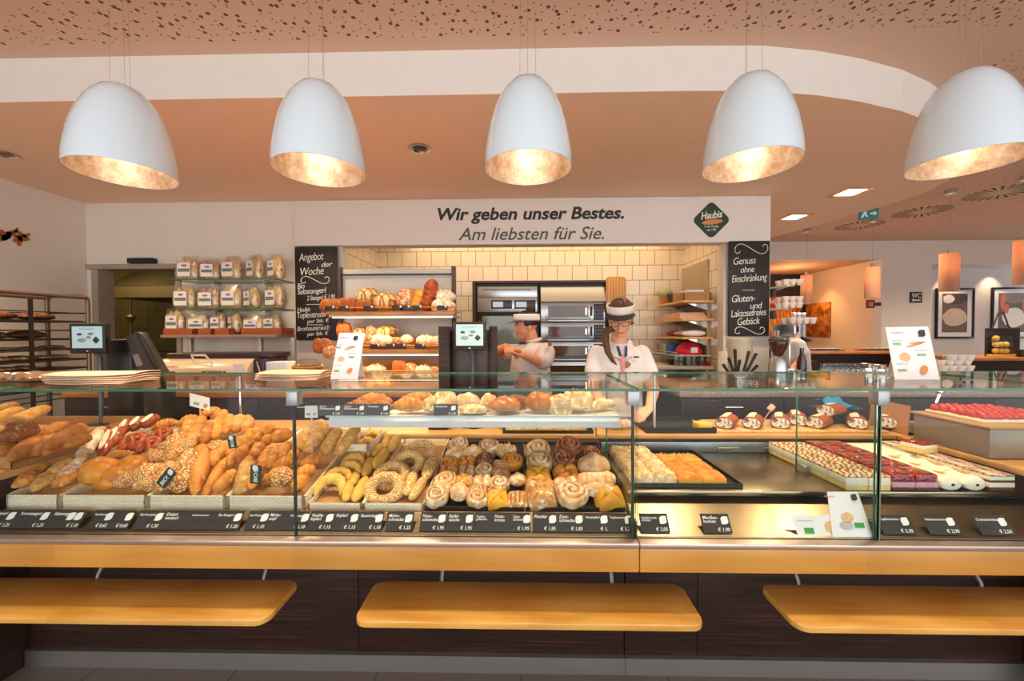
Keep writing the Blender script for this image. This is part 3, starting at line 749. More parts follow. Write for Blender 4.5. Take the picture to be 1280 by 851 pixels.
def pretzel_mb(S, r):
    pts = []; rs = []
    for k in range(61):
        t = k/60; a = -PI/2+2*PI*t
        # open loop whose two ends cross and land on the far rim
        if t < .2: u = t/.2; p = Vector((-.28+.50*u*1.0, .55-.75*u, .35*math.sin(PI*u)))
        elif t > .8: u = (1-t)/.2; p = Vector((.28-.50*u, .55-.75*u, .15*math.sin(PI*u)))
        else:
            u = (t-.2)/.6; an = -PI/3+ (2*PI-PI/3)*u*.0
            an = R(-65)+R(310)*u; p = Vector((.62*math.cos(an), .02+.62*math.sin(an), 0))
        pts.append(p*S); rs.append(r*(.62+.6*math.sin(PI*t)))
    for k in range(1, len(pts)-1): pts[k] = (pts[k-1]+pts[k]*2+pts[k+1])/4
    mb = MB().tube([(p.x, p.y, p.z+r) for p in pts], rs, 10)
    return mb
# ------------------------------------------------------------------ crusts
B_gold = bread('golden_crust', '#dd9040', '#a2581a', .15, fcol='#efc282'); B_pale = bread('pale_crust', '#e0b87c', '#cc9450', .5)
B_bag = bread('baguette_crust', '#dba45c', '#bb7a34', .22, fcol='#ecd0a0'); B_grain = bread('grain_crust', '#c27c3a', '#8a4a1a', .1, '#e8cb93')
B_oval = bread('oval_roll_crust', '#cc8034', '#96501a', .1, fcol='#dfae70'); B_dark = bread('dark_loaf_crust', '#9c5a25', '#6e3815', .15)
B_salt = bread('salt_stick_crust', '#d2a078', '#a8704a', .55); B_lye = bread('lye_crust', '#a5461a', '#742409', gloss=.4, rough=.3)
B_semmel = bread('smooth_roll_crust', '#d98c34', '#b2611a', rough=.35, gloss=.15); B_crois = bread('croissant_crust', '#d98d30', '#9e5414', rough=.4, gloss=.1)
B_yell = bread('pale_yellow_crust', '#e2b65c', '#cf9438', rough=.45); B_sesame = bread('sesame_crust', '#d9a255', '#c2853c', 0, '#f0dcb4')
B_sugar = bread('sugared_dough', '#dbaf7e', '#bc8248', .42, fcol='#efdcc2'); B_dough = bread('soft_dough', '#d09a5c', '#b0702f', .25)
B_apri = bread('apricot_dough', '#d8933a', '#bb6a18', rough=.35, gloss=.2); B_nut = bread('nut_dough', '#9c5a32', '#683418', .3, fcol='#d0a080')
B_yel2 = bread('yellow_dough', '#e2a834', '#cc861c'); B_crumb = bread('crumble', '#d8b27c', '#b5803f', .5, fcol='#ead5b0')
B_fill = plain('apricot_filling', '#e8a02c', .25, coat=.4, var=.2, scale=60); B_poppy = plain('dark_filling', '#3a2016', .5)
B_cut = plain('cut_dough', '#f0dcc0', .7, var=.06, scale=60)
KIND = {}
def kind(name, mbs, mat, dims, children=None):
    P = []
    for mb in mbs:
        o = mb.build(name, mat, sharp=60); o.location = (0, 0, -50)
        if children: children(o)
        P.append(o)
    KIND[name] = dict(P=P, used=[False]*len(P), dims=dims, k=0)
def put(kname, M, label, cat, group):
    K = KIND[kname]; i = K['k'] % len(K['P']); K['k'] += 1; p = K['P'][i]
    if not K['used'][i]:
        K['used'][i] = True; o = p; o.matrix_world = M
    else: o = dup(p, M)
    return tag(o, label, cat, group)
def pose(kname, p, xdir, nrm, L=None, W=None, H=None, lift=0):
    """matrix: origin p (bottom centre), x along xdir, z along nrm, real size L x W x H"""
    d = KIND[kname]['dims']; z = Vector(nrm).normalized(); x = Vector(xdir); x = (x-z*x.dot(z)).normalized(); y = z.cross(x)
    M = Matrix((x, y, z)).transposed().to_4x4(); M.translation = Vector(p)+z*lift
    L = L or d[0]; W = W or d[1]; H = H or d[2]
    return M @ Matrix.Diagonal((L/d[0], W/d[1], H/d[2], 1))
SL = lambda *a, **k: loaf_mb(*a, **k)[0]
kind('baguette', [SL(.40, .07, .055, p=4, score=slashes(4, .2), seed=1, nt=40), SL(.40, .07, .055, p=4, score=slashes(4, .16), seed=5, nt=40)], B_bag, (.40, .07, .055))
kind('oval_roll', [SL(.18, .075, .06, p=2.2, score=long_slash(), seed=2), SL(.18, .075, .06, p=2.4, score=slashes(2, .12), seed=4)], B_oval, (.18, .075, .06))
kind('salt_stick', [SL(.24, .045, .04, p=3, score=ridges(6, .14), seed=6, nt=40)], B_salt, (.24, .045, .04))
kind('lye_stick', [SL(.16, .045, .04, p=2.6, seed=8)], B_lye, (.16, .045, .04),
     lambda o: MB().prism([(.07*math.cos(2*PI*k/12)*.75, .010*math.sin(2*PI*k/12), .0375) for k in range(12)], (0, 0, .0035)).build('white_slash', B_cut, o, local=True))
kind('pretzel', [pretzel_mb(.075, .017)], B_lye, (.14, .13, .05))
kind('round_roll', [SL(.10, .09, .06, p=2, seed=9, amp=.03), SL(.10, .09, .06, p=2, seed=12, amp=.03)], B_semmel, (.10, .09, .06))
kind('grain_stick', [SL(.17, .055, .05, p=3, seed=10, amp=.08), SL(.17, .055, .05, p=2.6, seed=11, amp=.08)], B_grain, (.17, .055, .05))
kind('golden_stick', [SL(.17, .05, .045, p=2.6, seed=13, score=long_slash(.1, .2)), SL(.17, .05, .045, p=2.3, seed=14, taper=.2)], B_gold, (.17, .05, .045))
kind('grain_roll', [SL(.10, .09, .055, p=2.3, seed=15, amp=.1)], B_grain, (.10, .09, .055))
kind('plaited_roll', [SL(.13, .06, .05, p=2.4, score=braid(3), seed=16, nt=40, na=24)], B_crois, (.13, .06, .05))
kind('cheese_crust_roll', [SL(.14, .08, .05, p=2.4, seed=17, amp=.22, nt=36, na=24)], bread('cheese_crust', '#dd9a3e', '#b4661c', .2, fcol='#eec06a'), (.14, .08, .05))
kind('crescent_roll', [ring_mb(.05, .021, 1, R(215))], B_yell, (.14, .10, .042))
kind('sesame_ring', [ring_mb(.055, .024, .3, seed=1)], B_sesame, (.158, .158, .045))
kind('milk_stick', [SL(.13, .042, .038, p=2.8, seed=18, amp=.03)], B_yell, (.13, .042, .038))
kind('sesame_stick', [SL(.14, .042, .038, p=2.8, seed=19, amp=.03)], B_sesame, (.14, .042, .038))
kind('loaf_bread', [SL(.30, .13, .10, p=2.3, score=slashes(3, .15), seed=20)], B_dark, (.30, .13, .10))
kind('snail_pastry', [snail_mb(.05, .045, seed=1), snail_mb(.05, .045, 2.2, seed=4)], B_sugar, (.1, .1, .045))
kind('apricot_snail', [snail_mb(.05, .04, 2.3, seed=2)], B_apri, (.1, .1, .04))
kind('nut_snail', [snail_mb(.05, .045, 3.0, seed=3)], B_nut, (.1, .1, .045))
kind('dome_pastry', [SL(.095, .085, .055, p=2.1, seed=21, amp=.06)], B_sugar, (.095, .085, .055))
def fillc(o, r=.022, z=.036): MB().sph((0, 0, z), (r, r, .008), 14).build('filling', B_fill, o, local=True)
kind('pocket_pastry', [pocket_mb(.095, .05, 0, 1)], B_dough, (.095, .095, .05), fillc)
kind('folded_pastry', [pocket_mb(.095, .05, 1, 2)], B_sugar, (.095, .095, .05))
kind('pinwheel_pastry', [pocket_mb(.095, .05, 2, 3)], B_apri, (.095, .095, .05))
kind('slotted_strudel', [pocket_mb(.11, .045, 3, 4)], B_dough, (.11, .11, .045))
kind('yellow_pocket', [pocket_mb(.095, .045, 0, 6)], B_yel2, (.095, .095, .045))
kind('bear_claw', [claw_mb(.13, .07, .045)], B_sugar, (.13, .07, .045))
kind('sugared_crescent', [SL(.15, .06, .045, p=2.2, bend=.12, seed=22, taper=.25)], B_sugar, (.15, .06, .045))
kind('croissant', [SL(.18, .075, .062, p=2.0, bend=.10, score=ridges(6, .16), seed=23, nt=48, taper=.25)], B_crois, (.18, .075, .062))
kind('crumble_bun', [SL(.11, .10, .055, p=2.1, seed=24, amp=.2, nt=34, na=26)], B_crumb, (.11, .10, .055))
kind('glazed_bun', [SL(.12, .09, .065, p=2.2, seed=25, score=slashes(2, .2))], bread('glazed_crust', '#c97a24', '#95480e', rough=.25, gloss=.5), (.12, .09, .065))
# ------------------------------------------------------------------ baskets, liners and trays
M_wick = wicker('light_wicker', '#dcc39a', '#fff6e4'); M_wickd = wicker('honey_wicker', '#8a5a28', '#d8a764')
M_tray = plain('black_tray', '#1c1917', .45)
M_linen = plain('liner_paper', '#b98b58', .8, var=.12)
def basket(x0, x1, ya, yb, fl, h, label, mat, group, name='wicker_basket', th=.010, liner=True):
    """floor plane fl(Y); four woven walls of height h"""
    t = thing(name, ((x0+x1)/2, ya, fl(ya)), label, 'basket' if 'basket' in name else 'tray', group)
    za, zb = fl(ya), fl(yb)
    def wall(p, q, n, zp, zq):
        mb = MB(); N = 14
        def fn(i, j):
            x = p[0]+(q[0]-p[0])*i; y = p[1]+(q[1]-p[1])*i; z = zp+(zq-zp)*i
            a = 2*PI*j; k = math.cos(a)
            return (x+n[0]*th/2*math.sin(a), y+n[1]*th/2*math.sin(a), z+h*(.5+.5*max(-1, min(1, k*1.25))))
        mb.grid(fn, N, 12); return mb
    a = [((x0+th, ya), (x1-th, ya), (0, 1), za, za), ((x0+th, yb), (x1-th, yb), (0, 1), zb, zb),
         ((x0, ya), (x0, yb), (1, 0), za, zb), ((x1, ya), (x1, yb), (1, 0), za, zb)]
    for i, w in enumerate(a): wall(*w).build(('front_wall', 'back_wall', 'side_wall', 'side_wall')[i], mat, t)
    if liner: MB().prism([(x0+th, ya+th, za+.002), (x0+th, yb-th, zb+.002), (x0+th, yb-th, zb+.01), (x0+th, ya+th, za+.01)], (x1-x0-2*th, 0, 0)).build('liner', M_linen, t)
    return t
def tray(x0, x1, ya, yb, fl, label, group, mat=None, h=.018, name='baking_tray'):
    t = thing(name, ((x0+x1)/2, ya, fl(ya)), label, 'tray', group); za, zb = fl(ya), fl(yb); mat = mat or M_tray
    def slab(a, b, c, d, lo, hi):        # x a..b, y c..d, height above the plane lo..hi
        return MB().prism([(a, c, fl(c)+lo), (a, d, fl(d)+lo), (a, d, fl(d)+hi), (a, c, fl(c)+hi)], (b-a, 0, 0))
    slab(x0, x1, ya, yb, .001, .004).build('pan', mat, t)
    for q in ((x0, x1, ya, ya+.004), (x0, x1, yb-.004, yb), (x0, x0+.004, ya+.004, yb-.004), (x1-.004, x1, ya+.004, yb-.004)):
        slab(*q, .004, h).build('rim', mat, t)
    return t
# heap plane over the wicker baskets, and the basket floors under it
HB, HZ, HY = .36, .765, 1.56
PZ = .725
def HP(Y): return HZ+HB*(Y-HY)
def BF(Y): return .699+.25*(Y-1.55)
xb = [at(x, 630, 1.55).x for x in (-28, 75, 184, 283, 381)]
labs = ['light wicker basket at the far left holding salted sticks', 'light wicker basket holding smooth round rolls and pretzels',
        'light wicker basket holding seeded sticks beside the tilted BIO sign', 'light wicker basket holding plaited rolls, at the glass joint']
for i in range(4):
    basket(max(xb[i], XC+.005)+.004, xb[i+1]-.004, 1.554, 2.105, BF, .060, labs[i], M_wick, 'front wicker baskets')
# two narrow bread trays and the pastry trays
x5, x6, x7, x8, x9 = [at(x, 642, 1.55).x for x in (384, 453, 530, 656, 783)]
basket(x5+.003, x6-.003, 1.554, 2.105, DP, .032, 'narrow light wooden tray holding pale crescents and milk sticks', M_wick, 'narrow bread trays', 'bread_tray', .008)
basket(x6+.003, x7-.003, 1.554, 2.105, DP, .032, 'narrow light wooden tray holding sesame rings', M_wick, 'narrow bread trays', 'bread_tray', .008)
tray(x7+.004, x8-.002, 1.554, 2.105, DP, 'black baking tray of snail pastries, left of the pair', 'black pastry trays')
tray(x8+.002, x9-.004, 1.554, 2.105, DP, 'black baking tray of large pastries, right of the pair beside the glass divider', 'black pastry trays')
def lay(kname, q, w, label, cat='bread', group=None, z0=None, b=None, Y0=None, lean=None, hf=.85, H=None):
    """q = pixel ends of the long axis, w = width in pixels; the thing lies on the heap plane"""
    z0 = HZ if z0 is None else z0; b = HB if b is None else b; Y0 = HY if Y0 is None else Y0
    x0, y0, x1, y1 = q; mx, my = (x0+x1)/2, (y0+y1)/2
    c = atpl(mx, my, z0, b, Y0); w = w*(1.22 if cat == 'bread' and hf > .6 else 1.08); W = w*mpp(c.y); Hh = H or W*hf
    c = atpl(mx, my, z0+Hh*.35, b, Y0)
    bl = b if lean is None else lean; zz = c.z-bl*c.y
    A = atpl(x0, y0, zz, bl, 0); B = atpl(x1, y1, zz, bl, 0); d = B-A; L = max(d.length*1.07, W*1.05)
    L = min(L, KIND[kname]['dims'][0]*1.7)
    n = Vector((0, -bl, 1)).normalized()
    if z0 in (HZ, PZ):                       # keep the heap behind the front wall
        u = d.normalized(); ext = abs(u.y)*L/2+abs(u.x)*W/2; lack = 1.556-(c.y-ext)
        if lack > 0: c = c+Vector((c.x/c.y*lack*.6, lack, b*lack))
    return put(kname, pose(kname, c-n*Hh*.45, d, n, L, W, Hh), label, cat, group)
def row(kname, items, desc, place, group, cat='bread', order='x', **kw):
    it = sorted(items, key=lambda q: q[0]+q[2]) if order == 'x' else sorted(items, key=lambda q: -(q[1]+q[3]))
    n = len(it)
    for i, q in enumerate(it):
        o = (nth(i, n) if order == 'x' else ('front one' if i == 0 else 'hindmost' if i == n-1 else ORD[i]+' from front')) if n > 1 else ''
        lab = f"{desc}, {o} {place}" if o else f"{desc} {place}"
        lay(kname, q[:4], q[4], lab, cat, group, **kw)
LE = .75
# column 1: salted sticks
row('salt_stick', [(74, 604, 103, 572, 13), (99, 577, 128, 534, 14)], 'floury salted stick', 'of the pair leaning at the pretzels', 'salted sticks', lean=LE)
row('baguette', [(38, 619, 86, 580, 15)], 'stubby pinkish stick bread', 'lying along the far left basket', 'sticks in the far left basket', lean=.5)
row('golden_stick', [(58, 619, 96, 604, 14), (8, 619, 44, 604, 14), (-16, 622, 12, 606, 14)], 'golden stick roll', 'at the front of the far left basket', 'sticks in the far left basket')
# column 2: smooth rolls, pretzels
row('round_roll', [(100, 603, 137, 601, 33), (146, 587, 184, 580, 26), (128, 604, 158, 600, 24), (112, 617, 142, 617, 17)], 'smooth round golden roll', 'in the round roll heap', 'smooth round rolls')
row('grain_roll', [(140, 611, 174, 607, 20), (166, 600, 196, 592, 24), (176, 578, 206, 568, 20), (160, 621, 182, 617, 14)], 'rough grain roll', 'beside the smooth round rolls', 'grain rolls by the smooth rolls')
row('lye_stick', [(124, 562, 134, 533, 11), (127, 570, 143, 535, 12), (138, 558, 153, 534, 13), (151, 543, 163, 525, 11), (164, 538, 180, 522, 12), (178, 534, 198, 519, 12)],
    'red-brown lye stick', 'behind the pretzels', 'lye sticks', lean=LE)
row('pretzel', [(150, 553, 181, 552, 30), (172, 557, 198, 556, 27), (188, 544, 212, 543, 24)], 'shiny red-brown pretzel', 'of the pretzel heap', 'pretzels', hf=.4, lean=.7)
row('round_roll', [(133, 571, 160, 567, 12)], 'pale floury roll', 'below the pretzels', 'smooth round rolls')
# column 3: seeded sticks
row('grain_stick', [(222, 618, 238, 566, 21), (202, 612, 214, 578, 19), (188, 612, 200, 580, 17)], 'thick seeded grain stick', 'beside the tilted BIO sign', 'thick seeded sticks', lean=LE)
row('golden_stick', [(242, 620, 254, 562, 17), (257, 620, 281, 574, 13), (267, 618, 294, 590, 14), (282, 590, 294, 564, 12), (264, 584, 271, 562, 12)],
    'slim golden stick', 'in the front of the BIO sign basket', 'slim golden sticks in front', lean=LE)
row('golden_stick', [(238, 557, 251, 531, 16), (254, 554, 265, 525, 14), (268, 548, 275, 522, 12), (282, 541, 288, 518, 13), (294, 540, 301, 519, 13), (302, 530, 313, 519, 10)],
    'golden stick roll', 'in the back row of the BIO sign basket', 'golden sticks in the back row', lean=LE)
row('grain_roll', [(262, 566, 282, 554, 17), (212, 562, 232, 542, 18), (200, 568, 214, 552, 14)], 'seeded roll', 'in the middle of the BIO sign basket', 'seeded rolls in the middle')
row('croissant', [(222, 529, 252, 521, 13), (191, 534, 224, 526, 13)], 'orange glazed stick', 'behind the pretzels in foil', 'glazed sticks at the back', lean=.6)
row('golden_stick', [(252, 518, 275, 512, 10), (264, 523, 284, 513, 10)], 'golden stick', 'topmost at the back near the clip card', 'topmost golden sticks', lean=.6)
row('grain_stick', [(208, 582, 218, 556, 15), (221, 572, 230, 550, 14), (232, 566, 240, 548, 13)], 'seeded stick', 'behind the tilted BIO sign', 'seeded sticks behind the sign', lean=LE)
row('golden_stick', [(246, 582, 254, 556, 14), (258, 577, 266, 553, 13), (273, 574, 282, 552, 13), (286, 572, 294, 552, 12)], 'golden stick roll', 'in the middle row of the BIO sign basket', 'golden sticks in the middle row', lean=LE)
row('golden_stick', [(232, 545, 240, 524, 13), (246, 540, 254, 520, 12), (273, 532, 280, 514, 12), (306, 540, 314, 522, 12)], 'golden stick', 'of the sticks rising at the far back', 'golden sticks at the far back', lean=LE)
row('golden_stick', [(-14, 610, 18, 592, 15), (18, 606, 50, 588, 14), (30, 596, 60, 578, 13)], 'pale stick roll', 'in the middle of the far left basket', 'sticks in the far left basket', lean=.4)
# column 4: mixed rolls and plaits
row('baguette', [(299, 617, 312, 577, 16)], 'pale golden stick', 'with the upright BIO sign before it', 'sticks in the plait basket', lean=LE)
row('golden_stick', [(295, 579, 307, 556, 14), (317, 572, 327, 553, 13), (325, 588, 333, 566, 13), (338, 586, 346, 557, 14), (350, 577, 357, 555, 13), (326, 574, 340, 560, 10)],
    'golden bread roll', 'standing in the middle of the plait basket', 'golden rolls in the plait basket', lean=LE)
row('cheese_crust_roll', [(299, 560, 325, 541, 18), (324, 541, 348, 535, 15)], 'cheese crusted roll', 'at the back of the plait basket', 'cheese crusted rolls')
row('round_roll', [(338, 549, 366, 541, 17)], 'smooth pale loaf', 'behind the golden rolls', 'smooth round rolls')
row('plaited_roll', [(330, 601, 364, 588, 17), (342, 586, 366, 574, 14), (368, 596, 394, 584, 14), (376, 582, 400, 573, 12), (366, 611, 384, 596, 15)],
    'glossy plaited roll', 'in the plait basket', 'plaited rolls')
row('golden_stick', [(304, 596, 312, 570, 14), (314, 610, 322, 586, 13), (352, 566, 362, 552, 13), (362, 580, 370, 562, 12), (308, 562, 316, 546, 12), (330, 556, 338, 544, 12)], 'golden finger roll', 'filling the gaps of the plait basket', 'golden finger rolls', lean=LE)
row('grain_roll', [(334, 611, 366, 602, 22)], 'large grain roll', 'in front of the plaited rolls', 'seeded rolls in the middle')
# back basket with pale baguettes
BBF = lambda Y: .845+.05*(Y-1.86)
basket(at(378, 566, 1.88).x, at(462, 566, 1.88).x, 1.87, 2.11, BBF, .035, 'low wicker basket of pale baguettes behind the plaits', M_wick, 'back wicker baskets', liner=False)
row('baguette', [(373, 562, 405, 526, 15), (383, 566, 414, 528, 14), (405, 566, 424, 535, 13), (422, 567, 448, 532, 12)], 'pale baguette', 'leaning in the low basket under the glass shelf', 'pale baguettes', lean=LE)
# narrow trays
kwt = dict(z0=PZ, b=.24, Y0=1.56)
row('crescent_roll', [(389, 619, 431, 617, 33), (402, 603, 440, 600, 27), (418, 594, 452, 591, 25), (424, 584, 456, 581, 25), (434, 571, 464, 568, 24), (444, 562, 470, 559, 22), (454, 551, 476, 548, 20)],
    'pale yellow crescent', 'in the narrow tray', 'pale crescents', order='y', lean=.9, hf=.36, **kwt)
row('milk_stick', [(432, 625, 438, 602, 11), (443, 626, 458, 598, 12), (456, 594, 465, 573, 11), (468, 584, 484, 562, 12), (468, 569, 476, 556, 10), (480, 559, 487, 543, 10), (488, 563, 498, 545, 11), (440, 606, 446, 590, 10)],
    'pale milk stick', 'in the narrow tray', 'milk sticks', order='y', **kwt)
row('sesame_ring', [(455, 614, 506, 612, 42), (467, 596, 511, 594, 38), (491, 580, 530, 578, 34), (506, 566, 544, 564, 32)], 'sesame ring', 'leaning in the narrow tray', 'sesame rings', order='y', lean=.9, hf=.3, **kwt)
row('sesame_stick', [(514, 623, 531, 597, 11), (508, 617, 519, 588, 11), (532, 597, 542, 572, 13)], 'sesame stick', 'right of the sesame rings', 'sesame sticks', order='y', **kwt)
# pastries on the two black trays
def pastry(kname, x, y, w, h_ratio, label, rot=0, grp=None, dp=1.0):
    fl0, b, Y0 = DP(1.55)+.0045, .2, 1.55
    d = KIND[kname]['dims']; w = w*1.1; c = atpl(x, y, fl0+.02, b, Y0); W = w*mpp(c.y); H = W*h_ratio
    tl = .2; an = tl+math.atan(b); D = W*d[1]/d[0]*dp      # shingled: each leans on the one behind
    n = Vector((0, -math.sin(an), math.cos(an))); xd = Vector((math.cos(rot), math.sin(rot)*math.cos(an), math.sin(rot)*math.sin(an)))
    up_ = D/2*math.sin(tl)*.8
    c = atpl(x, y, fl0+up_+H*.4, b, Y0)-n*H*.4
    lack = 1.556-(c.y-D/2*math.cos(an))
    if lack > 0: c = c+Vector((c.x/c.y*lack, lack, 0))
    c.z = fl0+b*(c.y-Y0)+up_
    put(kname, pose(kname, c, xd, n, W, W*d[1]/d[0]*dp, H), label, 'pastry', grp)
G1, G2 = 'pastries on the left black tray', 'pastries on the right black tray'
for a in [('snail_pastry', 545, 631, 29, .5, 'iced pale snail pastry in the front left corner of the left tray'),
          ('dome_pastry', 551, 613, 26, .6, 'pinkish domed pastry second in the leftmost file', 1), ('snail_pastry', 557, 602, 27, .5, 'pale snail third in the leftmost file of the left tray', 2),
          ('pinwheel_pastry', 560, 592, 25, .5, 'orange pinwheel fourth in the leftmost file'), ('apricot_snail', 562, 581, 23, .5, 'orange snail fifth in the leftmost file'),
          ('dome_pastry', 568, 569, 22, .6, 'sugared dome sixth in the leftmost file'), ('snail_pastry', 573, 558, 25, .5, 'white snail hindmost in the leftmost file', 1),
          ('dome_pastry', 574, 616, 24, .7, 'rosy domed pastry behind the empty space in the left tray', 2), ('pocket_pastry', 580, 602, 23, .5, 'brown pocket with filling, second in the second file'),
          ('folded_pastry', 583, 590, 21, .5, 'pale folded pastry, third in the second file'), ('pinwheel_pastry', 584, 578, 21, .5, 'orange pinwheel, fourth in the second file'),
          ('dome_pastry', 591, 567, 24, .55, 'pale domed bun, hindmost in the second file'),
          ('snail_pastry', 597, 631, 26, .5, 'pale snail at the front of the third file', 2), ('snail_pastry', 597, 617, 25, .5, 'rosy snail second in the third file', 3),
          ('folded_pastry', 603, 603, 23, .5, 'sugared folded pastry, third in the third file'), ('snail_pastry', 606, 589, 22, .5, 'brownish snail, fourth in the third file'),
          ('nut_snail', 606, 576, 22, .5, 'dark nut snail, fifth in the third file'), ('snail_pastry', 611, 560, 25, .5, 'white snail hindmost in the third file', 2),
          ('yellow_pocket', 622, 631, 26, .5, 'bright orange pocket at the front of the left tray'), ('pocket_pastry', 621, 618, 24, .5, 'brown pocket second in the fourth file'),
          ('snail_pastry', 624, 606, 24, .5, 'open snail third in the fourth file', 1), ('slotted_strudel', 626, 594, 24, .45, 'pale slotted strudel piece, fourth in the fourth file'),
          ('slotted_strudel', 626, 583, 21, .45, 'pale strudel piece, fifth in the fourth file'),
          ('slotted_strudel', 647, 624, 25, .42, 'large slotted strudel piece at the front right of the left tray', 1.57), ('dome_pastry', 647, 600, 20, .6, 'orange rounded bun behind the large strudel piece'),
          ('apricot_snail', 640, 577, 25, .45, 'orange yellow pastry near the back right of the left tray', 2), ('crumble_bun', 633, 564, 24, .45, 'pale nutty bun hindmost at the right of the left tray')]:
    pastry(*a[:6], rot=a[6] if len(a) > 6 else .1, grp=G1)
for a in [('pocket_pastry', 677, 627, 35, .45, 'large pocket with apricot filling at the front of the right tray', .1), ('pocket_pastry', 675, 611, 34, .45, 'pocket with filling second in the first file of the right tray', 0),
          ('yellow_pocket', 673, 595, 30, .4, 'orange pocket third in the first file of the right tray'), ('snail_pastry', 675, 578, 30, .45, 'sugared snail fourth in the first file of the right tray', 1),
          ('snail_pastry', 672, 564, 30, .5, 'pale snail hindmost in the first file of the right tray', 2), ('snail_pastry', 715, 627, 38, .42, 'largest white iced snail at the front of the right tray', 0),
          ('folded_pastry', 709, 610, 32, .5, 'rounded sugared pocket behind the largest white snail'), ('pinwheel_pastry', 709, 592, 30, .45, 'folded square pinwheel in the middle of the right tray', .2),
          ('nut_snail', 705, 577, 30, .5, 'dark purple nut snail in the middle file of the right tray', 1), ('nut_snail', 711, 561, 31, .55, 'red-brown snail hindmost in the middle file of the right tray', 2),
          ('yellow_pocket', 761, 627, 34, .48, 'bright yellow square pocket at the front right corner', .1), ('sugared_crescent', 750, 614, 50, .38, 'pale crescent tapering left behind the yellow pocket', -.25),
          ('bear_claw', 747, 603, 44, .4, 'pale bear claw pastry with slit fingers', .05), ('dome_pastry', 742, 583, 37, .5, 'long pale sugared pocket behind the bear claw', .1),
          ('nut_snail', 738, 569, 24, .5, 'brown nut snail hindmost at the right of the right tray')]:
    pastry(*a[:6], rot=a[6] if len(a) > 6 else .1, grp=G2)
# BIO signs stuck into the heaps
def bio_sign(px, py, w, h, ang, label, Y):
    c = at(px, py, Y); k = mpp(Y); W, H_ = w*k, h*k
    t = thing('bio_sign', (c.x, Y, c.z-.06), label, 'sign', 'BIO signs')
    Mt = FACE((c.x, Y, c.z)) @ Matrix.Rotation(ang, 4, 'Z')
    MB().prism([Mt @ Vector((x, y, 0)) for x, y in rr2(-W/2, W/2, -H_/2, H_/2, H_*.08, 2)], (0, .002, 0)).build('board', M_green, t)
    text('BIO!', H_*.54, M_chalk, t, Mt @ Matrix.Translation((-W*.42, -H_*.2, .001)), .1, .02, name='lettering', depth=.0003)
    mb = MB(); leaf_mb(mb, (W*.35, H_*.02), H_*.26, Mt); mb.build('leaf_logo', M_blank, t)
    e = Mt @ Vector((-W*.3, -H_*.4, -.003)); MB().tube([e, e+Vector((0, .05, -.07))], .0015, 6).build('pin', M_chrome, t)
bio_sign(208, 597, 27, 13.5, R(50), 'green BIO sign tilted steeply over the seeded sticks', 1.535)
bio_sign(319.5, 593, 24, 14, R(87), 'green BIO sign standing upright over the pale golden stick', 1.535)
bio_sign(290, 552.5, 16, 10.5, R(98), 'small dark BIO sign further back among the seeded rolls', 1.74)
# loaves and baskets on the left return counter
RT_Z = .851
basket(-2.66, XC-.02, 1.60, 1.98, lambda Y: RT_Z, .05, 'honey wicker basket of oval rolls on the left return counter', M_wickd, 'return counter baskets')
basket(-3.15, -2.30, 2.02, 2.36, lambda Y: RT_Z, .06, 'wicker basket of baguettes and a loaf on the left return counter', M_wickd, 'return counter baskets')
RG = 'breads on the left return counter'
row('oval_roll', [(18, 574, 52, 547, 18), (-8, 568, 22, 556, 17), (44, 568, 72, 543, 17), (60, 567, 86, 541, 17)], 'oval golden roll', 'in the front row of the left return basket', RG, z0=.905, b=0, Y0=0, lean=.1)
row('oval_roll', [(66, 558, 106, 533, 17), (55, 543, 86, 530, 15), (84, 558, 112, 546, 14)], 'oval golden roll', 'in the back row of the left return basket', RG, z0=.935, b=0, Y0=0, lean=.1)
row('loaf_bread', [(-4, 546, 46, 536, 24)], 'dark round loaf', 'behind the oval rolls at the left edge', RG, z0=.96, b=0, Y0=0)
row('baguette', [(-6, 538, 64, 508, 14), (-12, 526, 27, 512, 12), (-14, 516, 22, 506, 10)], 'long pale baguette', 'of the stack at the left edge', RG, z0=1.0, b=0, Y0=0, lean=0)
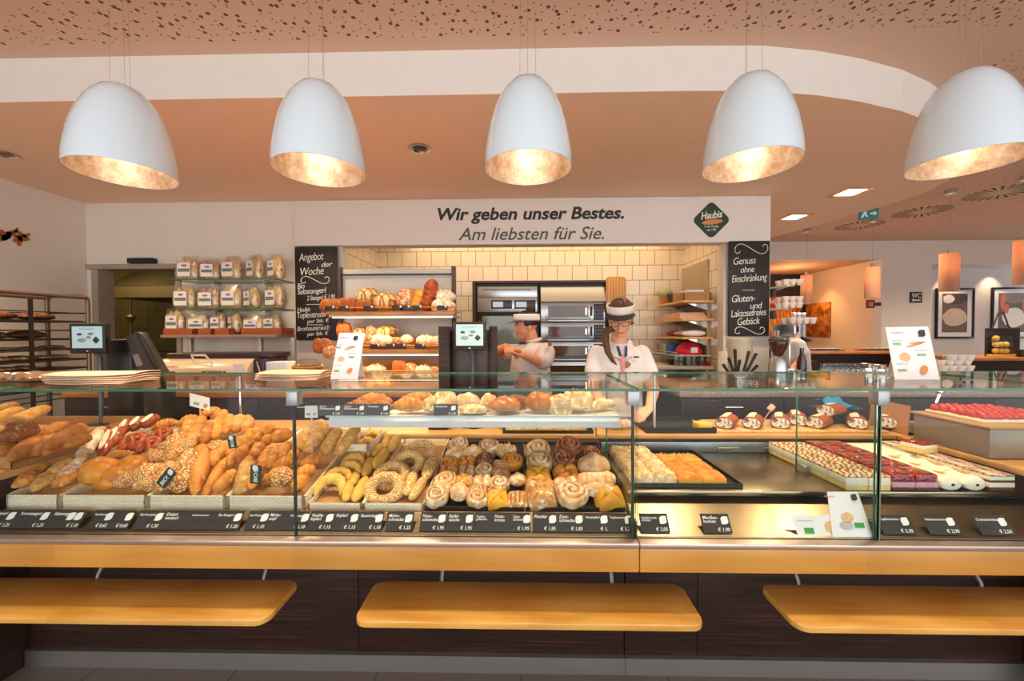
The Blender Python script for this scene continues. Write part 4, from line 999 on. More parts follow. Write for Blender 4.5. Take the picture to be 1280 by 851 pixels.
# ------------------------------------------------------------------ upper shelf
def shelf_item(kname, x, y, w, ratio, label, rot, Yc, dp=1.0):
    base = at(x, y, Yc); d = KIND[kname]['dims']; W = w*mpp(Yc)*1.08
    put(kname, pose(kname, (base.x, Yc, SZ+.0005), (math.cos(rot), math.sin(rot), 0), (0, 0, 1), W, W*d[1]/d[0]*dp, W*ratio), label, 'pastry', 'pastries on the upper glass shelf')
for a in [('croissant', 447, 500, 36, .45, 'plump croissant half hidden by the leftmost shelf tags', .2, 1.80), ('croissant', 477, 498, 32, .5, 'croissant behind the third shelf tag', -.1, 1.80),
          ('croissant', 512, 498, 41, .5, 'large golden croissant right of the shelf tags', .05, 1.80), ('croissant', 468, 490, 44, .42, 'dark golden croissant in the back row, left', .1, 1.93),
          ('croissant', 525, 490, 48, .42, 'long croissant in the back row behind the large one', -.1, 1.93), ('crumble_bun', 545, 500, 32, .62, 'round crumble topped bun in front, left of the single tag', 0, 1.80),
          ('crumble_bun', 556, 489, 28, .75, 'taller crumble bun behind the single tag', 0, 1.91), ('sugared_crescent', 584, 490, 32, .6, 'brown sugared loaf slice in the back row', 0, 1.92),
          ('crumble_bun', 591, 505, 34, .3, 'flat almond topped bun right of the single tag', 0, 1.79), ('sugared_crescent', 609, 500, 30, .7, 'leaning pink iced crescent near the shelf middle', .9, 1.86),
          ('glazed_bun', 632, 500, 36, .55, 'orange glazed danish in the shelf middle', .3, 1.80), ('nut_snail', 645, 490, 26, .6, 'dark nut snail behind the glazed danish', 0, 1.92),
          ('glazed_bun', 674, 497, 34, .72, 'shiny orange glazed bun right of the danish', -.2, 1.82), ('snail_pastry', 700, 498, 30, .7, 'grey sugared snail bun on the upper shelf', .4, 1.82),
          ('crumble_bun', 722, 495, 36, .7, 'large crumble bun at the right of the upper shelf', 0, 1.84), ('sugared_crescent', 751, 503, 38, .4, 'white iced crescent at the right shelf end', .5, 1.86)]: shelf_item(*a)
# board with cake squares, tongs and dark boxes on the rear worktop
Yw = 2.36; wz = .8535
tr = at(680, 540, Yw)
tray(at(630, 540, Yw).x, at(735, 540, Yw).x, 2.18, 2.40, lambda Y: wz, 'black tray of yellow cake squares on the rear worktop', 'black trays on the rear worktop')
M_sq = bread('yellow_cake', '#eab848', '#d9962e', .2)
kind('cake_square', [MB().box(-.045, .045, -.035, .035, 0, .03, .006)], M_sq, (.09, .07, .03))
for i, x in enumerate((642, 660, 681, 702, 722)):
    p = at(x, 538, 2.225); put('cake_square', pose('cake_square', (p.x, 2.225, wz+.0045), (1, .02*(i % 3), 0), (0, 0, 1), 20*mpp(2.28)), f'yellow cake square, {nth(i, 5)} on the rear worktop tray', 'cake', 'yellow cake squares')
tg = MB(); a = at(627, 549, 2.2)
tg.tube([(a.x-.02, 2.3, wz+.006), (a.x+.06, 2.24, wz+.012), (a.x+.17, 2.2, wz+.006)], .004, 6); tg.tube([(a.x-.02, 2.3, wz+.008), (a.x+.06, 2.22, wz+.012), (a.x+.17, 2.185, wz+.006)], .004, 6)
single('serving_tongs', tg, M_chrome, 'steel serving tongs lying on the worktop behind the snail pastries', 'tongs')
for i, (x0, x1, nm) in enumerate(((537, 562, 'black square box on the worktop behind the sesame rings'), (582, 603, 'black round tub on the worktop behind the snail tray'))):
    p, q = at(x0, 540, 2.3), at(x1, 540, 2.3)
    if i == 0:
        single('utensil_box', MB().box(p.x, q.x, 2.26, 2.36, wz, wz+.06, .006), M_black, nm, 'box')
    else:
        r = (q.x-p.x)/2; single('tub', MB().lathe([(0, 0), (r*.8, 0), (r, .05), (r*1.05, .055), (r*.9, .055), (r*.75, .01), (0, .01)], 24, ((p.x+q.x)/2, 2.32, wz)), M_black, nm, 'tub')
# ------------------------------------------------------------------ cake side
tx0, tx1 = SEAM+.03, at(895, 600, 1.72).x
tray(tx0, tx0+.46, 1.63, 2.10, lambda Y: DZ, 'black baking tray of crumble cake on the steel deck', 'steel deck trays')
M_app = bread('apple_cake', '#e09030', '#b85a18', .15, fcol='#f0c060', gloss=.2)
def crumb_cake(nm, mat, top, bumps):
    mb = MB().box(-.045, .045, -.05, .05, 0, .032, .004)
    o = mb.build(nm, mat, sharp=50); o.location = (0, 0, -50)
    g = MB()
    def fn(i, j):
        u, v = -1+2*i, -1+2*j; e = max(0, (1-abs(u)**6)*(1-abs(v)**6))**.4
        return (u*.046, v*.051, .029+.016*e*(1+bumps*nz(u, v, 0, 3.2, 3)))
    g.grid(fn, 18, 18); g.build('topping', top, o, local=True, sharp=70)
    KIND[nm] = dict(P=[o], used=[False], dims=(.09, .1, .045), k=0)
crumb_cake('crumble_cake', B_pale, B_crumb, .9); crumb_cake('apple_cake', B_yel2, M_app, .4)
# crumble pieces 2 columns x 4, apple 2 x 3
ci = 0
for r_ in range(4):
    for c_ in range(2):
        y = 1.69+.105*r_; x = tx0+.05+.095*c_
        put('crumble_cake', pose('crumble_cake', (x, y, DZ+.0045), (1, .03*((ci % 3)-1), 0), (0, 0, 1), .096, .104, .05), f"pale crumble cake piece, {('front', 'second', 'third', 'hindmost')[r_]} row, {('left', 'right')[c_]} file, on the black tray", 'cake', 'crumble cake pieces'); ci += 1
for r_ in range(3):
    for c_ in range(2):
        y = 1.69+.105*r_; x = tx0+.25+.1*c_
        put('apple_cake', pose('apple_cake', (x, y, DZ+.0045), (1, .02*(r_-1), 0), (0, 0, 1), .098, .104, .042), f"orange apple cake piece, {('front', 'middle', 'hindmost')[r_]} row, {('left', 'right')[c_]} file, on the black tray", 'cake', 'apple cake pieces')
cr_ = MB(); random.seed(3)
for i in range(34):
    cr_.sph((tx0+.24+random.random()*.19, 1.98+random.random()*.1, DZ+.007), random.uniform(.002, .006), 6)
tag(cr_.build('crumbs', B_crumb), 'scattered pale crumbs on the empty part of the black tray', 'crumbs', kind='stuff')
# cake rows along the depth
M_cream = plain('cream', '#f3e6cd', .5, var=.03); M_choc = plain('chocolate_sponge', '#5a3020', .7, var=.15, scale=80); M_pinkc = plain('berry_cream', '#d79aa8', .5, var=.15, scale=90)
M_cust = plain('custard_sponge', '#e8c878', .6, var=.08, scale=60)
t = NT('berry_jelly'); v = t.coord('Object'); vo = t.n('ShaderNodeTexVoronoi'); vo.inputs['Scale'].default_value = 75; t.l(v, vo.inputs['Vector'])
t.set(col=t.ramp(vo.outputs['Distance'], [(.1, '#d01a26'), (.45, '#9c0d18'), (.8, '#4a0710')]), rough=.08, coat=.8, spec=.6); t.bump(vo.outputs['Distance'], .8, .01); M_berry = t.m
t = NT('striped_glaze'); v = t.coord('Object', (1, 1, 1), (0, 0, R(35))); w_ = t.n('ShaderNodeTexWave'); w_.inputs['Scale'].default_value = 13; w_.inputs['Distortion'].default_value = 11; w_.inputs['Detail Scale'].default_value = 1.4
t.l(v, w_.inputs['Vector']); t.set(col=t.ramp(w_.outputs['Fac'], [(.25, '#8a5a34'), (.5, '#b98858'), (.8, '#e8cfae')]), rough=.35, coat=.2); M_stripe = t.m
t = NT('choc_swirl'); v = t.coord('Object'); f_ = t.noise(v, 26, 5, .7); t.set(col=t.ramp(f_, [(.4, '#6b3d2c'), (.5, '#c9a58c'), (.6, '#f2e4d6')]), rough=.5); M_swirl = t.m
def slice_kind(nm, layers, sx, sy):
    """layers: (part name, z0, z1, material); the lowest one is the thing's own mesh"""
    o = None
    for k, (pn, a, b, m, bev) in enumerate(layers):
        mb = MB().box(-sx/2, sx/2, -sy/2, sy/2, a, b, bev)
        if k == 0: o = mb.build(nm, m); o.location = (0, 0, -50)
        else: mb.build(pn, m, o, local=True)
    KIND[nm] = dict(P=[o], used=[False], dims=(sx, sy, layers[-1][2]), k=0); return o
slice_kind('custard_slice', [('', 0, .018, M_cust, .002), ('cream_layer', .0182, .052, M_cream, .003), ('glazed_top', .0522, .060, M_stripe, .003)], .088, .098)
slice_kind('berry_slice', [('', 0, .012, M_choc, .001), ('cream_layer', .0122, .034, M_pinkc, .002), ('berry_jelly', .0342, .068, M_berry, .010)], .09, .098)
slice_kind('chocolate_slice', [('', 0, .014, M_choc, .001), ('cream_layer', .0142, .034, M_cream, .002), ('sponge_layer', .0342, .042, M_choc, .001), ('cream_top', .0422, .058, M_cream, .003), ('swirled_top', .0582, .066, M_swirl, .003)], .10, .098)
slice_kind('chocolate_cream_slice', [('', 0, .03, M_choc, .002), ('cream_layer', .0302, .045, M_pinkc, .002), ('swirled_top', .0452, .058, M_swirl, .003)], .09, .098)
o = SL(.098, .09, .06, p=9, q=3, seed=31, amp=.03, flat=.9).build('cream_roll_slice', M_cream); o.location = (0, 0, -50)
MB().sph((0, 0, .058), (.03, .014, .003), 10).build('caramel_stripe', B_apri, o, local=True); KIND['cream_roll_slice'] = dict(P=[o], used=[False], dims=(.098, .09, .06), k=0)
slice_kind('pink_cream_slice', [('', 0, .022, M_pinkc, .002), ('cream_layer', .0222, .055, M_cream, .005)], .09, .098)
slice_kind('plum_slice', [('', 0, .02, M_cust, .002), ('cream_layer', .0202, .04, M_cream, .003), ('plum_jelly', .0402, .050, M_berry, .003)], .10, .09)
names_r = ['front', 'second', 'third', 'fourth', 'fifth', 'hindmost']
def cake_rows(nm, xs, ys, desc, group, rz=0, files=('left', 'right'), zb=DZ, sx=None):
    for i, y in enumerate(ys):
        for j, x in enumerate(xs):
            d = KIND[nm]['dims']; rr = names_r[i] if i < len(ys)-1 else 'hindmost'
            f_ = f', {files[j]} file' if len(xs) > 1 else ''
            put(nm, pose(nm, (x, y, zb+.0006), (math.cos(rz+.015*((i*3+j) % 3-1)), math.sin(rz), 0), (0, 0, 1), sx), f'{desc}, {rr} in its row{f_}', 'cake', group)
ys5 = [1.66+.1005*i for i in range(5)]
cake_rows('custard_slice', (1.368, 1.459), ys5, 'custard slice with streaky brown glaze', 'custard slices')
cake_rows('berry_slice', (1.556, 1.649), ys5, 'red berry jelly slice', 'berry slices')
cake_rows('cream_roll_slice', (1.745, 1.841), [1.655+.1*i for i in range(3)], 'pale rounded cream roll slice', 'cream roll slices', PI/2, sx=.099)
cake_rows('pink_cream_slice', (1.745, 1.838), [1.96+.1*i for i in range(2)], 'white topped slice with pink base', 'pink based slices')
cake_rows('chocolate_slice', (1.945,), ys5, 'layered chocolate cream slice', 'chocolate cream slices')
p = Vector((1.93, 1.93, DZ+.0670))
put('plum_slice', pose('plum_slice', p, (1, .25, 0), (0, 0, 1), .10), 'slice with red jelly top lying on the chocolate slices', 'cake', 'jelly slices')
# strudels on the rear worktop
M_str = bread('strudel_crust', '#a84f1c', '#7c3210', gloss=.15)
t = NT('strudel_cut'); v = t.coord('Object'); f_ = t.noise(v, 60, 3); t.set(col=t.ramp(f_, [(.42, '#4f4a4a'), (.5, '#d8c8b0'), (.62, '#f3ead8')]), rough=.6); M_scut = t.m
def strudel_kind():
    L, W, H = .16, .085, .058
    mb = MB()
    def fn(i, j):
        t_ = -1+2*i; a = 2*PI*j; e = 1 if t_ < .55 else 1-.35*((t_-.55)/.45)**2
        z = math.sin(a); return (t_*L/2, math.cos(a)*W/2*e, H*.45+(H*.55 if z > 0 else H*.45)*z*e*(1+.05*nz(t_*2, z, 0, 2, 4)))
    mb.grid(fn, 16, 20); b = mb.bm; bmesh.ops.holes_fill(b, edges=[e for e in b.edges if e.is_boundary], sides=0)
    o = mb.build('strudel', M_str); o.location = (0, 0, -50)
    P = [(-L/2-.0006, math.cos(2*PI*k/20)*W*.45, H*.47+(H*.48 if math.sin(2*PI*k/20) > 0 else H*.40)*math.sin(2*PI*k/20)) for k in range(20)]
    MB().prism(P, (-.0012, 0, 0)).build('cut_face', M_scut, o, local=True)
    g = MB()
    def fs(i, j):
        a = PI*(.30+.26*j); return ((-1+2*i)*L*.42, math.cos(a)*W/2*1.015, H*.45+H*.56*math.sin(a)+.001)
    g.grid(fs, 10, 6); g.build('sugar_dusting', plain('icing_sugar', '#ecd2bc', .8), o, local=True)
    KIND['strudel'] = dict(P=[o], used=[False], dims=(L, W, H), k=0)
strudel_kind()
sb = single('serving_board', MB().box(at(888, 543, 2.24).x, 2.04, 2.20, 2.49, wz, wz+.012, .003), M_beechy, 'long wooden serving board under the strudels', 'board')
bz = wz+.0125
for x, w_, Y, rz, zz, lab in [(913, 36, 2.28, -2.25, 0, 'leftmost cut strudel on the serving board'), (946, 38, 2.28, -2.2, 0, 'second strudel from left on the serving board'), (980, 34, 2.29, -2.15, 0, 'third strudel from left, left of the glass divider'),
                          (1001, 30, 2.36, -2.1, 0, 'strudel end piece behind the glass divider edge'), (1030, 42, 2.28, -2.5, 0, 'fourth strudel, with bluish cut face, right of divider'),
                          (1076, 40, 2.28, -2.2, 0, 'strudel at the right of the board near the glass clamp'), (1046, 42, 2.34, -2.6, .056, 'topmost strudel lying across two others under the blue cloth'), (1112, 34, 2.30, -2.2, 0, 'rightmost strudel end on the serving board')]:
    p = at(x, 530, Y); L = .18
    put('strudel', pose('strudel', (p.x, Y+.03, bz+zz), (math.cos(rz+PI), math.sin(rz+PI), 0), (0, 0, 1), L, .098, .066), lab, 'strudel', 'strudels on the serving board')
p = at(879, 540, 2.24); put('cake_square', pose('cake_square', (p.x, 2.25, wz+.006), (1, .1, 0), (0, 0, 1), .085, .07, .045), 'yellow cake end left of the strudels', 'cake', 'yellow cake squares')
tray(at(800, 540, 2.3).x, at(884, 540, 2.3).x, 2.19, 2.49, lambda Y: wz, 'empty black tray on the rear worktop left of the strudels', 'black trays on the rear worktop', h=.03)
# plain pastries at the divider end of the worktop
p = at(775, 540, 2.3); put('bear_claw', pose('bear_claw', (p.x, 2.3, wz+.0005), (1, .1, 0), (0, 0, 1), .17, .09, .05), 'cut pastry left on the worktop behind the glass joint', 'pastry', 'pastries on the rear worktop')
# blue cloth
bc = at(1046, 504, 2.42)
mb = MB()
def fb(i, j):
    u, v = -1+2*i, -1+2*j
    r2 = u*u+v*v
    return (bc.x+u*.085+.01*math.sin(5*v), 2.42+v*.05, .968+.055*math.exp(-2.2*((u+.2)**2+v*v))+.012*math.sin(6*u+2*v)-.015*u)
mb.grid(fb, 24, 14); 
cl_ = single('cloth', mb, plain('blue_cloth', '#1784b4', .8, var=.1, scale=30), 'crumpled bright blue cloth behind the topmost strudel', 'cloth')
cl_.modifiers.new('thick', 'SOLIDIFY').thickness = .003
st = at(1046, 506, 2.45); 
single('cutting_block', MB().box(bc.x-.13, bc.x+.13, 2.37, 2.50, bz, .955, .004), M_dwood, 'dark wooden block on the worktop carrying the blue cloth', 'block')
# wooden pin marker by the strudels
p = at(964, 508, 2.3); mb = MB().cyl((p.x-.012, 2.3, p.z-.02), (p.x+.012, 2.3, p.z+.005), .016); mb.tube([(p.x-.002, 2.3, p.z-.018), (p.x-.05, 2.32, bz)], .003, 6)
single('wooden_knob', mb, plain('pale_wood', '#d8b088', .6), 'round pale wooden knob on a thin rod over the strudels', 'knob')
# right return counter: cake stand, cover, case
t = thing('strawberry_cake', (at(1232, 520, 1.95).x, 1.95, .85), 'red strawberry cake on a low stand at the right return counter', 'cake')
cx, cyk = at(1232, 520, 1.95).x, 1.95
t.location.z = 1.0
MB().box(cx-.16, cx+.16, 1.82, 2.08, .997, 1.012, .004).build('base', B_cut, t)
random.seed(9); g = MB()
for i in range(9):
    for j in range(6):
        g.sph((cx-.135+.034*i+random.uniform(-.005, .005), 1.84+.042*j, 1.024), (.018, .02, .02+random.uniform(-.003, .005)), 10)
g.build('strawberries', plain('strawberry', '#c22a1e', .25, coat=.4, var=.15, scale=50), t)
t2 = thing('cake_cover_box', (cx, 1.95, .851), 'translucent box under the strawberry cake on the return counter', 'box')
MB().box(cx-.20, cx+.15, 1.76, 2.10, .851, .985, .01).build('body', plain('grey_translucent', '#8f7f70', .25, var=.02), t2)
MB().box(cx-.21, cx+.16, 1.75, 2.11, .9855, .9965, .003).build('lid', plain('tan_lid', '#b88a5c', .4), t2)
# tilted dark case in front of it
p = at(1128, 560, 2.2); q = at(1150, 512, 2.3)
t3 = thing('tablet_case', (2.22, 2.25, .851), 'open dark leather case leaning beside the strudels', 'case')
MB().prism([(2.10, 2.16, .853), (2.15, 2.2, 1.005), (2.155, 2.2, 1.003), (2.105, 2.16, .851)], (0, .24, 0)).build('lid', plain('tan_leather', '#a9744a', .5), t3)
MB().box(2.107, 2.36, 2.16, 2.40, .851, .866, .002).build('base', M_black, t3)
single('white_cake_block', MB().box(2.12, 2.22, 1.50, 1.58, .851, .885, .004), M_cream, 'white cake piece at the lower right edge of the return counter', 'cake')
tg = at(1170, 512, 2.3)
mb = MB().tube([(tg.x, 2.3, 1.005), (tg.x+.03, 2.31, 1.05)], .006, 8); mb.sph((tg.x+.04, 2.315, 1.065), (.02, .012, .018), 12)
single('ice_scoop', mb, M_chrome, 'small steel scoop standing behind the dark case', 'scoop')
for kk, K in KIND.items():
    for u, p_ in zip(K['used'], K['P']):
        if not u:
            for c_ in list(p_.children): bpy.data.objects.remove(c_)
            bpy.data.objects.remove(p_)
# ================================================================== behind the counter
M_slate = plain('blackboard', '#221a16', .6, var=.08)
M_rackwood = wood('rack_wood', '#b9762f', '#d8994f', 'x', 1, .4)
M_panelg = plain('grey_back_panel', '#c9c4bb', .5, var=.02)
M_frame = plain('dark_frame', '#453830', .45)
# back counters
def back_counter(x0, x1, z, top, label, drawers, ya=2.75, yb=3.6):
    t = thing('back_counter', ((x0+x1)/2, ya, 0), label, 'counter', 'back counters')
    MB().box(x0, x1, ya+.02, yb, .08, z-.04).build('carcass', M_dwood, t)
    MB().box(x0, x1, ya+.06, yb, 0, .08).build('plinth', M_black, t)
    MB().box(x0-.01, x1+.01, ya, yb, z-.04, z, .004).build('worktop', top, t)
    n = drawers; w = (x1-x0)/n
    for i in range(n):
        a, b = x0+i*w+.004, x0+(i+1)*w-.004
        d = MB().box(a, b, ya+.005, ya+.0195, z-.26, z-.05, .002).build('drawer', M_dwood, t)
        MB().tube([(((a+b)/2-.06), ya+.005, z-.10), ((a+b)/2-.06, ya-.02, z-.105), ((a+b)/2+.06, ya-.02, z-.105), ((a+b)/2+.06, ya+.005, z-.10)], .005, 8).build('handle', M_chrome, d)
        MB().box(a, b, ya+.005, ya+.0195, .10, z-.27, .002).build('door', M_dwood, t)
    return t
t = NT('speckled_granite'); v = t.coord('Object'); vo = t.n('ShaderNodeTexVoronoi'); vo.inputs['Scale'].default_value = 120; t.l(v, vo.inputs['Vector'])
t.set(col=t.mix(t.noise(v, 60, 3), t.mix(.6, vo.outputs['Color'], '#a98a6c'), '#7d6450'), rough=.25); M_granite = t.m
bc0, bc1 = -3.3, -.45
back_counter(bc0, bc1, 1.0, wood('back_counter_wood', '#9c5a28', '#bb7438', 'x', 1, .4), 'left back counter with brown wooden top and dark drawers', 4)
back_counter(1.12, 5.4, 1.0, M_granite, 'right back counter with speckled granite top and dark drawers', 6)
# ------------------------------------------------------------------ blackboards
M_cl = plain('chalk_line', '#efece4', .9, var=.05)
def blackboard(x0, x1, y0, y1, Y, label, lines, swirls, bars=()):
    a, b = at(x0, y1, Y), at(x1, y0, Y); z1 = at((x0+x1)/2, y0, Y).z; z0 = at((x0+x1)/2, y1, Y).z
    t = thing('blackboard', ((a.x+b.x)/2, Y, z0), label, 'blackboard', 'chalk menu boards')
    MB().box(a.x, b.x, Y, Y+.02, z0, z1, .002).build('board', M_slate, t)
    for s, u0, u1, yb, hh in lines:
        p = at(u0, yb, Y); q = at(u1, yb, Y)
        o = text(s, 1.0, M_cl, None, Matrix.Identity(4), .22, -.012, 'LEFT', 'chalk_line', .0005, .92)
        V = [v.co for v in o.data.vertices]; xa, xb_ = min(v.x for v in V), max(v.x for v in V)
        sx = (q.x-p.x)/(xb_-xa); sy = hh*mpp(Y)/.72
        o.data.transform(frame_m((p.x-xa*sx, Y-.0012, p.z), (1, 0, .06), (0, 0, 1)) @ Matrix.Diagonal((sx, sy, 1, 1)))
        o.parent = t; o.data.transform(Matrix.Translation(-wloc(t)))
    k = mpp(Y)
    for cx_, cy_, w, h, fl in swirls:
        raw = [Vector((0, 0))]; N = 120          # a double spiral drawn with steadily growing curvature
        for sg in (1, -1):
            q = Vector((0, 0)); th = -.45
            seg_ = []
            for i in range(N//2):
                u = i/(N//2); th = -.5+5.2*u**2.6; q = q+Vector((math.cos(th), math.sin(th)))*sg; seg_.append(q.copy())
            raw = raw+seg_ if sg == 1 else seg_[::-1]+raw
        X = [v.x for v in raw]; Z = [v.y for v in raw]; p = at(cx_, cy_, Y); P = []
        for v in raw[::3]: P.append((p.x+((v.x-min(X))/(max(X)-min(X))-.5)*w*k, Y-.002, p.z+((v.y-min(Z))/(max(Z)-min(Z))-.5)*h*k))
        MB().tube(P, .0035, 5).build('chalk_flourish', M_cl, t)
    for u0, u1, yv in bars:
        p, q = at(u0, yv, Y), at(u1, yv, Y); MB().box(p.x, q.x, Y-.002, Y-.0003, p.z-.002, p.z+.002).build('chalk_stroke', M_cl, t)
    return t
blackboard(370, 421, 308.5, 425, 3.93, 'blackboard left of the alcove chalked Angebot der Woche with offers',
    [('Angebot', 374, 405, 326.5, 10), ('der', 402, 416, 334, 7), ('Woche', 376, 405, 344.5, 10), ('Bio', 372, 381, 361, 7), ('Salzstangerl', 372, 408, 368, 7), ('2 Stangerl € 1,90', 384, 419, 375.5, 6),
     ('Haubis', 372, 388, 390, 6), ('Topfenstrudel', 372, 408, 398, 8), ('per Stk. €', 384, 412, 404, 5), ('Brothausstrauch', 372, 412, 414, 6), ('per Stk. €', 384, 411, 420, 5)],
    [(394, 350, 36, 9, -1)], [(383, 409, 380.5), (384, 404, 406)])
blackboard(911, 962.5, 301, 420, 3.93, 'blackboard right of the alcove chalked Genuss ohne Einschränkung',
    [('Genuss', 917, 945, 331, 9), ('ohne', 926, 943, 341, 8), ('Einschränkung', 915, 959, 353, 9), ('Gluten-', 915, 944, 378, 9), ('und', 938, 953, 386, 8), ('Laktosefreies', 914, 958, 396.5, 9), ('Gebäck', 922, 950, 406.5, 9)],
    [(939, 311, 40, 12, -1), (937, 413, 36, 9, -1)], [(928, 943, 362.5)])
# ------------------------------------------------------------------ bread rack in the alcove mouth
RF, RB = 3.28, 3.72                       # shelf fronts and back panel
rx0, rx1 = at(424, 400, RB).x, at(570, 400, RB).x
rtop = at(495, 336, RB).z
rk = thing('bread_rack', ((rx0+rx1)/2, RB, 0), 'lit bread rack with dark uprights and three sloping shelves of loaves', 'rack')
for x in (rx0, rx1-.035): MB().box(x, x+.035, RB-.03, RB+.03, 0, rtop+.02, .003).build('upright', M_frame, rk)
MB().box(rx0+.035, rx1-.035, RB-.012, RB+.012, at(495, 342, RB).z-.015, at(495, 342, RB).z, .002).build('top_rail', M_frame, rk)
MB().box(rx0+.035, rx1-.035, RB+.0, RB+.01, at(495, 342, RB).z+.0005, rtop).build('top_panel', M_panelg, rk)
MB().box(rx0+.035, rx1-.035, RB+.013, RB+.02, .9, at(495, 342, RB).z).build('back_panel', M_panelg, rk)
M_strip2 = emit('light_strip', '#fff0c8', 3)
shelf_z = []
for (yf_, xL, xR, nm) in ((391, 408, 569, 'top'), (438.5, 412, 572, 'middle'), (470, 416, 574, 'bottom')):
    z = at(490, yf_, RF).z; x0, x1 = at(xL, yf_, RF).x, at(xR, yf_, RF).x; shelf_z.append(z); sl = .03
    MB().prism([(x0, RF, z-.008), (x0, RB-.031, z-.008+sl), (x0, RB-.031, z+sl), (x0, RF, z)], (x1-x0, 0, 0)).build('wooden_shelf', M_rackwood, rk)
    MB().box(x0, x1, RF-.012, RF, z-.016, z+.012, .002).build('front_bar', M_rackwood, rk)
    MB().tube([(x0-.01, RF-.02, z+.045), (x1+.01, RF-.02, z+.045)], .006, 8).build('front_rail', M_rackwood, rk)
    MB().box(x0+.02, x1-.02, RF+.0, RB-.04, z-.032, z-.0165).build('metal_tray', M_panelg, rk)
    MB().box(x0+.04, x1-.03, RF+.02, RF+.045, z-.040, z-.0325).build('light_tube', M_strip2, rk)
    MB().box(x0+.06, x1-.06, RB-.06, RB-.05, z+.0, z+.11).build('wooden_backboard', M_rackwood, rk)
def rack_tag(px, k, i, n):
    z = shelf_z[k]; p = at(px, 400, RF-.028)
    t = thing('shelf_tag', (p.x, RF-.028, z+.02), f'dark shelf tag with pale dot on the {("top", "middle")[k]} bread rack rail, {nth(i, n)}', 'price tag', 'bread rack tags')
    MB().box(p.x-.045, p.x+.045, RF-.031, RF-.027, z+.018, z+.058, .002).build('board', M_tag, t)
    MB().sph((p.x+.028, RF-.032, z+.05), (.010, .003, .010), 10).build('dot', M_blank, t)
tg_ = (413, 430, 461, 497, 507, 522, 553)
for i, px in enumerate(tg_): rack_tag(px, 0, i, len(tg_))
tg_ = (469, 488, 501, 525)
for i, px in enumerate(tg_): rack_tag(px, 1, i, len(tg_))
t = NT('scored_loaf'); v = t.coord('Object', (1, 1, 1), (0, 0, R(40))); sx = t.n('ShaderNodeSeparateXYZ'); t.l(v, sx.inputs[0]); f_ = t.noise(t.coord('Object'), 26, 4)
wa = t.math('ABSOLUTE', t.math('SINE', t.math('ADD', t.math('MULTIPLY', sx.outputs[0], 62), t.math('MULTIPLY', f_, 1.2)))); wb = t.math('ABSOLUTE', t.math('SINE', t.math('ADD', t.math('MULTIPLY', sx.outputs[1], 62), t.math('MULTIPLY', f_, 1.2))))
mn_ = t.math('MINIMUM', wa, wb); t.set(col=t.ramp(t.math('ADD', mn_, t.math('MULTIPLY', f_, .3)), [(.22, '#7c4018'), (.42, '#c88a44'), (.7, '#e8c88c')]), rough=.5); t.bump(mn_, .5, .01); B_scored = t.m; B_brown = bread('brown_loaf', '#b9692e', '#8a4316', gloss=.1); B_corn = bread('corn_loaf', '#e0ab48', '#c98a26')
B_tall = bread('tall_plait', '#a5481a', '#7c2e0c', gloss=.2); B_flour = bread('floured_loaf', '#d8b58c', '#a87448', .7); B_rust = bread('rustic_loaf', '#c98a4c', '#8c4e20', .35)
kind('box_loaf', [SL(.22, .12, .12, p=5, q=3, seed=41)], B_brown, (.22, .12, .12))
def cross(t_, a):
    s = math.sin(a)
    if s < 0: return 1
    u, v = t_, math.cos(a); return 1-.04*max(0, 1-min(abs((u*2) % 1-.5), abs((v*2) % 1-.5))/.13)
kind('round_loaf', [SL(.2, .19, .11, p=2, seed=42, score=cross, nt=40, na=32)], B_scored, (.2, .19, .11))
kind('floured_round', [SL(.17, .15, .1, p=2, seed=43, amp=.12)], B_flour, (.17, .15, .1))
kind('oval_loaf', [SL(.24, .12, .1, p=2.2, seed=44, score=long_slash(.15, .2))], B_rust, (.24, .12, .1))
kind('corn_stick_loaf', [SL(.26, .085, .075, p=4, seed=45, score=ridges(7, .08), nt=40)], B_corn, (.26, .085, .075))
kind('tall_plait', [SL(.34, .11, .10, p=5, seed=46, score=braid(6), nt=50)], B_tall, (.34, .11, .10))
def rloaf(kn, px, py, w, h, Y, label, base=None, rot=0, up=False, ax=None):
    """loaf centred on a pixel; w x h is its size in pixels; up = standing on end"""
    k = mpp(Y)*1.16; c = at(px, py-1, Y); W, H_ = w*k, h*k
    if up:
        x = Vector(ax or (0, .25, 1)); M = pose(kn, c-x.normalized()*0, x, (0, -1, .25), H_, W, W*.8)
        M.translation = c+Vector((0, .04, 0)); M = M @ Matrix.Translation((0, 0, -KIND[kn]['dims'][2]*.5))
    else:
        z = c.z-H_/2 if base is None else base
        M = pose(kn, (c.x, Y, z), (math.cos(rot), math.sin(rot), 0), (0, -.18, 1), W, W*KIND[kn]['dims'][1]/KIND[kn]['dims'][0], H_)
    put(kn, M, label, 'bread', 'loaves on the bread rack')
s1, s2, s3 = shelf_z
for a in [('box_loaf', 417, 384, 27, 17, 3.40, 'shiny brown box loaf at the left end of the top shelf'), ('box_loaf', 436, 383, 20, 17, 3.42, 'second brown box loaf on the top shelf'),
          ('round_loaf', 461, 372, 27, 20, 3.56, 'round scored loaf stacked at the back of the top shelf'), ('box_loaf', 456, 383, 18, 14, 3.38, 'pale cut loaf under the stacked round loaf'),
          ('round_loaf', 483, 378, 26, 20, 3.44, 'round scored loaf in the middle of the top shelf')]: rloaf(*a)
rloaf('oval_loaf', 504, 374, 19, 25, 3.45, 'oval loaf standing upright on the top shelf', up=True, ax=(.12, .25, 1))
rloaf('oval_loaf', 513, 373, 12, 23, 3.52, 'dark sliced loaf standing behind the upright oval loaf', up=True, ax=(.1, .25, 1))
rloaf('corn_stick_loaf', 521, 375, 14, 25, 3.45, 'yellow corn loaf standing on end', up=True, ax=(.3, .25, 1))
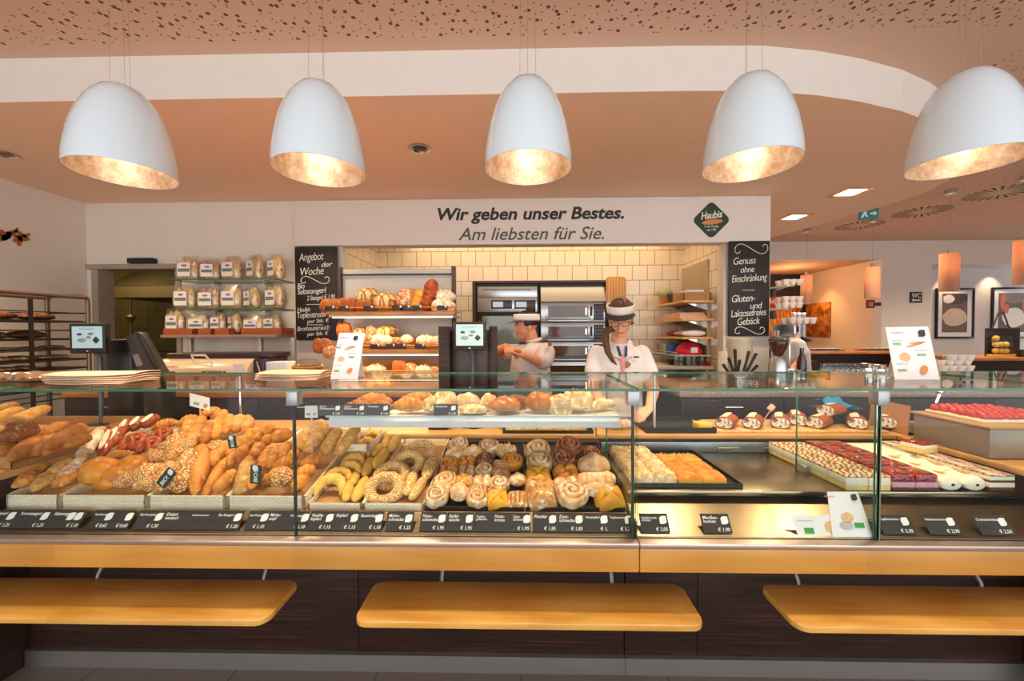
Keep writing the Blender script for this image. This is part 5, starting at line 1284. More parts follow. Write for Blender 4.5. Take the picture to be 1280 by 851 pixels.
rloaf('tall_plait', 535, 369, 15, 37, 3.45, 'tall red-brown plait standing on end', up=True, ax=(.22, .25, 1))
rloaf('floured_round', 557, 372, 24, 15, 3.56, 'pale floured loaf stacked at the right end'); rloaf('floured_round', 555, 384, 27, 18, 3.40, 'floured loaf at the front right of the top shelf')
for a in [('box_loaf', 431, 414, 16, 18, 3.44, 'crusty cut loaf half hidden behind the offer sheet'), ('round_loaf', 451, 417, 18, 14, 3.50, 'pale round loaf on the middle shelf left'), ('oval_loaf', 465, 416, 13, 16, 3.46, 'rolled loaf beside the pale round loaf'),
          ('round_loaf', 484, 414, 24, 13, 3.5, 'loaf stacked on the floured loaf of the middle shelf'), ('floured_round', 478, 426, 25, 14, 3.42, 'broad floured loaf in the middle shelf front'),
          ('oval_loaf', 460, 425, 14, 12, 3.38, 'cut loaf showing its pale face on the middle shelf'), ('oval_loaf', 496, 427, 16, 9, 3.42, 'small flat loaf beside the broad floured loaf'), ('floured_round', 509, 425, 14, 10, 3.42, 'small round loaf in the middle shelf centre'),
          ('floured_round', 533, 426, 22, 11, 3.42, 'flaky floured loaf on the middle shelf right'), ('floured_round', 547, 427, 12, 11, 3.42, 'loaf at the right end of the middle shelf'),
          ('oval_loaf', 455, 464, 16, 10, 3.42, 'brown loaf at the left of the bottom shelf'), ('floured_round', 471, 463, 22, 12, 3.42, 'rustic round loaf on the bottom shelf'), ('box_loaf', 500, 461, 16, 18, 3.42, 'upright cut loaf in the bottom shelf middle'),
          ('oval_loaf', 513, 462, 20, 16, 3.44, 'brown loaf leaning by the cut loaf'), ('floured_round', 531, 464, 20, 12, 3.42, 'crusty loaf on the bottom shelf right'), ('oval_loaf', 544, 464, 14, 10, 3.42, 'dark loaf at the right end of the bottom shelf')]: rloaf(*a)
light('rack_strip_light', 'AREA', ((rx0+rx1)/2, RF+.05, s1-.05), 4.5, '#ffdfa0', 1.0, (R(-25), 0, 0), size_y=.03)
light('rack_strip_light', 'AREA', ((rx0+rx1)/2, RF+.05, s2-.05), 3, '#ffcf98', 1.0, (R(-25), 0, 0), size_y=.03)
# wicker basket with wrapped bread left of the rack
p = at(385, 452, 3.0); 
t = thing('wicker_hamper', (p.x, 3.0, 1.0), 'brown wicker basket wrapped in clear film under the left blackboard', 'basket')
MB().lathe([(0, .0), (.085, .0), (.10, .06), (.108, .15), (.100, .15), (.09, .05), (0, .012)], 28, (p.x, 3.0, 1.002)).build('basket_body', wicker('brown_wicker', '#5a3618', '#a8743c'), t)
MB().lathe([(.109, .149), (.115, .158), (.109, .166), (.103, .158), (.109, .149)], 28, (p.x, 3.0, 1.002)).build('rim', M_wickd, t)
MB().lathe([(.106, .155), (.09, .19), (.05, .215), (0, .22)], 20, (p.x, 3.0, 1.002)).build('clear_film', M_clear, t)
t2 = thing('bread_basket', (at(408, 458, 3.05).x, 3.1, 1.0), 'brown wicker basket of loaves between the hamper and the offer sheet', 'basket')
q = at(408, 458, 3.1)
MB().lathe([(0, .0), (.085, .0), (.105, .12), (.097, .12), (.08, .02), (0, .012)], 26, (q.x, 3.1, 1.002)).build('basket_body', MATS['brown_wicker'], t2)
for a in [('box_loaf', 404, 434, 20, 18, 3.1, 'dark loaf standing in the wicker bread basket'), ('oval_loaf', 414, 442, 18, 16, 3.06, 'loaf leaning out of the wicker bread basket')]: rloaf(*a)
# ------------------------------------------------------------------ oven pair
M_ostl = steel('oven_steel', '#c8cbcd', .3); M_oglass = plain('oven_glass', '#2a2622', .08, coat=.5)
OY = 5.0
ox0, ox1, ox2, ox3 = [at(x, 400, OY).x for x in (597, 673.5, 676, 756.5)]
oz1 = at(675, 357, OY).z
t = thing('combi_oven', ((ox0+ox1)/2, OY, 0), 'steel combi oven with two small screens and a tall glass door', 'oven')
MB().box(ox0-.02, ox1, OY+.04, YA, 0, oz1+.03).build('housing', M_black, t)
zt = at(635, 372, OY).z; zb_ = at(635, 390, OY).z
f = MB().box(ox0, ox1-.02, OY, OY+.038, zt, oz1-.01, .004); f.build('vent_panel', M_ostl, t)
v_ = at(610, 362, OY).z
for i in range(24): MB().box(ox0+.07+i*(ox1-ox0-.16)/24, ox0+.085+i*(ox1-ox0-.16)/24, OY-.003, OY, v_-.008, v_+.006).build('vent_slot', M_black, t)
MB().box(ox0, ox1-.02, OY-.004, OY+.038, zb_, zt-.004, .004).build('control_panel', M_ostl, t)
for a, b in ((614, 640), (643, 669.5)):
    p, q = at(a, 386, OY-.01), at(b, 375, OY-.01)
    d = MB().box(p.x, q.x, OY-.014, OY-.0045, p.z, q.z, .002).build('display', plain('display_bezel', '#35323a', .3), t)
    MB().box(p.x+.02, p.x+.02+(q.x-p.x)*.5, OY-.016, OY-.0142, p.z+.02, q.z-.02).build('screen', emit('pale_screen', '#b5cbd8', .35), d)
dz0 = .45
MB().box(ox0, ox1-.02, OY, OY+.036, dz0, zb_-.006, .004).build('door_frame', M_black, t)
MB().box(ox0+.06, ox1-.06, OY-.006, OY-.0005, dz0+.06, zb_-.05).build('door_glass', plain('green_grey_glass', '#7d8c86', .1, coat=.4, var=.12, scale=3), t)
MB().tube([(ox0+.03, OY-.004, zb_-.1), (ox0+.03, OY-.05, zb_-.14), (ox0+.03, OY-.05, dz0+.3), (ox0+.03, OY-.004, dz0+.26)], .014, 10).build('door_handle', M_dark, t)
t = thing('deck_oven', ((ox2+ox3)/2, OY, 0), 'tall steel deck oven with stacked glass doors', 'oven')
MB().box(ox2-.01, ox3+.02, OY+.04, YA, 0, oz1+.03).build('housing', M_black, t)
hz = at(715, 377, OY).z
MB().prism([(ox2, OY-.05, hz), (ox3, OY-.05, hz), (ox3, OY+.02, oz1-.01), (ox2, OY+.02, oz1-.01)], (0, .036, 0)).build('steam_hood', M_ostl, t)
deck = [(377, 403), (403, 427), (427, 451.5), (451.5, 476), (476, 501)]
dl0, dl1, dl2, dl3 = [at(x, 400, OY).x for x in (682, 738, 741.5, 755)]
for k, (ya_, yb2) in enumerate(deck):
    za, zb2 = at(715, ya_, OY).z, at(715, yb2, OY).z
    MB().box(ox2, ox3-.005, OY-.01, OY+.038, zb2+.004, za-.004, .005).build('deck_front', M_ostl, t)
    wz0, wz1 = at(715, yb2-6.5, OY).z, at(715, ya_+5, OY).z
    d = MB().box(dl0, dl1, OY-.022, OY-.0105, wz0-.03, wz1+.03, .004).build('deck_door', M_ostl, t)
    MB().box(dl0+.03, dl1-.03, OY-.025, OY-.0225, wz0, wz1).build('door_glass', plain('oven_window', '#5b3a22', .12, coat=.4, var=.25, scale=5), d)
    MB().box(dl1-.065, dl1-.05, OY-.028, OY-.0255, wz0+.03, wz1-.03).build('oven_lamp', emit('oven_lamp_glow', '#ffcf8a', 4), d)
    MB().box(dl0+.02, dl1-.02, OY-.06, OY-.045, wz0-.055, wz0-.035, .004).build('door_handle', M_ostl, d)
    e = MB().box(dl2+.005, dl3-.006, OY-.016, OY-.0105, zb2+.03, za-.03, .003).build('control_panel', plain('panel_dark', '#3a3640', .4), t)
    for r_ in range(4):
        for c_ in range(3):
            x = dl2+.02+c_*(dl3-dl2-.05)/2.4; z = zb2+.055+r_*(za-zb2-.11)/3.4
            MB().box(x, x+.016, OY-.019, OY-.0165, z, z+.016).build('key', plain('panel_keys', ('#8a7f84'), .5), e)
    MB().box(dl1+.004, dl1+.018, OY-.05, OY-.0105, (za+zb2)/2-.05, (za+zb2)/2+.07, .003).build('lever', M_dark, t)
# oven surround in the tile wall
MB_ = MB(); MB_.box(ox0-.06, ox3+.05, OY-.03, OY+.03, oz1+.032, oz1+.06); MB_.box(ox0-.06, ox0-.022, OY-.03, YA, 0, oz1+.031)
struct('trim_2', MB_, plain('oven_surround', '#4a2f22', .5))
struct('wall_alcove_oven_left', MB().box(ol+.0, ox0-.061, OY-.02, OY+.08, 0, 2.62), M_tile); 
struct('wall_alcove_oven_right', MB().box(ox3+.051, orr-.0, OY-.02, OY+.08, 0, 2.62), M_tile)
struct('wall_alcove_oven_top', MB().box(ox0-.0605, ox3+.0505, OY-.02, OY+.08, oz1+.061, 2.62), M_tile)
# peel board hung on the tiles
x0, x1 = at(757.5, 370, OY-.05).x, at(782.5, 370, OY-.05).x; z0, z1 = at(770, 391, OY-.05).z, at(770, 345.5, OY-.05).z
t = thing('peel_board', ((x0+x1)/2, OY-.05, z0), 'rounded wooden bread board hanging on the tiles beside the ovens', 'board')
MB().prism([(x, OY-.05, z) for x, z in rr2(x0, x1, z0, z1, .05, 5)], (0, .022, 0), .003).build('board', wood('peel_wood', '#b5783c', '#d6a466', 'z', 1, .5), t)
MB().box((x0+x1)/2-.02, (x0+x1)/2+.02, OY-.027, OY-.0205, z0+.3, z0+.34).build('hanger', M_dark, t)
# ------------------------------------------------------------------ shelves on the right alcove wall
SX0, SX1 = 1.70, orr-.022
M_sh = wood('alcove_shelf_wood', '#c98c48', '#e2b070', 'y', 1, .4)
def wall_shelf(py, lab):
    z = at(880, py, 4.16).z
    t = thing('wall_shelf', ((SX0+SX1)/2, 4.6, z-.03), lab, 'shelf', 'wooden shelves on the right alcove wall')
    MB().box(SX0, SX1, 4.15, 4.95, z-.025, z, .003).build('board', M_sh, t)
    for y in (4.3, 4.8): MB().prism([(SX1, y, z-.0255), (SX0+.12, y, z-.0255), (SX1, y, z-.10)], (0, .012, 0)).build('bracket', M_chrome, t)
    return z
w1, w2, w3 = wall_shelf(375, 'topmost wooden shelf on the right alcove wall'), wall_shelf(398, 'middle wooden shelf holding paper bags, right alcove wall'), wall_shelf(421, 'lowest wooden shelf on the right alcove wall')
def rrbox(name, x0, x1, y0, y1, z0, z1, mat, lab, cat, bev=.006, grp=None): return single(name, MB().box(x0, x1, y0, y1, z0, z1, bev), mat, lab, cat, grp)
basket(1.72, 2.0, 4.17, 4.45, lambda Y: w1+.001, .085, 'low honey wicker basket on the topmost alcove shelf', M_wickd, None, liner=False)
rrbox('paper_pad', 1.78, 1.96, 4.22, 4.40, w1+.02, w1+.115, M_paper, 'white paper pad inside the basket on the topmost shelf', 'paper')
single('tilted_folder', MB().prism([(1.70, 4.50, w1+.001), (1.95, 4.50, w1+.001), (1.97, 4.62, w1+.11), (1.72, 4.62, w1+.11)], (0, .02, .004)), M_black, 'black tilted folder on the topmost alcove shelf', 'folder')
p = at(825, 366, 4.85); t = thing('flower_pot', (1.76, 4.83, w1), 'pot with a pale green ball top at the far end of the topmost shelf', 'plant')
MB().lathe([(0, 0), (.05, 0), (.065, .10), (.055, .10), (0, .02)], 20, (1.76, 4.83, w1+.001)).build('pot', plain('orange_pot', '#c98a4a', .6), t)
MB().sph((1.77, 4.83, w1+.135), (.085, .085, .06), 18).build('green_ball', plain('pale_green', '#a9b487', .8, var=.1), t)
for i in range(5): rrbox('paper_bag_pile', SX0-.0+.02*i*.3, SX1-.04, 4.2+.02*i, 4.85-.02*i, w2+.001+.014*i, w2+.0145+.014*i, M_kraft, f'flat kraft bag pile on the middle alcove shelf, {ORD[i]} from below', 'paper bag', .003, 'kraft bags on the middle alcove shelf')
for i, (y, w_, m, nm) in enumerate(((4.25, .12, M_paper, 'white packet at the near end of the lowest shelf'), (4.45, .16, M_kraft, 'kraft packet in the middle of the lowest shelf'), (4.68, .14, plain('brick_red', '#a04a38', .6), 'reddish packet at the far end of the lowest shelf'))):
    single('packet', MB().sph((1.86, y, w3+.036), (.13, w_*.55, .035), 14), m, nm, 'packet', 'packets on the lowest alcove shelf')
# glass shelf with bags under it, and the stand below
t = thing('glass_shelf', (1.88, 4.5, at(880, 444, 4.2).z), 'glass shelf with chrome rail below the wooden alcove shelves', 'shelf')
gz = at(880, 444, 4.2).z
MB().box(1.66, SX1, 4.18, 4.95, gz-.008, gz).build('pane', plain('frosted_glass', '#cfd3d0', .2), t)
MB().tube([(1.655, 4.18, gz+.03), (1.655, 4.95, gz+.03)], .005, 8).build('rail', M_chrome, t)
mb = MB(); mb.grid(lambda i, j: (1.83+.15*math.cos(2*PI*i)*math.sin(PI*j)*.9, 4.35+.1*math.sin(2*PI*i)*math.sin(PI*j), gz+.002+.15*(1-j)**.8*(1 if j < .99 else 0)+.0), 20, 8, wrap=True)
t = thing('bag', (1.85, 4.36, gz), 'bright red bag with a white label on the glass shelf', 'bag')
MB().lathe([(0, .001), (.13, .001), (.14, .04), (.11, .10), (.06, .14), (0, .15)], 22, (1.86, 4.36, gz+.001)).build('body', plain('red_fabric', '#d3213a', .6), t)
mb.bm.free()
M_ = FACE((1.86, 4.222, gz+.055)); MB().prism([M_ @ Vector(q) for q in ((-.035, -.028, 0), (.035, -.028, 0), (.035, .028, 0), (-.035, .028, 0))], (0, .012, 0)).build('label', M_paper, t)
for i, (y, m) in enumerate(((4.55, '#3f62b0'), (4.63, '#c9b49c'), (4.71, '#8a9a8c'), (4.79, '#b0886c'), (4.86, '#7d6a5c'))):
    rrbox('carton', 1.70, 1.90, y, y+.06, gz+.001, gz+.11, plain('carton_'+m[1:], m, .5), f'small carton on the glass shelf, {ORD[i]} from the red bag', 'carton', .004, 'cartons on the glass shelf')
kt = thing('preparation_table', (1.8, 4.5, 0), 'pale table under the alcove shelves carrying glasses', 'table')
MB().box(1.45, SX1, 4.15, 4.95, 1.02, 1.05, .003).build('top', plain('pale_top', '#b9b2a8', .4), kt)
for x in (1.5, SX1-.05):
    for y in (4.2, 4.9): MB().box(x-.02, x+.02, y-.02, y+.02, 0, 1.0195).build('leg', M_steel, kt)
M_crystal = pane('drinking_glass', (.93, .94, .94), .10, .85)
def tumbler(x, y, z, r, h, lab, grp, cat='glass', nm='drinking_glass', first=[None]):
    if first[0] is None:
        first[0] = single(nm, MB().lathe([(0, .0), (.8, .0), (1, 1), (.94, 1), (.75, .08), (0, .08)], 18), M_crystal, lab, cat, grp); o = first[0]
    else: o = dup(first[0], label=lab, group=grp)
    o.location = (x, y, z); o.scale = (r, r, h); return o
for i, (px, h) in enumerate(((846, .10), (853, .13), (861, .10), (869, .15), (877, .12))):
    p = at(px, 470, 4.25); tumbler(p.x, 4.25+.03*(i % 2), 1.0505, .035, h, f'clear glass on the table under the alcove shelves, {nth(i, 5)}', 'glasses on the preparation table')
p = at(842, 460, 4.4); single('snack_bowl', MB().lathe([(0, 0), (.05, 0), (.09, .05), (.083, .052), (.045, .01), (0, .01)], 22, (p.x, 4.4, 1.0505)), M_dark, 'small dark bowl on the table under the alcove shelves', 'bowl')
p = at(885, 466, 4.3); single('folded_cloth', MB().box(p.x-.08, p.x+.08, 4.25, 4.37, 1.0505, 1.095, .015), plain('crimson_cloth', '#a8202c', .8), 'folded crimson cloth on the table under the red bag', 'cloth')
# ------------------------------------------------------------------ pillar side: bowls, cups and knives on the granite
def stack(name, px, pybase, Y, r, n, step, prof, mat, lab, cat, grp, z0=1.0005):
    p = at(px, pybase, Y); o0 = None
    for i in range(n):
        l = lab.format(ORD[i])
        if o0 is None: o0 = single(name, MB().lathe(prof, 26), mat, l, cat, grp); o = o0
        else: o = dup(o0, label=l, group=grp)
        o.location = (p.x, Y, z0+i*step); o.scale = (r, r, r)
M_bowl = plain('cream_card', '#efe2cc', .6, var=.02)
stack('paper_bowl', 924, 470, 3.35, .10, 16, .021, [(0, 0), (.72, 0), (1, .42), (1.04, .46), (.98, .46), (.69, .04), (0, .04)], M_bowl, 'cream paper bowl, {} from below in the stack under the right blackboard', 'bowl', 'stacked paper bowls')
stack('paper_cup', 903.5, 470, 3.2, .036, 9, .022, [(0, 0), (.72, 0), (1, 2.2), (1.06, 2.25), (.95, 2.25), (.68, .06), (0, .06)], M_bowl, 'slim paper cup, {} from below in the cup stack beside the knives', 'cup', 'stacked paper cups')
p = at(923, 470, 2.95)
t = thing('knife_holder', (p.x, 2.95, 1.0), 'steel tub holding black handled knives under the right blackboard', 'holder')
MB().lathe([(0, 0), (.065, 0), (.068, .10), (.062, .10), (.06, .01), (0, .01)], 28, (p.x, 2.95, 1.0005)).build('tub', M_ostl, t)
MB().lathe([(.069, .10), (.085, .108), (.07, .114), (.062, .106)], 28, (p.x, 2.95, 1.0005)).build('rim', M_dark, t)
for i, (dx, lean_, ln) in enumerate(((-.045, -.35, .13), (-.025, -.08, .18), (.0, .1, .10), (.025, .2, .17), (.05, .45, .17), (-.05, -.6, .09), (.04, .75, .10))):
    b = Vector((p.x+dx*.6, 2.95+.02*((i % 3)-1), 1.06)); d = Vector((math.sin(lean_), -.05, math.cos(lean_)))
    kk = thing('knife', tuple(b), f'black handled knife in the steel tub, {nth(sorted((-.35, -.08, .1, .2, .45, -.6, .75)).index(lean_), 7)}', 'knife', 'knives in the steel tub')
    MB().tube([b+d*.045, b+d*.05, b+d*(.05+ln*.5), b+d*(.045+ln), b+d*(.05+ln)], [.006, .011, .009, .012, .005], 10).build('handle', M_black, kk)
    e = d.cross(Vector((0, 1, 0)))*.011; MB().prism([b+d*.045+e, b+d*.045-e, b-d*.04-e*.4, b-d*.04+e], (0, .0015, 0)).build('blade', M_chrome, kk)
# ------------------------------------------------------------------ customer displays and tills
def screen_img(t, c, W, H_, Y):
    """pale screen with a drawn offer picture"""
    k = W
    fit_on('Jetzt Angebot', (c[0], c[1]+H_*.36), W*.5, H_*.07, Y-.0012, M_gfield, t, .1, 0, 0, 'screen_text')
    mb = MB()
    for i, (u, v, r, m) in enumerate(((-.25, .12, .09, '#4a3a44'), (.12, .14, .10, '#7d7c98'), (-.18, -.14, .15, '#9a9c98'), (.05, -.02, .09, '#8a8a90'))):
        MB().sph((c[0]+u*W, Y-.001, c[1]+v*H_), (r*W, .001, r*H_*.62), 12).build('screen_picture', plain('screen_'+m[1:], m, .5, var=.3, scale=150), t)
    diamond(Vector((c[0]+.3*W, 0, c[1]-.14*H_)), W*.12, Y-.001, .0012, M_green, t, 'screen_logo')
def customer_display(x0, x1, y0, y1, Y, lab, yaw=0):
    a, b = at(x0, y1, Y), at(x1, y0, Y); c = (a+b)/2; W, H_ = b.x-a.x, b.z-a.z
    t = thing('customer_display', (c.x, Y, .853), lab, 'screen', 'customer displays')
    MB().box(a.x, b.x, Y, Y+.035, a.z, b.z, .006).build('housing', M_black, t)
    m = .1*W; MB().box(a.x+m*.8, b.x-m*.8, Y-.0006, Y+.0, a.z+m*1.5, b.z-m*.8).build('screen', emit('display_glow', '#a9c6ca', .3), t)
    screen_img(t, (c.x, c.z+m*.4), W-1.6*m, H_-2.2*m, Y-.0006)
    MB().sph((c.x, Y-.001, a.z+m*.7), (.006, .001, .004), 8).build('maker_dot', M_blank, t)
    MB().tube([(c.x, Y+.03, a.z+.03), (c.x+.01, Y+.06, a.z-.03), (c.x+.01, Y+.06, .865)], .013, 12).build('post', plain('blue_grey_post', '#5b6670', .35, .5), t)
    MB().box(c.x-.05, c.x+.07, Y+.0, Y+.13, .853, .865, .003).build('foot', M_black, t)
DY = 2.30
customer_display(87, 131, 404, 442, DY, 'customer display on a post at the left, before the passage door')
customer_display(567, 607, 402, 438, DY, 'customer display on a post in the middle, before the bread rack')
p0, p1 = at(549, 408, 2.43), at(621, 408, 2.43); zt = p0.z
t = thing('till_cabinet', ((p0.x+p1.x)/2, 2.45, .853), 'dark till cabinet behind the middle customer display', 'till')
MB().box(p0.x, p0.x+.07, 2.40, 2.52, .853, zt, .004).build('side_panel', M_dwood, t)
MB().box(p1.x-.045, p1.x, 2.40, 2.52, .853, zt, .004).build('side_panel', M_dwood, t)
MB().box(p0.x+.071, p1.x-.046, 2.46, 2.52, .853, zt-.02, .004).build('back_panel', plain('till_brown', '#3c2a24', .4), t)
MB().box(p0.x+.071, p1.x-.046, 2.38, 2.459, .853, .95, .006).build('till_body', M_black, t)
MB().box(p0.x+.09, p1.x-.06, 2.365, 2.38, .86, .90).build('till_drawer', M_dark, t)
q = at(660, 478, 2.40)
single('sloping_till', MB().prism([(p1.x+.0, 2.40, .854), (p1.x+.30, 2.40, .854), (p1.x+.24, 2.40, 1.115), (p1.x+.0, 2.40, 1.135)], (0, .10, 0), .004), plain('till_plum', '#382c2c', .3), 'dark sloping till housing right of the middle display', 'till')
# left till: tilted monitor and black body
t = thing('till_monitor', (at(180, 450, 2.5).x, 2.5, .853), 'dark staff monitor tilted sideways behind the left display', 'screen')
A = [at(156, 421, 2.35), at(172, 414.5, 2.35), at(204, 470, 2.35), at(176, 470, 2.35)]
MB().prism(A, (0, .06, 0), .004).build('housing', plain('till_grey_brown', '#3b322e', .35), t)
B_ = [at(172.5, 414.8, 2.345), at(178, 417, 2.345), at(204, 466, 2.345), at(199, 467, 2.345)]
MB().prism(B_, (0, -.02, 0), .002).build('screen_edge', M_black, t)
c_ = [at(166, 444, 2.349), at(173, 442, 2.349), at(179, 456, 2.349), at(171, 458, 2.349)]
MB().prism(c_, (0, -.002, 0)).build('sticker', plain('sticker_grey', '#7a7574', .6), t)
m = at(192, 470, 2.38); MB().box(m.x-.06, m.x+.06, 2.37, 2.47, .853, m.z+.02, .005).build('stand', M_black, t)
a, b = at(128, 470, 2.40), at(160, 424, 2.40)
single('cash_register', MB().box(a.x, b.x, 2.42, 2.52, .853, b.z, .015), M_black, 'black till body between the left display and the tilted monitor', 'till')
a, b = at(100, 470, 2.45), at(126, 470, 2.45)
# ------------------------------------------------------------------ slicer
SY = 3.0
def sp(px, py, Y=SY): return at(px, py, Y)
t = thing('bread_slicer', (sp(260, 470).x, SY, 1.0), 'cream bread slicing machine with rounded hood lettered BIZERBA', 'slicer')
xa, xb_ = sp(196, 460).x, sp(316, 460).x; zt, zm = sp(255, 448.5).z, sp(255, 470).z
prof = [(2.93, 1.001), (2.93, zm+.02)] + [(2.93+.16*(1-math.cos(a)), zm+.02+(zt-zm-.02)*math.sin(a)) for a in [PI/2*k/8 for k in range(1, 9)]] + [(3.32, zt), (3.32, 1.001)]
MB().prism([(xa, y, z) for y, z in prof], (xb_-xa, 0, 0), .004).build('hood', plain('cream_enamel', '#dcc9ad', .25, coat=.3, var=.01), t)
zt2 = sp(255, 442).z
MB().box(xa+.02, xb_+.10, 3.06, 3.34, zt+.001, zt2+.0, .01).build('dark_lid', plain('plum_lid', '#33202a', .35), t)
MB().box(xb_+.001, xb_+.09, 3.0, 3.32, 1.001, zt, .012).build('end_housing', plain('plum_lid', '#33202a', .35), t)
h0, h1 = sp(244, 448).x, sp(264, 448).x
MB().tube([(h0, 2.985, zt-.015), (h0+.01, 2.955, zt+.03), (h1-.01, 2.955, zt+.03), (h1, 2.985, zt-.015)], .008, 8).build('handle', M_paper, t)
fit_on('BIZERBA', (sp(277, 465).x, sp(277, 465.5, 2.93).z), 32*mpp(2.93), 4.3*mpp(2.93), 2.9285, M_black, t, 0, .02, 0, 'maker_lettering')
fit_on('Brot schneiden', (sp(216, 459.5).x, sp(216, 459, 2.93).z+.005), 34*mpp(2.93), 2.2*mpp(2.93), 2.9285, M_red, t, 0, 0, 0, 'small_lettering')
n0 = sp(297, 460, 2.92); MB().box(n0.x-.038, n0.x+.042, 2.9235, 2.9245, n0.z-.055, n0.z+.03).build('paper_note', M_paper, t)
MB().tube([(sp(322, 446).x, 2.99, zt-.02), (sp(329, 458).x, 2.97, zt-.12)], .007, 8).build('lever', M_chrome, t)
# white bread box right of it, white card behind
p = at(346, 458, 3.05); single('white_box', MB().box(p.x-.09, p.x+.09, 3.02, 3.16, 1.0005, at(346, 452, 3.05).z, .008), M_paper, 'white box between the slicer and the wicker hamper', 'box')
# ------------------------------------------------------------------ noodle bag shelves on the wall
GY0, GY1 = 3.68, YW-.004
bx0, bx1 = at(212, 350, GY0).x, at(368, 350, YW).x
zs = [at(290, 348, GY0).z, at(290, 385, GY0).z, at(290, 418, GY0).z]
for z, nm in zip(zs[:2], ('upper', 'lower')):
    t = thing('glass_wall_shelf', ((bx0+bx1)/2, GY1, z-.02), f'{nm} glass wall shelf carrying bags of noodles', 'shelf', 'glass shelves for noodles')
    pane_obj('pane', bx0, bx1, GY0, GY1-.001, z-.010, z, t, 'xy')
    for x in (bx0+.25, bx1-.25): MB().box(x-.01, x+.01, GY1-.12, GY1, z-.035, z-.0105, .002).build('bracket', M_chrome, t)
t = thing('shelf_table', ((bx0+bx1)/2, 3.8, 0), 'high wooden shelf on steel legs above the slicer', 'shelf')
MB().box(at(200, 418, GY0).x, bx1, GY0, GY1, zs[2]-.03, zs[2], .003).build('board', plain('grey_brown_board', '#8d7866', .5), t)
for px in (234, 322, 364):
    x = at(px, 440, GY0).x; MB().box(x-.02, x+.02, GY0+.02, GY0+.06, 0, zs[2]-.0305, .002).build('leg', plain('steel_leg', '#a9a8a8', .4, .5), t)
M_film = pane('bag_film', (.95, .94, .92), .13, .5, .2)
M_nood = bread('noodles', '#e6c48c', '#c2965c', .25, rough=.6)
def noodle_bag_proto(W, D, H_):
    o = MB()
    def fn(i, j):
        a = 2*PI*i; v = j; e = (1-max(0, v-.62)/.38*.55)
        f = (1+.06*nz(math.cos(a)*2, math.sin(a)*2, v*4, 1.1, 2))
        dd = D/2*(1-.75*max(0, v-.55)/.45)*f*(min(1, .75+v*2))
        ww = W/2*(1+.06*math.sin(v*5))*f
        ca, sa = math.cos(a), math.sin(a)
        return (ww*math.copysign(abs(ca)**.6, ca), dd*math.copysign(abs(sa)**.6, sa), v*H_+.02*H_*math.sin(5*a)*max(0, v-.8)*5*.6)
    o.grid(fn, 28, 14, wrap=True); ob = o.build('noodle_bag', M_film); ob.location = (0, 0, -50)
    n = SL(W*.95, D*.92, H_*.82, p=6, q=3, seed=51, amp=.12, flat=.9).build('noodles', M_nood, ob, local=True, sharp=60)
    lab = MB().box(-W*.28, W*.28, -D/2*1.13-.001, -D/2*1.13, H_*.14, H_*.70).build('label', M_paper, ob, local=True)
    MB().box(-W*.25, W*.25, -D/2*1.13-.0022, -D/2*1.13-.0012, H_*.32, H_*.45).build('green_band', plain('grey_green_print', '#6b7f72', .6), lab, local=True)
    MB().box(-W*.25, W*.25, -D/2*1.13-.0022, -D/2*1.13-.0012, H_*.19, H_*.315).build('white_band', plain('dark_outline', '#e9e4da', .6), lab, local=True)
    MB().sph((.02*W, -D/2*1.13-.0015, H_*.57), (W*.13, .0008, H_*.05), 10).build('ear_motif', plain('rust_print', '#b06a58', .6), lab, local=True)
    KIND['noodle_bag'] = dict(P=[ob], used=[False], dims=(W, D, H_), k=0)
noodle_bag_proto(.2, .10, .24)
def bag_at(x0, x1, ytop, Y, z, lab, rz, grp):
    p, q = at(x0, 400, Y), at(x1, 400, Y); W = q.x-p.x; H_ = at((x0+x1)/2, ytop, Y).z-z
    put('noodle_bag', pose('noodle_bag', ((p.x+q.x)/2, Y, z+.0008), (math.cos(rz), math.sin(rz), 0), (0, 0, 1), W, .10, H_), lab, 'bag', grp)
for k, (row_, nm) in enumerate((([(223, 251, 320, 0), (252, 277, 323, .1), (278, 304, 320, -.1), (308, 333, 318, -.5), (334, 359, 317, -.55)], 'upper glass shelf'),
                              ([(218, 246, 356, 0), (248, 276, 358, 0), (277, 303, 356, .05), (304, 328, 356, -.5), (330, 358, 354, -.35)], 'lower glass shelf'))):
    for i, (a, b, y, rz) in enumerate(row_): bag_at(a, b, y, 3.80, zs[k], f'clear bag of noodles on the {nm}, {nth(i, 5)}', rz, 'noodle bags on the '+nm)
for i, (a, b) in enumerate(((203, 242), (246, 265), (267, 288), (300, 354))):
    p, q = at(a, 412, 3.74), at(b, 412, 3.74)
    basket(p.x+.004, q.x-.004, 3.74, 3.92, lambda Y: zs[2]+.0005, .06, f'low reddish wicker basket of noodle bags above the slicer, {nth(i, 4)}', wicker('red_wicker', '#7a3214', '#c4622c'), 'reddish wicker baskets', liner=False)
for i, (a, b, y, rz) in enumerate([(208, 232, 386, 0), (235, 262, 392, .2), (264, 284, 389, -.1), (286, 304, 388, -.6), (304, 330, 393, 0), (328, 354, 391, -.3)]):
    bag_at(a, b, y, 3.86, zs[2]+.014, f'noodle bag standing in the reddish baskets, {nth(i, 6)}', rz, 'noodle bags in the reddish baskets')
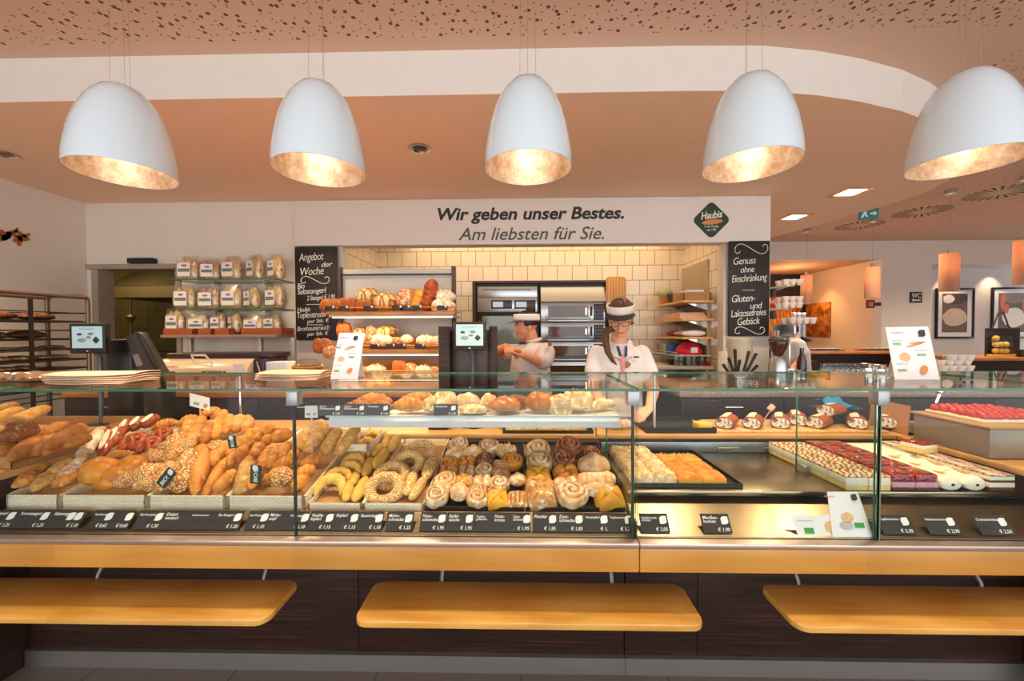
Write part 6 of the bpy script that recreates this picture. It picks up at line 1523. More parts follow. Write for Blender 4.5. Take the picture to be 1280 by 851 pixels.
# ------------------------------------------------------------------ passage: speaker box, kitchen hood, counter
a, b = at(158, 332, 3.93), at(190, 325, 3.93)
single('speaker_box', MB().box(a.x, b.x, 3.93, 3.995, dt+.021, dt+.021+.055, .008), M_black, 'small black box lying on the passage door lintel', 'speaker')
t = thing('extractor_hood', (-4.6, 5.4, 1.7), 'dark steel extractor hood in the kitchen behind the passage', 'hood')
a, b = at(135, 372, 5.0), at(232, 350, 5.0)
MB().prism([(a.x, 5.0, a.z), (a.x, 6.15, a.z), (a.x, 6.15, 2.4), (a.x, 5.5, 2.4), (a.x, 5.0, a.z+.16)], (b.x-a.x+.2, 0, 0)).build('canopy', plain('hood_steel', '#4d4636', .4, .4), t)
MB().box(a.x, b.x+.2, 4.985, 4.999, a.z, a.z+.14).build('front_lip', plain('hood_lip', '#776d52', .4, .4), t)
single('kitchen_table', MB().box(-6.2, -3.9, 5.0, 6.1, 0, 1.15), plain('kitchen_steel', '#6a634c', .4, .5), 'steel kitchen bench in the passage background', 'table')
p = at(163, 380, 5.1); mb = MB().tube([(p.x, 5.1, 1.16), (p.x, 5.1, 1.85), (p.x+.02, 5.12, 1.95), (p.x+.06, 5.15, 1.9)], .012, 8)
mb.lathe([(.01, .0), (.06, .09), (.05, .12), (.01, .14)], 12, (p.x, 5.1, 1.55)); single('whisk_mixer', mb, plain('dull_steel', '#8b8468', .35, .7), 'tall kitchen tap with sprayer seen through the passage', 'tap')
p = at(147, 405, 5.0); single('dark_bottle', MB().lathe([(0, 0), (.06, 0), (.06, .12), (.03, .17), (.03, .2), (0, .2)], 16, (p.x, 5.25, 1.151)), M_black, 'dark canister on the kitchen bench in the passage', 'canister')
# ------------------------------------------------------------------ baker's trolley at the left wall
RX0, RX1, RYB, RYA = -4.2, -3.83, 3.4, 2.45
rz = at(75, 370, RYB).z
t = thing('bakers_trolley', ((RX0+RX1)/2, RYB, 0), 'tubular rack trolley with dark loaves at the left wall', 'trolley')
M_tr = plain('trolley_tube', '#7d6654', .35, .6)
for y in (RYB, RYA):
    zc = rz-.05
    P = [(RX1, y, .08), (RX1, y, zc)] + [(RX1-.05+.05*math.cos(a), y, zc+.05*math.sin(a)) for a in (.4, .8, 1.2, PI/2)] + [(RX0+.05-.05*math.sin(a), y, zc+.05*math.cos(a)) for a in (0, .4, .8, 1.2, PI/2)] + [(RX0, y, .08)]
    MB().tube(P, .016, 10).build('end_frame', M_tr, t)
for x in (RX0, RX1): MB().tube([(x, RYA, rz-.02), (x, RYB, rz-.02)], .014, 8).build('top_rail', M_tr, t)
MB().box(RX0, RX0+.006, 2.95, 2.98, .1, rz-.06).build('side_strut', M_dark, t); MB().box(RX1-.006, RX1, 2.98, 3.01, .1, rz-.06).build('side_strut', M_dark, t)
tz = [at(88, y, RYB).z for y in (391, 402, 412, 423, 435, 447.5, 458, 468, 480, 492)]
for z in tz:
    for x in (RX0+.018, RX1-.018): MB().box(x-.010, x+.010, RYA, RYB, z-.012, z-.004).build('tray_rail', M_dark, t)
    MB().tube([(RX0, RYB, z-.004), (RX1, RYB, z-.004)], .006, 6).build('rear_bar', M_dark, t)
for x in (RX0, RX1):
    for y in (RYA, RYB): MB().tube([(x-.012, y, .04), (x+.012, y, .04)], .039, 14).build('castor', M_black, t)
def trolley_shelf(k, items, nm):
    z = tz[k]-.0035
    s_ = tray(RX0+.01, RX1-.01, RYA+.03, RYB-.03, lambda Y: z, f'dark sheet tray in the trolley, {nm}', 'trolley trays', M_dark, .008)
    for i, (x0, x1, ytop, kn) in enumerate(items):
        p, q = atx((x0+x1)/2, 410, -3.98), None
        Y = min(max(p.y, RYA+.1), RYB-.1); k_ = 3.98/abs((x0+x1)/2-650); L = (x1-x0)*k_*1.05
        put(kn, pose(kn, (-3.99, Y, z+.0045), (.0, 1, 0) if kn != 'floured_round' else (0, 1, 0), (0, 0, 1), L*.8, .17, (at(40, 400, 3.1).z-at(40, 400+ytop, 3.1).z)), f'{"dark rye loaf" if kn == "loaf_dark" else "flat brown roll loaf"} on the trolley tray, {nm}, {nth(i, len(items))}', 'bread', 'loaves in the trolley')
kind('loaf_dark', [SL(.3, .17, .09, p=2.4, seed=61, score=slashes(2, .1))], bread('rye_crust', '#6a3c1e', '#3f2110', .3, fcol='#b8946c'), (.3, .17, .09))
trolley_shelf(1, [(-20, 19, 10, 'loaf_dark'), (25, 68, 10, 'loaf_dark')], 'second level')
trolley_shelf(3, [(-18, 6, 9, 'loaf_dark'), (11, 57, 10, 'loaf_dark')], 'fourth level')
trolley_shelf(4, [(-10, 24, 4, 'oval_loaf'), (28, 50, 4, 'oval_loaf'), (52, 78, 5, 'oval_loaf')], 'fifth level')
trolley_shelf(5, [(-16, 11, 7, 'oval_loaf'), (12, 35, 7, 'oval_loaf'), (40, 67, 6, 'oval_loaf'), (69, 89, 6, 'oval_loaf')], 'sixth level')
trolley_shelf(6, [(-12, 17, 6, 'oval_loaf'), (19, 41, 6, 'oval_loaf')], 'seventh level')
trolley_shelf(8, [(40, 60, 5, 'oval_loaf'), (64, 88, 5, 'oval_loaf')], 'ninth level')
# ------------------------------------------------------------------ paper bags on the glass top
def bag_stack(x0, x1, Y0, lab, grp, n=5):
    a, b = at(x0, 480, Y0), at(x1, 480, Y0); cx_, L = (a.x+b.x)/2, b.x-a.x
    for i in range(n):
        mb = MB(); z0 = GZ1+.001+.0085*i; an = (-.10+.07*i)
        def fn(u, v, s=i):
            x, y = (-1+2*u), (-1+2*v)
            w = .5-.14*abs(x)**2.5; xx = x*L*.5*(.96-.02*s); yy = y*w*.22*(1+.0*s)
            z = z0 + .006*(1-y*y)+ .004*math.sin(3*x+s)*(.5+.5*abs(x))*.5+.002
            return (cx_+xx*math.cos(an)-yy*math.sin(an), Y0+xx*math.sin(an)+yy*math.cos(an), z)
        mb.grid(fn, 20, 8)
        o = single('paper_bag', mb, M_kraft if i % 2 else plain('pale_kraft', '#e6c9ae', .7, var=.04), lab.format(ORD[i]), 'paper bag', grp)
        m = o.modifiers.new('thick', 'SOLIDIFY'); m.thickness = .003
bag_stack(76, 184, 1.68, 'flat pale paper bag, {} from below in the stack before the left display', 'paper bags before the left display')
bag_stack(330, 412, 1.80, 'flat kraft paper bag, {} from below in the stack beside the left offer sheet', 'paper bags beside the offer sheet', 4)
M_glossp = plain('brown_film', '#8d6a52', .12, coat=.6, var=.25, scale=20)
for i, (x0, x1) in enumerate(((-40, 14), (12, 58))):
    a, b = at(x0, 478, 1.66), at(x1, 478, 1.66)
    mb = SL(b.x-a.x, .12, .04, p=5, q=3, seed=71+i, amp=.15); mb.bm.transform(Matrix.Translation(((a.x+b.x)/2, 1.68, GZ1+.001)))
    single('film_packet', mb, M_glossp, f'glossy brown film packet on the glass top, {("left", "right")[i]} one at the left edge', 'packet', 'glossy packets')
for kk, K in KIND.items():
    for u, p_ in zip(K['used'], K['P']):
        if not u:
            try:
                for c_ in list(p_.children): bpy.data.objects.remove(c_)
                bpy.data.objects.remove(p_)
            except ReferenceError: pass
# ================================================================== cafe end
# ceiling diffusers
M_vent = plain('vent_white', '#d8bda6', .6, var=.02); M_slot = plain('vent_slot_dark', '#4c3626', .8)
def diffuser(px, py, lab, r=.315):
    p = atz(px, py, ZU-.005); t = thing('ceiling_vent', (p.x, p.y, ZU), lab, 'ceiling vent', 'round ceiling vents')
    MB().lathe([(0, -.002), (r*1.04, -.002), (r*1.04, -.0005), (0, -.0005)], 40).build('panel', M_vent, t, local=True)
    for k in range(24):
        a = 2*PI*k/24; ra, rb = r*(.30 if k % 2 else .45), r*.95; w = .05
        P = [(ra*math.cos(a-w*.6), ra*math.sin(a-w*.6), -.0025), (rb*math.cos(a-w), rb*math.sin(a-w), -.0025), (rb*math.cos(a+w), rb*math.sin(a+w), -.0025), (ra*math.cos(a+w*.6), ra*math.sin(a+w*.6), -.0025)]
        MB().prism(P, (0, 0, -.0012)).build('vent_slot', M_slot, t, local=True)
diffuser(1250, 241, 'round slotted ceiling vent at the right edge, nearest of three'); diffuser(1152, 265, 'middle round slotted ceiling vent in the cafe ceiling'); diffuser(1074, 282, 'round slotted ceiling vent under the exit sign, farthest of three')
# exit sign hanging from the lower ceiling edge
p = at(1086.5, 267, 4.55); k = mpp(4.55)
t = thing('exit_sign', (p.x, 4.55, p.z), 'green exit sign with running figure and arrow under the cafe ceiling', 'sign')
W, H_ = 19*k, 13*k
Mt = frame_m((p.x, 4.55, p.z), (1, -.28, 0), (0, 0, 1))
MB().prism([Mt @ Vector(q) for q in ((-W/2, -H_/2, 0), (W/2, -H_/2, 0), (W/2, H_/2, 0), (-W/2, H_/2, 0))], (.01, .03, 0)).build('panel', emit('exit_green', '#0c6f66', .2), t)
MB().prism([Mt @ Vector(q) for q in ((-W/2, H_/2+.001, 0), (W/2, H_/2+.001, 0), (W/2, H_/2+.03, 0), (-W/2, H_/2+.03, 0))], (.02, .06, 0)).build('housing', M_chrome, t)
def sign_shape(pts, nm):
    MB().prism([Mt @ Vector((x*W, y*H_, .001)) for x, y in pts], Mt.to_3x3() @ Vector((0, 0, .002))).build(nm, M_paper, t)
sign_shape([(.05, -.08), (.25, -.08), (.25, -.22), (.42, 0), (.25, .22), (.25, .08), (.05, .08)], 'arrow')
sign_shape([(-.42, -.36), (-.34, -.36), (-.24, -.08), (-.14, -.3), (-.06, -.3), (-.16, .06), (-.12, .2), (-.28, .2), (-.36, -.04)], 'running_figure')
sign_shape([(-.22+.06*math.cos(a), .32+.1*math.sin(a)) for a in [2*PI*i/10 for i in range(10)]], 'figure_head')
MB().tube([(p.x, 4.57, p.z+H_/2+.02), (p.x, 4.57, ZU-.0005)], .006, 8).build('hanger', M_chrome, t)
# WC sign
p = at(1144, 371.5, YF); k = mpp(YF)
t = thing('restroom_sign', (p.x, YF, p.z), 'small black WC sign with white arrow on the cafe wall', 'sign')
MB().box(p.x-7*k, p.x+7*k, YF-.02, YF-.002, p.z-6.5*k, p.z+6.5*k, .003).build('plate', M_black, t)
fit_on('WC', (p.x, p.z+2*k), 11*k, 6*k, YF-.0205, M_paper, t, 0, .02)
MB().prism([(p.x+x*k, YF-.021, p.z+z*k) for x, z in ((-6, -3.5), (-2.5, -1.6), (-2.5, -2.8), (5, -2.8), (5, -4.4), (-2.5, -4.4), (-2.5, -5.5))], (0, -.001, 0)).build('arrow', M_paper, t)
p = at(1087.5, 380, YF)
t = thing('extinguisher_sign', (p.x, YF, p.z), 'small dark red fire sign beside the niche edge', 'sign')
MB().box(p.x-4.6*k, p.x+4.6*k, YF-.02, YF+.01, p.z-5*k, p.z+5*k, .002).build('plate', plain('sign_red', '#7d1a1c', .5), t)
for a, b in ((-2, 1.2), (1.4, -.8)): MB().box(p.x+a*k*.8-.006, p.x+a*k*.8+.006, YF-.0225, YF-.0205, p.z-3*k, p.z+2.6*k).build('pictogram', M_paper, t)
single('sign_post', MB().box(p.x-.01, ne, YF+.012, YF+.03, p.z-.03, p.z+.03), M_dark, 'dark bracket holding the small red fire sign', 'bracket')
# framed pictures in the recess
PY = YF+.49
def framed(x0, x1, y0, y1, lab, n):
    a, b = at(x0, y1, PY), at(x1, y0, PY); t = thing('picture_frame', ((a.x+b.x)/2, PY, a.z), lab, 'picture', 'framed pictures in the recess')
    w = .035; X0, X1, Z0, Z1 = a.x, b.x, a.z, b.z
    f = MB(); f.box(X0, X1, PY-.03, PY, Z0, Z0+w, .002); 
    f.build('frame', M_black, t); MB().box(X0, X1, PY-.03, PY, Z1-w, Z1, .002).build('frame', M_black, t)
    for xx in (X0, X1-w): MB().box(xx, xx+w, PY-.03, PY, Z0+w, Z1-w, .002).build('frame', M_black, t)
    MB().box(X0+w, X1-w, PY-.012, PY-.006, Z0+w, Z1-w).build('mount', M_paper, t)
    m = .17*(X1-X0); px0, px1, pz0, pz1 = X0+m, X1-m, Z0+m*.95, Z1-m*.85
    photo = MB().box(px0, px1, PY-.0135, PY-.0125, pz0, pz1).build('photograph', plain('photo_taupe', '#6d5a52', .6, var=.2, scale=6), t)
    c, d = (px0+px1)/2, (pz0+pz1)/2; w2, h2 = (px1-px0)/2, (pz1-pz0)/2
    def blob(u, v, ru, rv, m_, nm, seed=0):
        P = []
        for i in range(26):
            an = 2*PI*i/26; q = 1+.12*nz(math.cos(an)*2, math.sin(an)*2, seed, 1.2, seed)
            P.append((max(px0, min(px1, c+(u+ru*q*math.cos(an))*w2)), PY-.0137-.0004*n_[0], max(pz0, min(pz1, d+(v+rv*q*math.sin(an))*h2))))
        n_[0] += 1; MB().prism(P, (0, -.0003, 0)).build(nm, m_, photo)
    n_ = [0]
    M_fl = plain('flour_print', '#cfbba6', .7, var=.12, scale=60); M_fw = plain('flour_white', '#e9dfd6', .7, var=.06)
    if n == 0:
        blob(0, .75, 1.05, .3, plain('photo_dark', '#4f413c', .6), 'dark_cloth'); blob(-.5, .72, .45, .22, M_fw, 'flour_bag', 2); blob(0, -.22, .98, .46, M_fl, 'flour_heap', 3); blob(.1, .02, .6, .2, plain('flour_pink', '#d8b9a0', .7, var=.1, scale=50), 'flour_well', 4)
    else:
        blob(.2, .78, .9, .3, plain('photo_grey', '#8a7d76', .6), 'grey_cloth'); blob(.15, -.25, .85, .5, M_fw, 'flour_heap', 6); blob(-.68, .55, .18, .42, plain('skin_print', '#c9705a', .6), 'hand_print', 7); blob(-.4, .2, .18, .25, plain('skin_print', '#c9705a', .6), 'hand_print', 8); blob(.9, .5, .15, .4, plain('skin_print', '#c9705a', .6), 'hand_print', 9)
framed(1168, 1217, 360, 423, 'black framed photograph of a flour heap in the wall recess', 0)
framed(1237.5, 1290, 359, 423, 'black framed photograph of hands and flour at the right edge', 1)
# orange picture on the niche wall
ya, yb_ = atx(1039, 400, ne).y, atx(1003, 400, ne).y; z0, z1 = atx(1020, 421, ne).z, atx(1020, 379, ne).z
t = NT('amber_photo'); v = t.coord('Object'); f_ = t.noise(v, 5, 6, .7); w_ = t.n('ShaderNodeTexWave'); w_.inputs['Scale'].default_value = 4; w_.inputs['Distortion'].default_value = 9; t.l(v, w_.inputs['Vector'])
t.set(col=t.mix(.5, t.ramp(f_, [(.35, '#3f1c08'), (.5, '#b8601a'), (.65, '#e39a34')]), t.ramp(w_.outputs['Fac'], [(.2, '#5c2a0c'), (.8, '#d88728')])), rough=.5); M_amber = t.m
single('amber_picture', MB().box(ne-.03, ne-.001, ya, min(yb_, 8.95), z0, z1, .004), M_amber, 'amber photo panel on the warm niche wall', 'picture')
# coffee poster wall at the back of the niche
NY = 8.98
def nb(x0, x1, y0, y1, m, nm, par, d=.004): 
    a, b = at(x0, y1, NY), at(x1, y0, NY); return MB().box(a.x, b.x, NY-d, NY-d+.003, a.z, b.z).build(nm, m, par)
c = at(975, 425, NY); t = thing('wall_poster', (c.x, NY, c.z), 'poster with red band and amber photo behind the coffee machine', 'poster')
nb(940, 1002, 346, 455, plain('poster_dark', '#241410', .5), 'dark_sheet', t); nb(940, 1002, 370, 383, plain('poster_red', '#9c1c16', .5), 'red_band', t, .0075); nb(940, 1001.5, 384, 430, M_amber, 'amber_photo', t, .0075)
q = at(988, 379.5, NY); kN = mpp(NY)
fit_on('Röstungen', (at(980, 377, NY).x, at(980, 377, NY).z), 40*kN, 8*kN, NY-.009, M_paper, t, 0, .01)
# cylinder pendants
M_cyl_t = NT('woven_shade'); t = M_cyl_t; v = t.coord('Object'); sx = t.n('ShaderNodeSeparateXYZ'); t.l(v, sx.inputs[0])
hh = t.math('SINE', t.math('MULTIPLY', sx.outputs[2], 700))
t.set(col=t.mix(t.math('MULTIPLY', t.math('ADD', hh, 1.0), .5), '#b98c70', '#cfa68a'), rough=.7); t.bump(hh, .3, .002)
tl = t.n('ShaderNodeBsdfTranslucent'); tl.inputs['Color'].default_value = rgb('#ddb596'); mx = t.n('ShaderNodeMixShader'); mx.inputs[0].default_value = .4
t.l(t.b.outputs[0], mx.inputs[1]); t.l(tl.outputs[0], mx.inputs[2]); t.l(mx.outputs[0], t.out.inputs['Surface']); M_cyl = t.m
cyl0 = None
for px, yt, yb3, w_, Y, lab in ((1187, 317, 363.5, 18, 4.6, 'woven cylinder pendant before the first framed picture'), (1090.5, 334, 373, 14.5, 5.75, 'woven cylinder pendant above the red fire sign'),
                              (1008, 344, 380, 12, 6.3, 'farthest woven cylinder pendant near the poster wall'), (1283, 300, 355, 21, 4.2, 'woven cylinder pendant cut by the right edge')):
    a, b = at(px, yt, Y), at(px, yb3, Y); r = w_*mpp(Y)/2; H_ = a.z-b.z; zc = ZU if px > 1050 or Y > 5.9 else ZU
    zc = ZL if (px == 1008) else ZU
    t = thing('cylinder_pendant', (a.x, Y, b.z), lab, 'lamp', 'cylinder pendants')
    MB().lathe([(r*.96, 0), (r, 0), (r, H_), (r*.2, H_), (r*.2, H_-.006), (r*.96, H_-.006), (r*.96, 0)], 28, (a.x, Y, b.z)).build('lamp_shade', M_cyl, t)
    MB().lathe([(0, 0), (.02, 0), (.02, .05), (0, .055)], 14, (a.x, Y, a.z)).build('cap', M_chrome, t)
    MB().tube([(a.x, Y, a.z+.05), (a.x, Y, ZU-.03)], .0025, 6).build('cord', M_chrome, t)
    MB().lathe([(0, -.045), (.055, -.045), (.055, -.0005), (0, -.0005)], 20, (a.x, Y, ZU)).build('canopy', M_chrome, t)
    MB().sph((a.x, Y, b.z+H_*.55), .03, 12).build('bulb', M_bulb if 'M_bulb' in globals() else emit('bulb_glow', '#fff0d4', 14), t)
    light('cylinder_light', 'POINT', (a.x, Y, b.z+H_*.82), 5, '#ffdcb8', .02)
# bar counters along the cafe
M_bar = wood('bar_wood', '#a9632a', '#c47d3c', 'x', 1, .35)
def bar(x0, x1, Y, z, lab):
    t = thing('bar_counter', ((x0+x1)/2, Y, 0), lab, 'counter', 'cafe bar counters')
    MB().box(x0, x1, Y, Y+.45, z-.045, z, .004).build('bar_top', M_bar, t)
    MB().box(x0+.05, x1-.05, Y+.08, Y+.42, 0, z-.046).build('bar_base', M_dwood, t)
    return z
zb1 = at(1060, 438.5, 6.0).z; bar(at(1000, 440, 6.0).x, at(1150, 440, 6.0).x, 6.0, zb1, 'wooden bar counter with plates in front of the niche')
zb2 = at(1250, 446.5, 5.0).z; bar(at(1211, 447, 5.0).x, 9.0, 5.0, zb2, 'wooden bar counter under the framed pictures at the right')
def plates(px, Y, z, n, lab):
    p = at(px, 437, Y); o0 = None
    t = thing('oval_tray', (p.x, Y+.14, z), lab[0], 'tray', 'dark trays of cups on the bar')
    MB().box(p.x-.22, p.x+.22, Y+.03, Y+.27, z+.0005, z+.012, .004).build('tray_plate', M_dark, t)
    for i in range(n):
        l = lab[1].format(nth(i, n)); x = p.x-.17+.34*i/(n-1)
        global _pl
        if '_pl' not in globals(): _pl = single('saucer', MB().lathe([(0, 0), (.6, 0), (1, .35), (.95, .38), (.55, .08), (0, .08)], 18), M_paper, l, 'saucer', lab[2]); o = _pl
        else: o = dup(_pl, label=l, group=lab[2])
        o.location = (x, Y+.14, z+.0125); o.scale = (.045, .075, .06)
plates(1040, 6.0, zb1, 5, ('dark oval tray of saucers on the bar before the amber picture', 'white saucer on the bar tray before the amber picture, {}', 'saucers on the left bar tray'))
plates(1106, 6.0, zb1, 4, ('dark oval tray of saucers on the bar behind the right offer sheet', 'white saucer on the bar tray behind the right offer sheet, {}', 'saucers on the right bar tray'))
# glasses, jugs, cups on the granite counter
GZ_ = 1.0005
gl = []
for r_ in range(3):
    Y = 3.0+.13*r_
    for c_ in range(8):
        px = 1029+c_*6.8+r_*1.2; p = at(px, 465, Y)
        tumbler(p.x, Y, GZ_, .030, .13+.02*(r_ == 2), f'clear water glass on the granite counter, {("front", "middle", "back")[r_]} row, {nth(c_, 8)}', 'water glasses on the granite counter')
rk_ = thing('glass_rack', (at(1052, 470, 3.4).x, 3.45, 1.0), 'grey rack behind the water glasses', 'rack')
a, b = at(1028, 458, 3.42), at(1080, 458, 3.42)
MB().box(a.x, b.x, 3.39, 3.58, 1.0005, 1.06, .004).build('base', plain('rack_grey', '#a79c90', .5), rk_)
for i, (px, h, r) in enumerate(((1083, .17, .045), (1091, .13, .05), (1099, .16, .045), (1104, .12, .04))):
    p = at(px, 465, 3.05); Y = 3.05+.08*(i % 2)
    if i == 0:
        jt = thing('steel_jug', (p.x, Y, GZ_), f'polished steel milk jug beside the water glasses, {nth(i, 4)}', 'jug', 'steel milk jugs')
        MB().lathe([(0, 0), (1, 0), (1.05, .3), (.85, .8), (.95, 1), (.88, 1), (.78, .8), (.95, .1), (0, .1)], 22).build('body', M_chrome, jt, local=True)
        MB().tube([(1.0, 0, .8), (1.6, 0, .75), (1.7, 0, .4), (1.0, 0, .25)], .12, 8).build('handle', M_chrome, jt, local=True)
    else: jt = dup(jt, label=f'polished steel milk jug beside the water glasses, {nth(i, 4)}', loc=(p.x, Y, GZ_))
    jt.location = (p.x, Y, GZ_); jt.scale = (r, r, h)
p = at(1021, 462, 3.0); t = thing('plastic_bowl', (p.x, 3.0, GZ_), 'white tub with lime green lid on the granite counter', 'tub')
MB().lathe([(0, 0), (.045, 0), (.055, .075), (0, .075)], 22, (p.x, 3.0, GZ_)).build('tub', plain('pale_tub', '#d9e0c0', .4), t)
MB().lathe([(0, .0755), (.062, .0755), (.064, .10), (.04, .115), (0, .118)], 22, (p.x, 3.0, GZ_)).build('lid', plain('lime_green', '#8fcf3a', .4), t)
p = at(1002, 455, 3.3)
single('syrup_bottle', MB().lathe([(0, 0), (.035, 0), (.035, .17), (.015, .23), (.015, .28), (0, .28)], 18, (p.x, 3.3, GZ_)), plain('dark_wine', '#3c0e16', .15, coat=.4), 'dark wine red bottle between grinder and lime lid', 'bottle')
# cup stacks
M_cup = plain('cup_china', '#efe3d8', .2, coat=.3, var=.02)
def cupm(): return MB().lathe([(0, 0), (.55, 0), (.62, .05), (.95, .75), (1, 1), (.94, 1), (.88, .75), (.5, .12), (0, .1)], 22)
ct = thing('coffee_cup', (0, 0, -50), 'proto', 'cup', 'cups'); cupm().build('cup_body', M_cup, ct, local=True)
MB().tube([(.92, 0, .8), (1.3, 0, .75), (1.35, 0, .45), (.8, 0, .3)], .07, 8).build('handle', M_cup, ct, local=True)
cup_used = [False]
def cup(x, y, z, r, h, lab, grp, rz=0):
    if not cup_used[0]: cup_used[0] = True; o = ct
    else: o = dup(ct)
    tag(o, lab, 'cup', grp); o.location = (x, y, z); o.scale = (r, r, h); o.rotation_euler = (0, 0, rz)
cols = (1178, 1189, 1200, 1211)
for c_, px in enumerate(cols):
    for k in range(5 if c_ > 0 else 4):
        p = at(px, 460, 3.25)
        cup(p.x, 3.25+.02*(k % 2), GZ_+.043*k, .036, .050, f'cream coffee cup in {("first", "second", "third", "fourth")[c_]} stack right of the offer sheet, {ORD[k]} from below', 'stacked coffee cups', .5*k)
for i, px in enumerate((1184, 1226, 1237, 1246)):
    p = at(px, 463, 2.95); cup(p.x, 2.95, GZ_, .036, .052, f'single cream cup on the granite counter right of the offer sheet, {nth(i, 4)}', 'single cups on the granite counter', .3*i)
p = at(1208, 461, 2.9); t = thing('sachet_box', (p.x, 2.9, GZ_), 'white box printed with dark squares among the coffee cups', 'box')
MB().box(p.x-.055, p.x+.055, 2.9, 2.98, GZ_, GZ_+.085, .004).build('carton', M_paper, t)
for i in range(4):
    for j in range(3):
        if (i+j) % 2 == 0: MB().box(p.x-.05+.026*i, p.x-.03+.026*i, 2.898, 2.8995, GZ_+.01+.025*j, GZ_+.027+.025*j).build('printed_square', M_black, t)
# carrier with jar at the right edge
c = at(1262, 447, 4.95); z0 = zb2; Y = 5.08; k = mpp(Y); c = at(1262, 447, Y)
t = thing('gift_carrier', (c.x, Y, z0), 'black handled carrier holding a jar of yellow fruit at the right', 'carrier')
MB().box(c.x-17*k, c.x+24*k, Y+.10, Y+.12, z0+.001, z0+35*k, .004).build('back_board', M_black, t)
MB().box(c.x-17*k, c.x+24*k, Y, Y+.10, z0+.001, z0+.03, .003).build('tray', M_beech, t)
MB().tube([(c.x-9*k, Y+.11, z0+34*k), (c.x-2*k, Y+.11, z0+54*k), (c.x+4*k, Y+.11, z0+55*k), (c.x+12*k, Y+.11, z0+34*k)], .008, 8).build('handle', M_black, t)
MB().box(c.x-15*k, c.x+6*k, Y+.005, Y+.095, z0+.0305, z0+26*k, .03).build('jar', M_clear, t)
random.seed(5)
for i in range(7): MB().sph((c.x-11*k+6*k*(i % 3), Y+.05, z0+.075+.08*(i//3)), .035, 12).build('yellow_fruit', plain('yellow_fruit', '#d9b33c', .35, var=.2), t)
single('black_tin', MB().box(c.x+7*k, c.x+24*k, Y-.06, Y-.005, z0+.001, z0+9*k, .006), M_black, 'black tin box before the handled carrier', 'tin')
# coffee machine, grinder, cup shelves
cm0, cm1 = at(955, 430, 3.75).x, at(985, 430, 3.75).x
gx = at(978, 460, 3.1).x
t = thing('coffee_machine', (cm0+.1, 3.8, 1.0), 'chrome coffee machine behind the pillar with cups on top', 'coffee machine')
zc = at(970, 405, 3.75).z
MB().box(pr+.01, cm1, 3.72, 3.98, 1.0, zc-.12, .01).build('body', M_ostl, t)
MB().box(pr+.01, cm1+.02, 3.66, 3.98, zc-.1195, zc, .012).build('cup_tray', M_ostl, t)
MB().tube([(pr+.1, 3.68, zc-.13), (pr+.1, 3.62, zc-.15), (pr+.1, 3.58, zc-.15)], .016, 10).build('portafilter', M_black, t)
mc = thing('machine_stand', (cm0, 3.85, 0), 'dark cabinet carrying the coffee machine', 'cabinet'); MB().box(pr+.005, cm1+.05, 3.62, 4.0, 0, .9995, .004).build('body', M_dwood, mc)
t = thing('coffee_grinder', (gx, 3.15, 1.0), 'steel coffee grinder with dark bean hopper beside the pillar', 'grinder'); k = mpp(3.15)
def gz(y): return at(978, y, 3.15).z
MB().lathe([(0, 0), (.082, 0), (.082, .02), (.072, .03), (.066, gz(452)-1.0), (.05, gz(446)-1.0), (0, gz(446)-1.0)], 30, (gx, 3.15, 1.0005)).build('body', M_ostl, t)
MB().lathe([(.026, gz(445)-1), (.034, gz(443)-1), (.066, gz(431)-1), (.066, gz(427)-1), (0, gz(426.5)-1)], 26, (gx, 3.15, 1.0005)).build('bean_hopper', plain('bean_hopper', '#4a2413', .15, coat=.5), t)
MB().lathe([(.069, gz(426.4)-1), (.072, gz(424)-1), (.04, gz(421)-1), (0, gz(420.5)-1)], 26, (gx, 3.15, 1.0005)).build('hopper_lid', plain('hopper_lid', '#5d5a58', .25, .4), t)
MB().tube([(gx-.01, 3.15, gz(421)), (gx-.01, 3.15, gz(413))], [.012, .02], 12).build('hopper_knob', M_chrome, t)
MB().lathe([(0, 0), (.035, 0), (.052, .12), (.046, .12), (.03, .01), (0, .01)], 22, (at(992, 460, 3.1).x, 3.1, 1.0005)).build('steel_cup', M_chrome, t)
for i, (py, lab, rows) in enumerate(((357.5, 'top', 4), (385.5, 'lower', 4))):
    z = at(975, py, 3.9).z; x1 = at(990 if i == 0 else 987, py, 3.9).x
    t = thing('cup_shelf', (pr+.2, 3.9, z-.03), f'{lab} cream wall shelf carrying coffee cups beside the pillar', 'shelf', 'cup shelves')
    MB().prism([(pr+.001, 3.75, z-.02), (x1-.12, 3.75, z-.02), (x1, 4.1, z-.02), (pr+.001, 4.1, z-.02)], (0, 0, .02), .002).build('board', plain('cream_shelf', '#e3dcc4', .4), t)
    MB().box(pr+.001, pr+.03, 3.95, 4.05, z-.1, z-.0205).build('bracket', M_dark, t)
    for j in range(6): 
        cup(pr+.05+.065*(j % 3)+.0*(j//3), 3.84+.1*(j//3), z+.0005, .034, .055, f'cream cup on the {lab} shelf beside the pillar, {("front", "back")[j//3]} row, {nth(j % 3, 3)}', f'cups on the {lab} pillar shelf', 1.2)
        if i: cup(pr+.05+.065*(j % 3), 3.84+.1*(j//3), z+.0560, .034, .055, f'upper cream cup on the lower shelf beside the pillar, {("front", "back")[j//3]} row, {nth(j % 3, 3)}', 'upper cups on the lower pillar shelf', 1.2)
for j in range(8): cup(pr+.05+.062*(j % 4), 3.74+.12*(j//4), zc+.0008, .032, .06, f'china cup on the coffee machine, {("front", "back")[j//4]} row, {nth(j % 4, 4)}', 'cups on the coffee machine', .4)
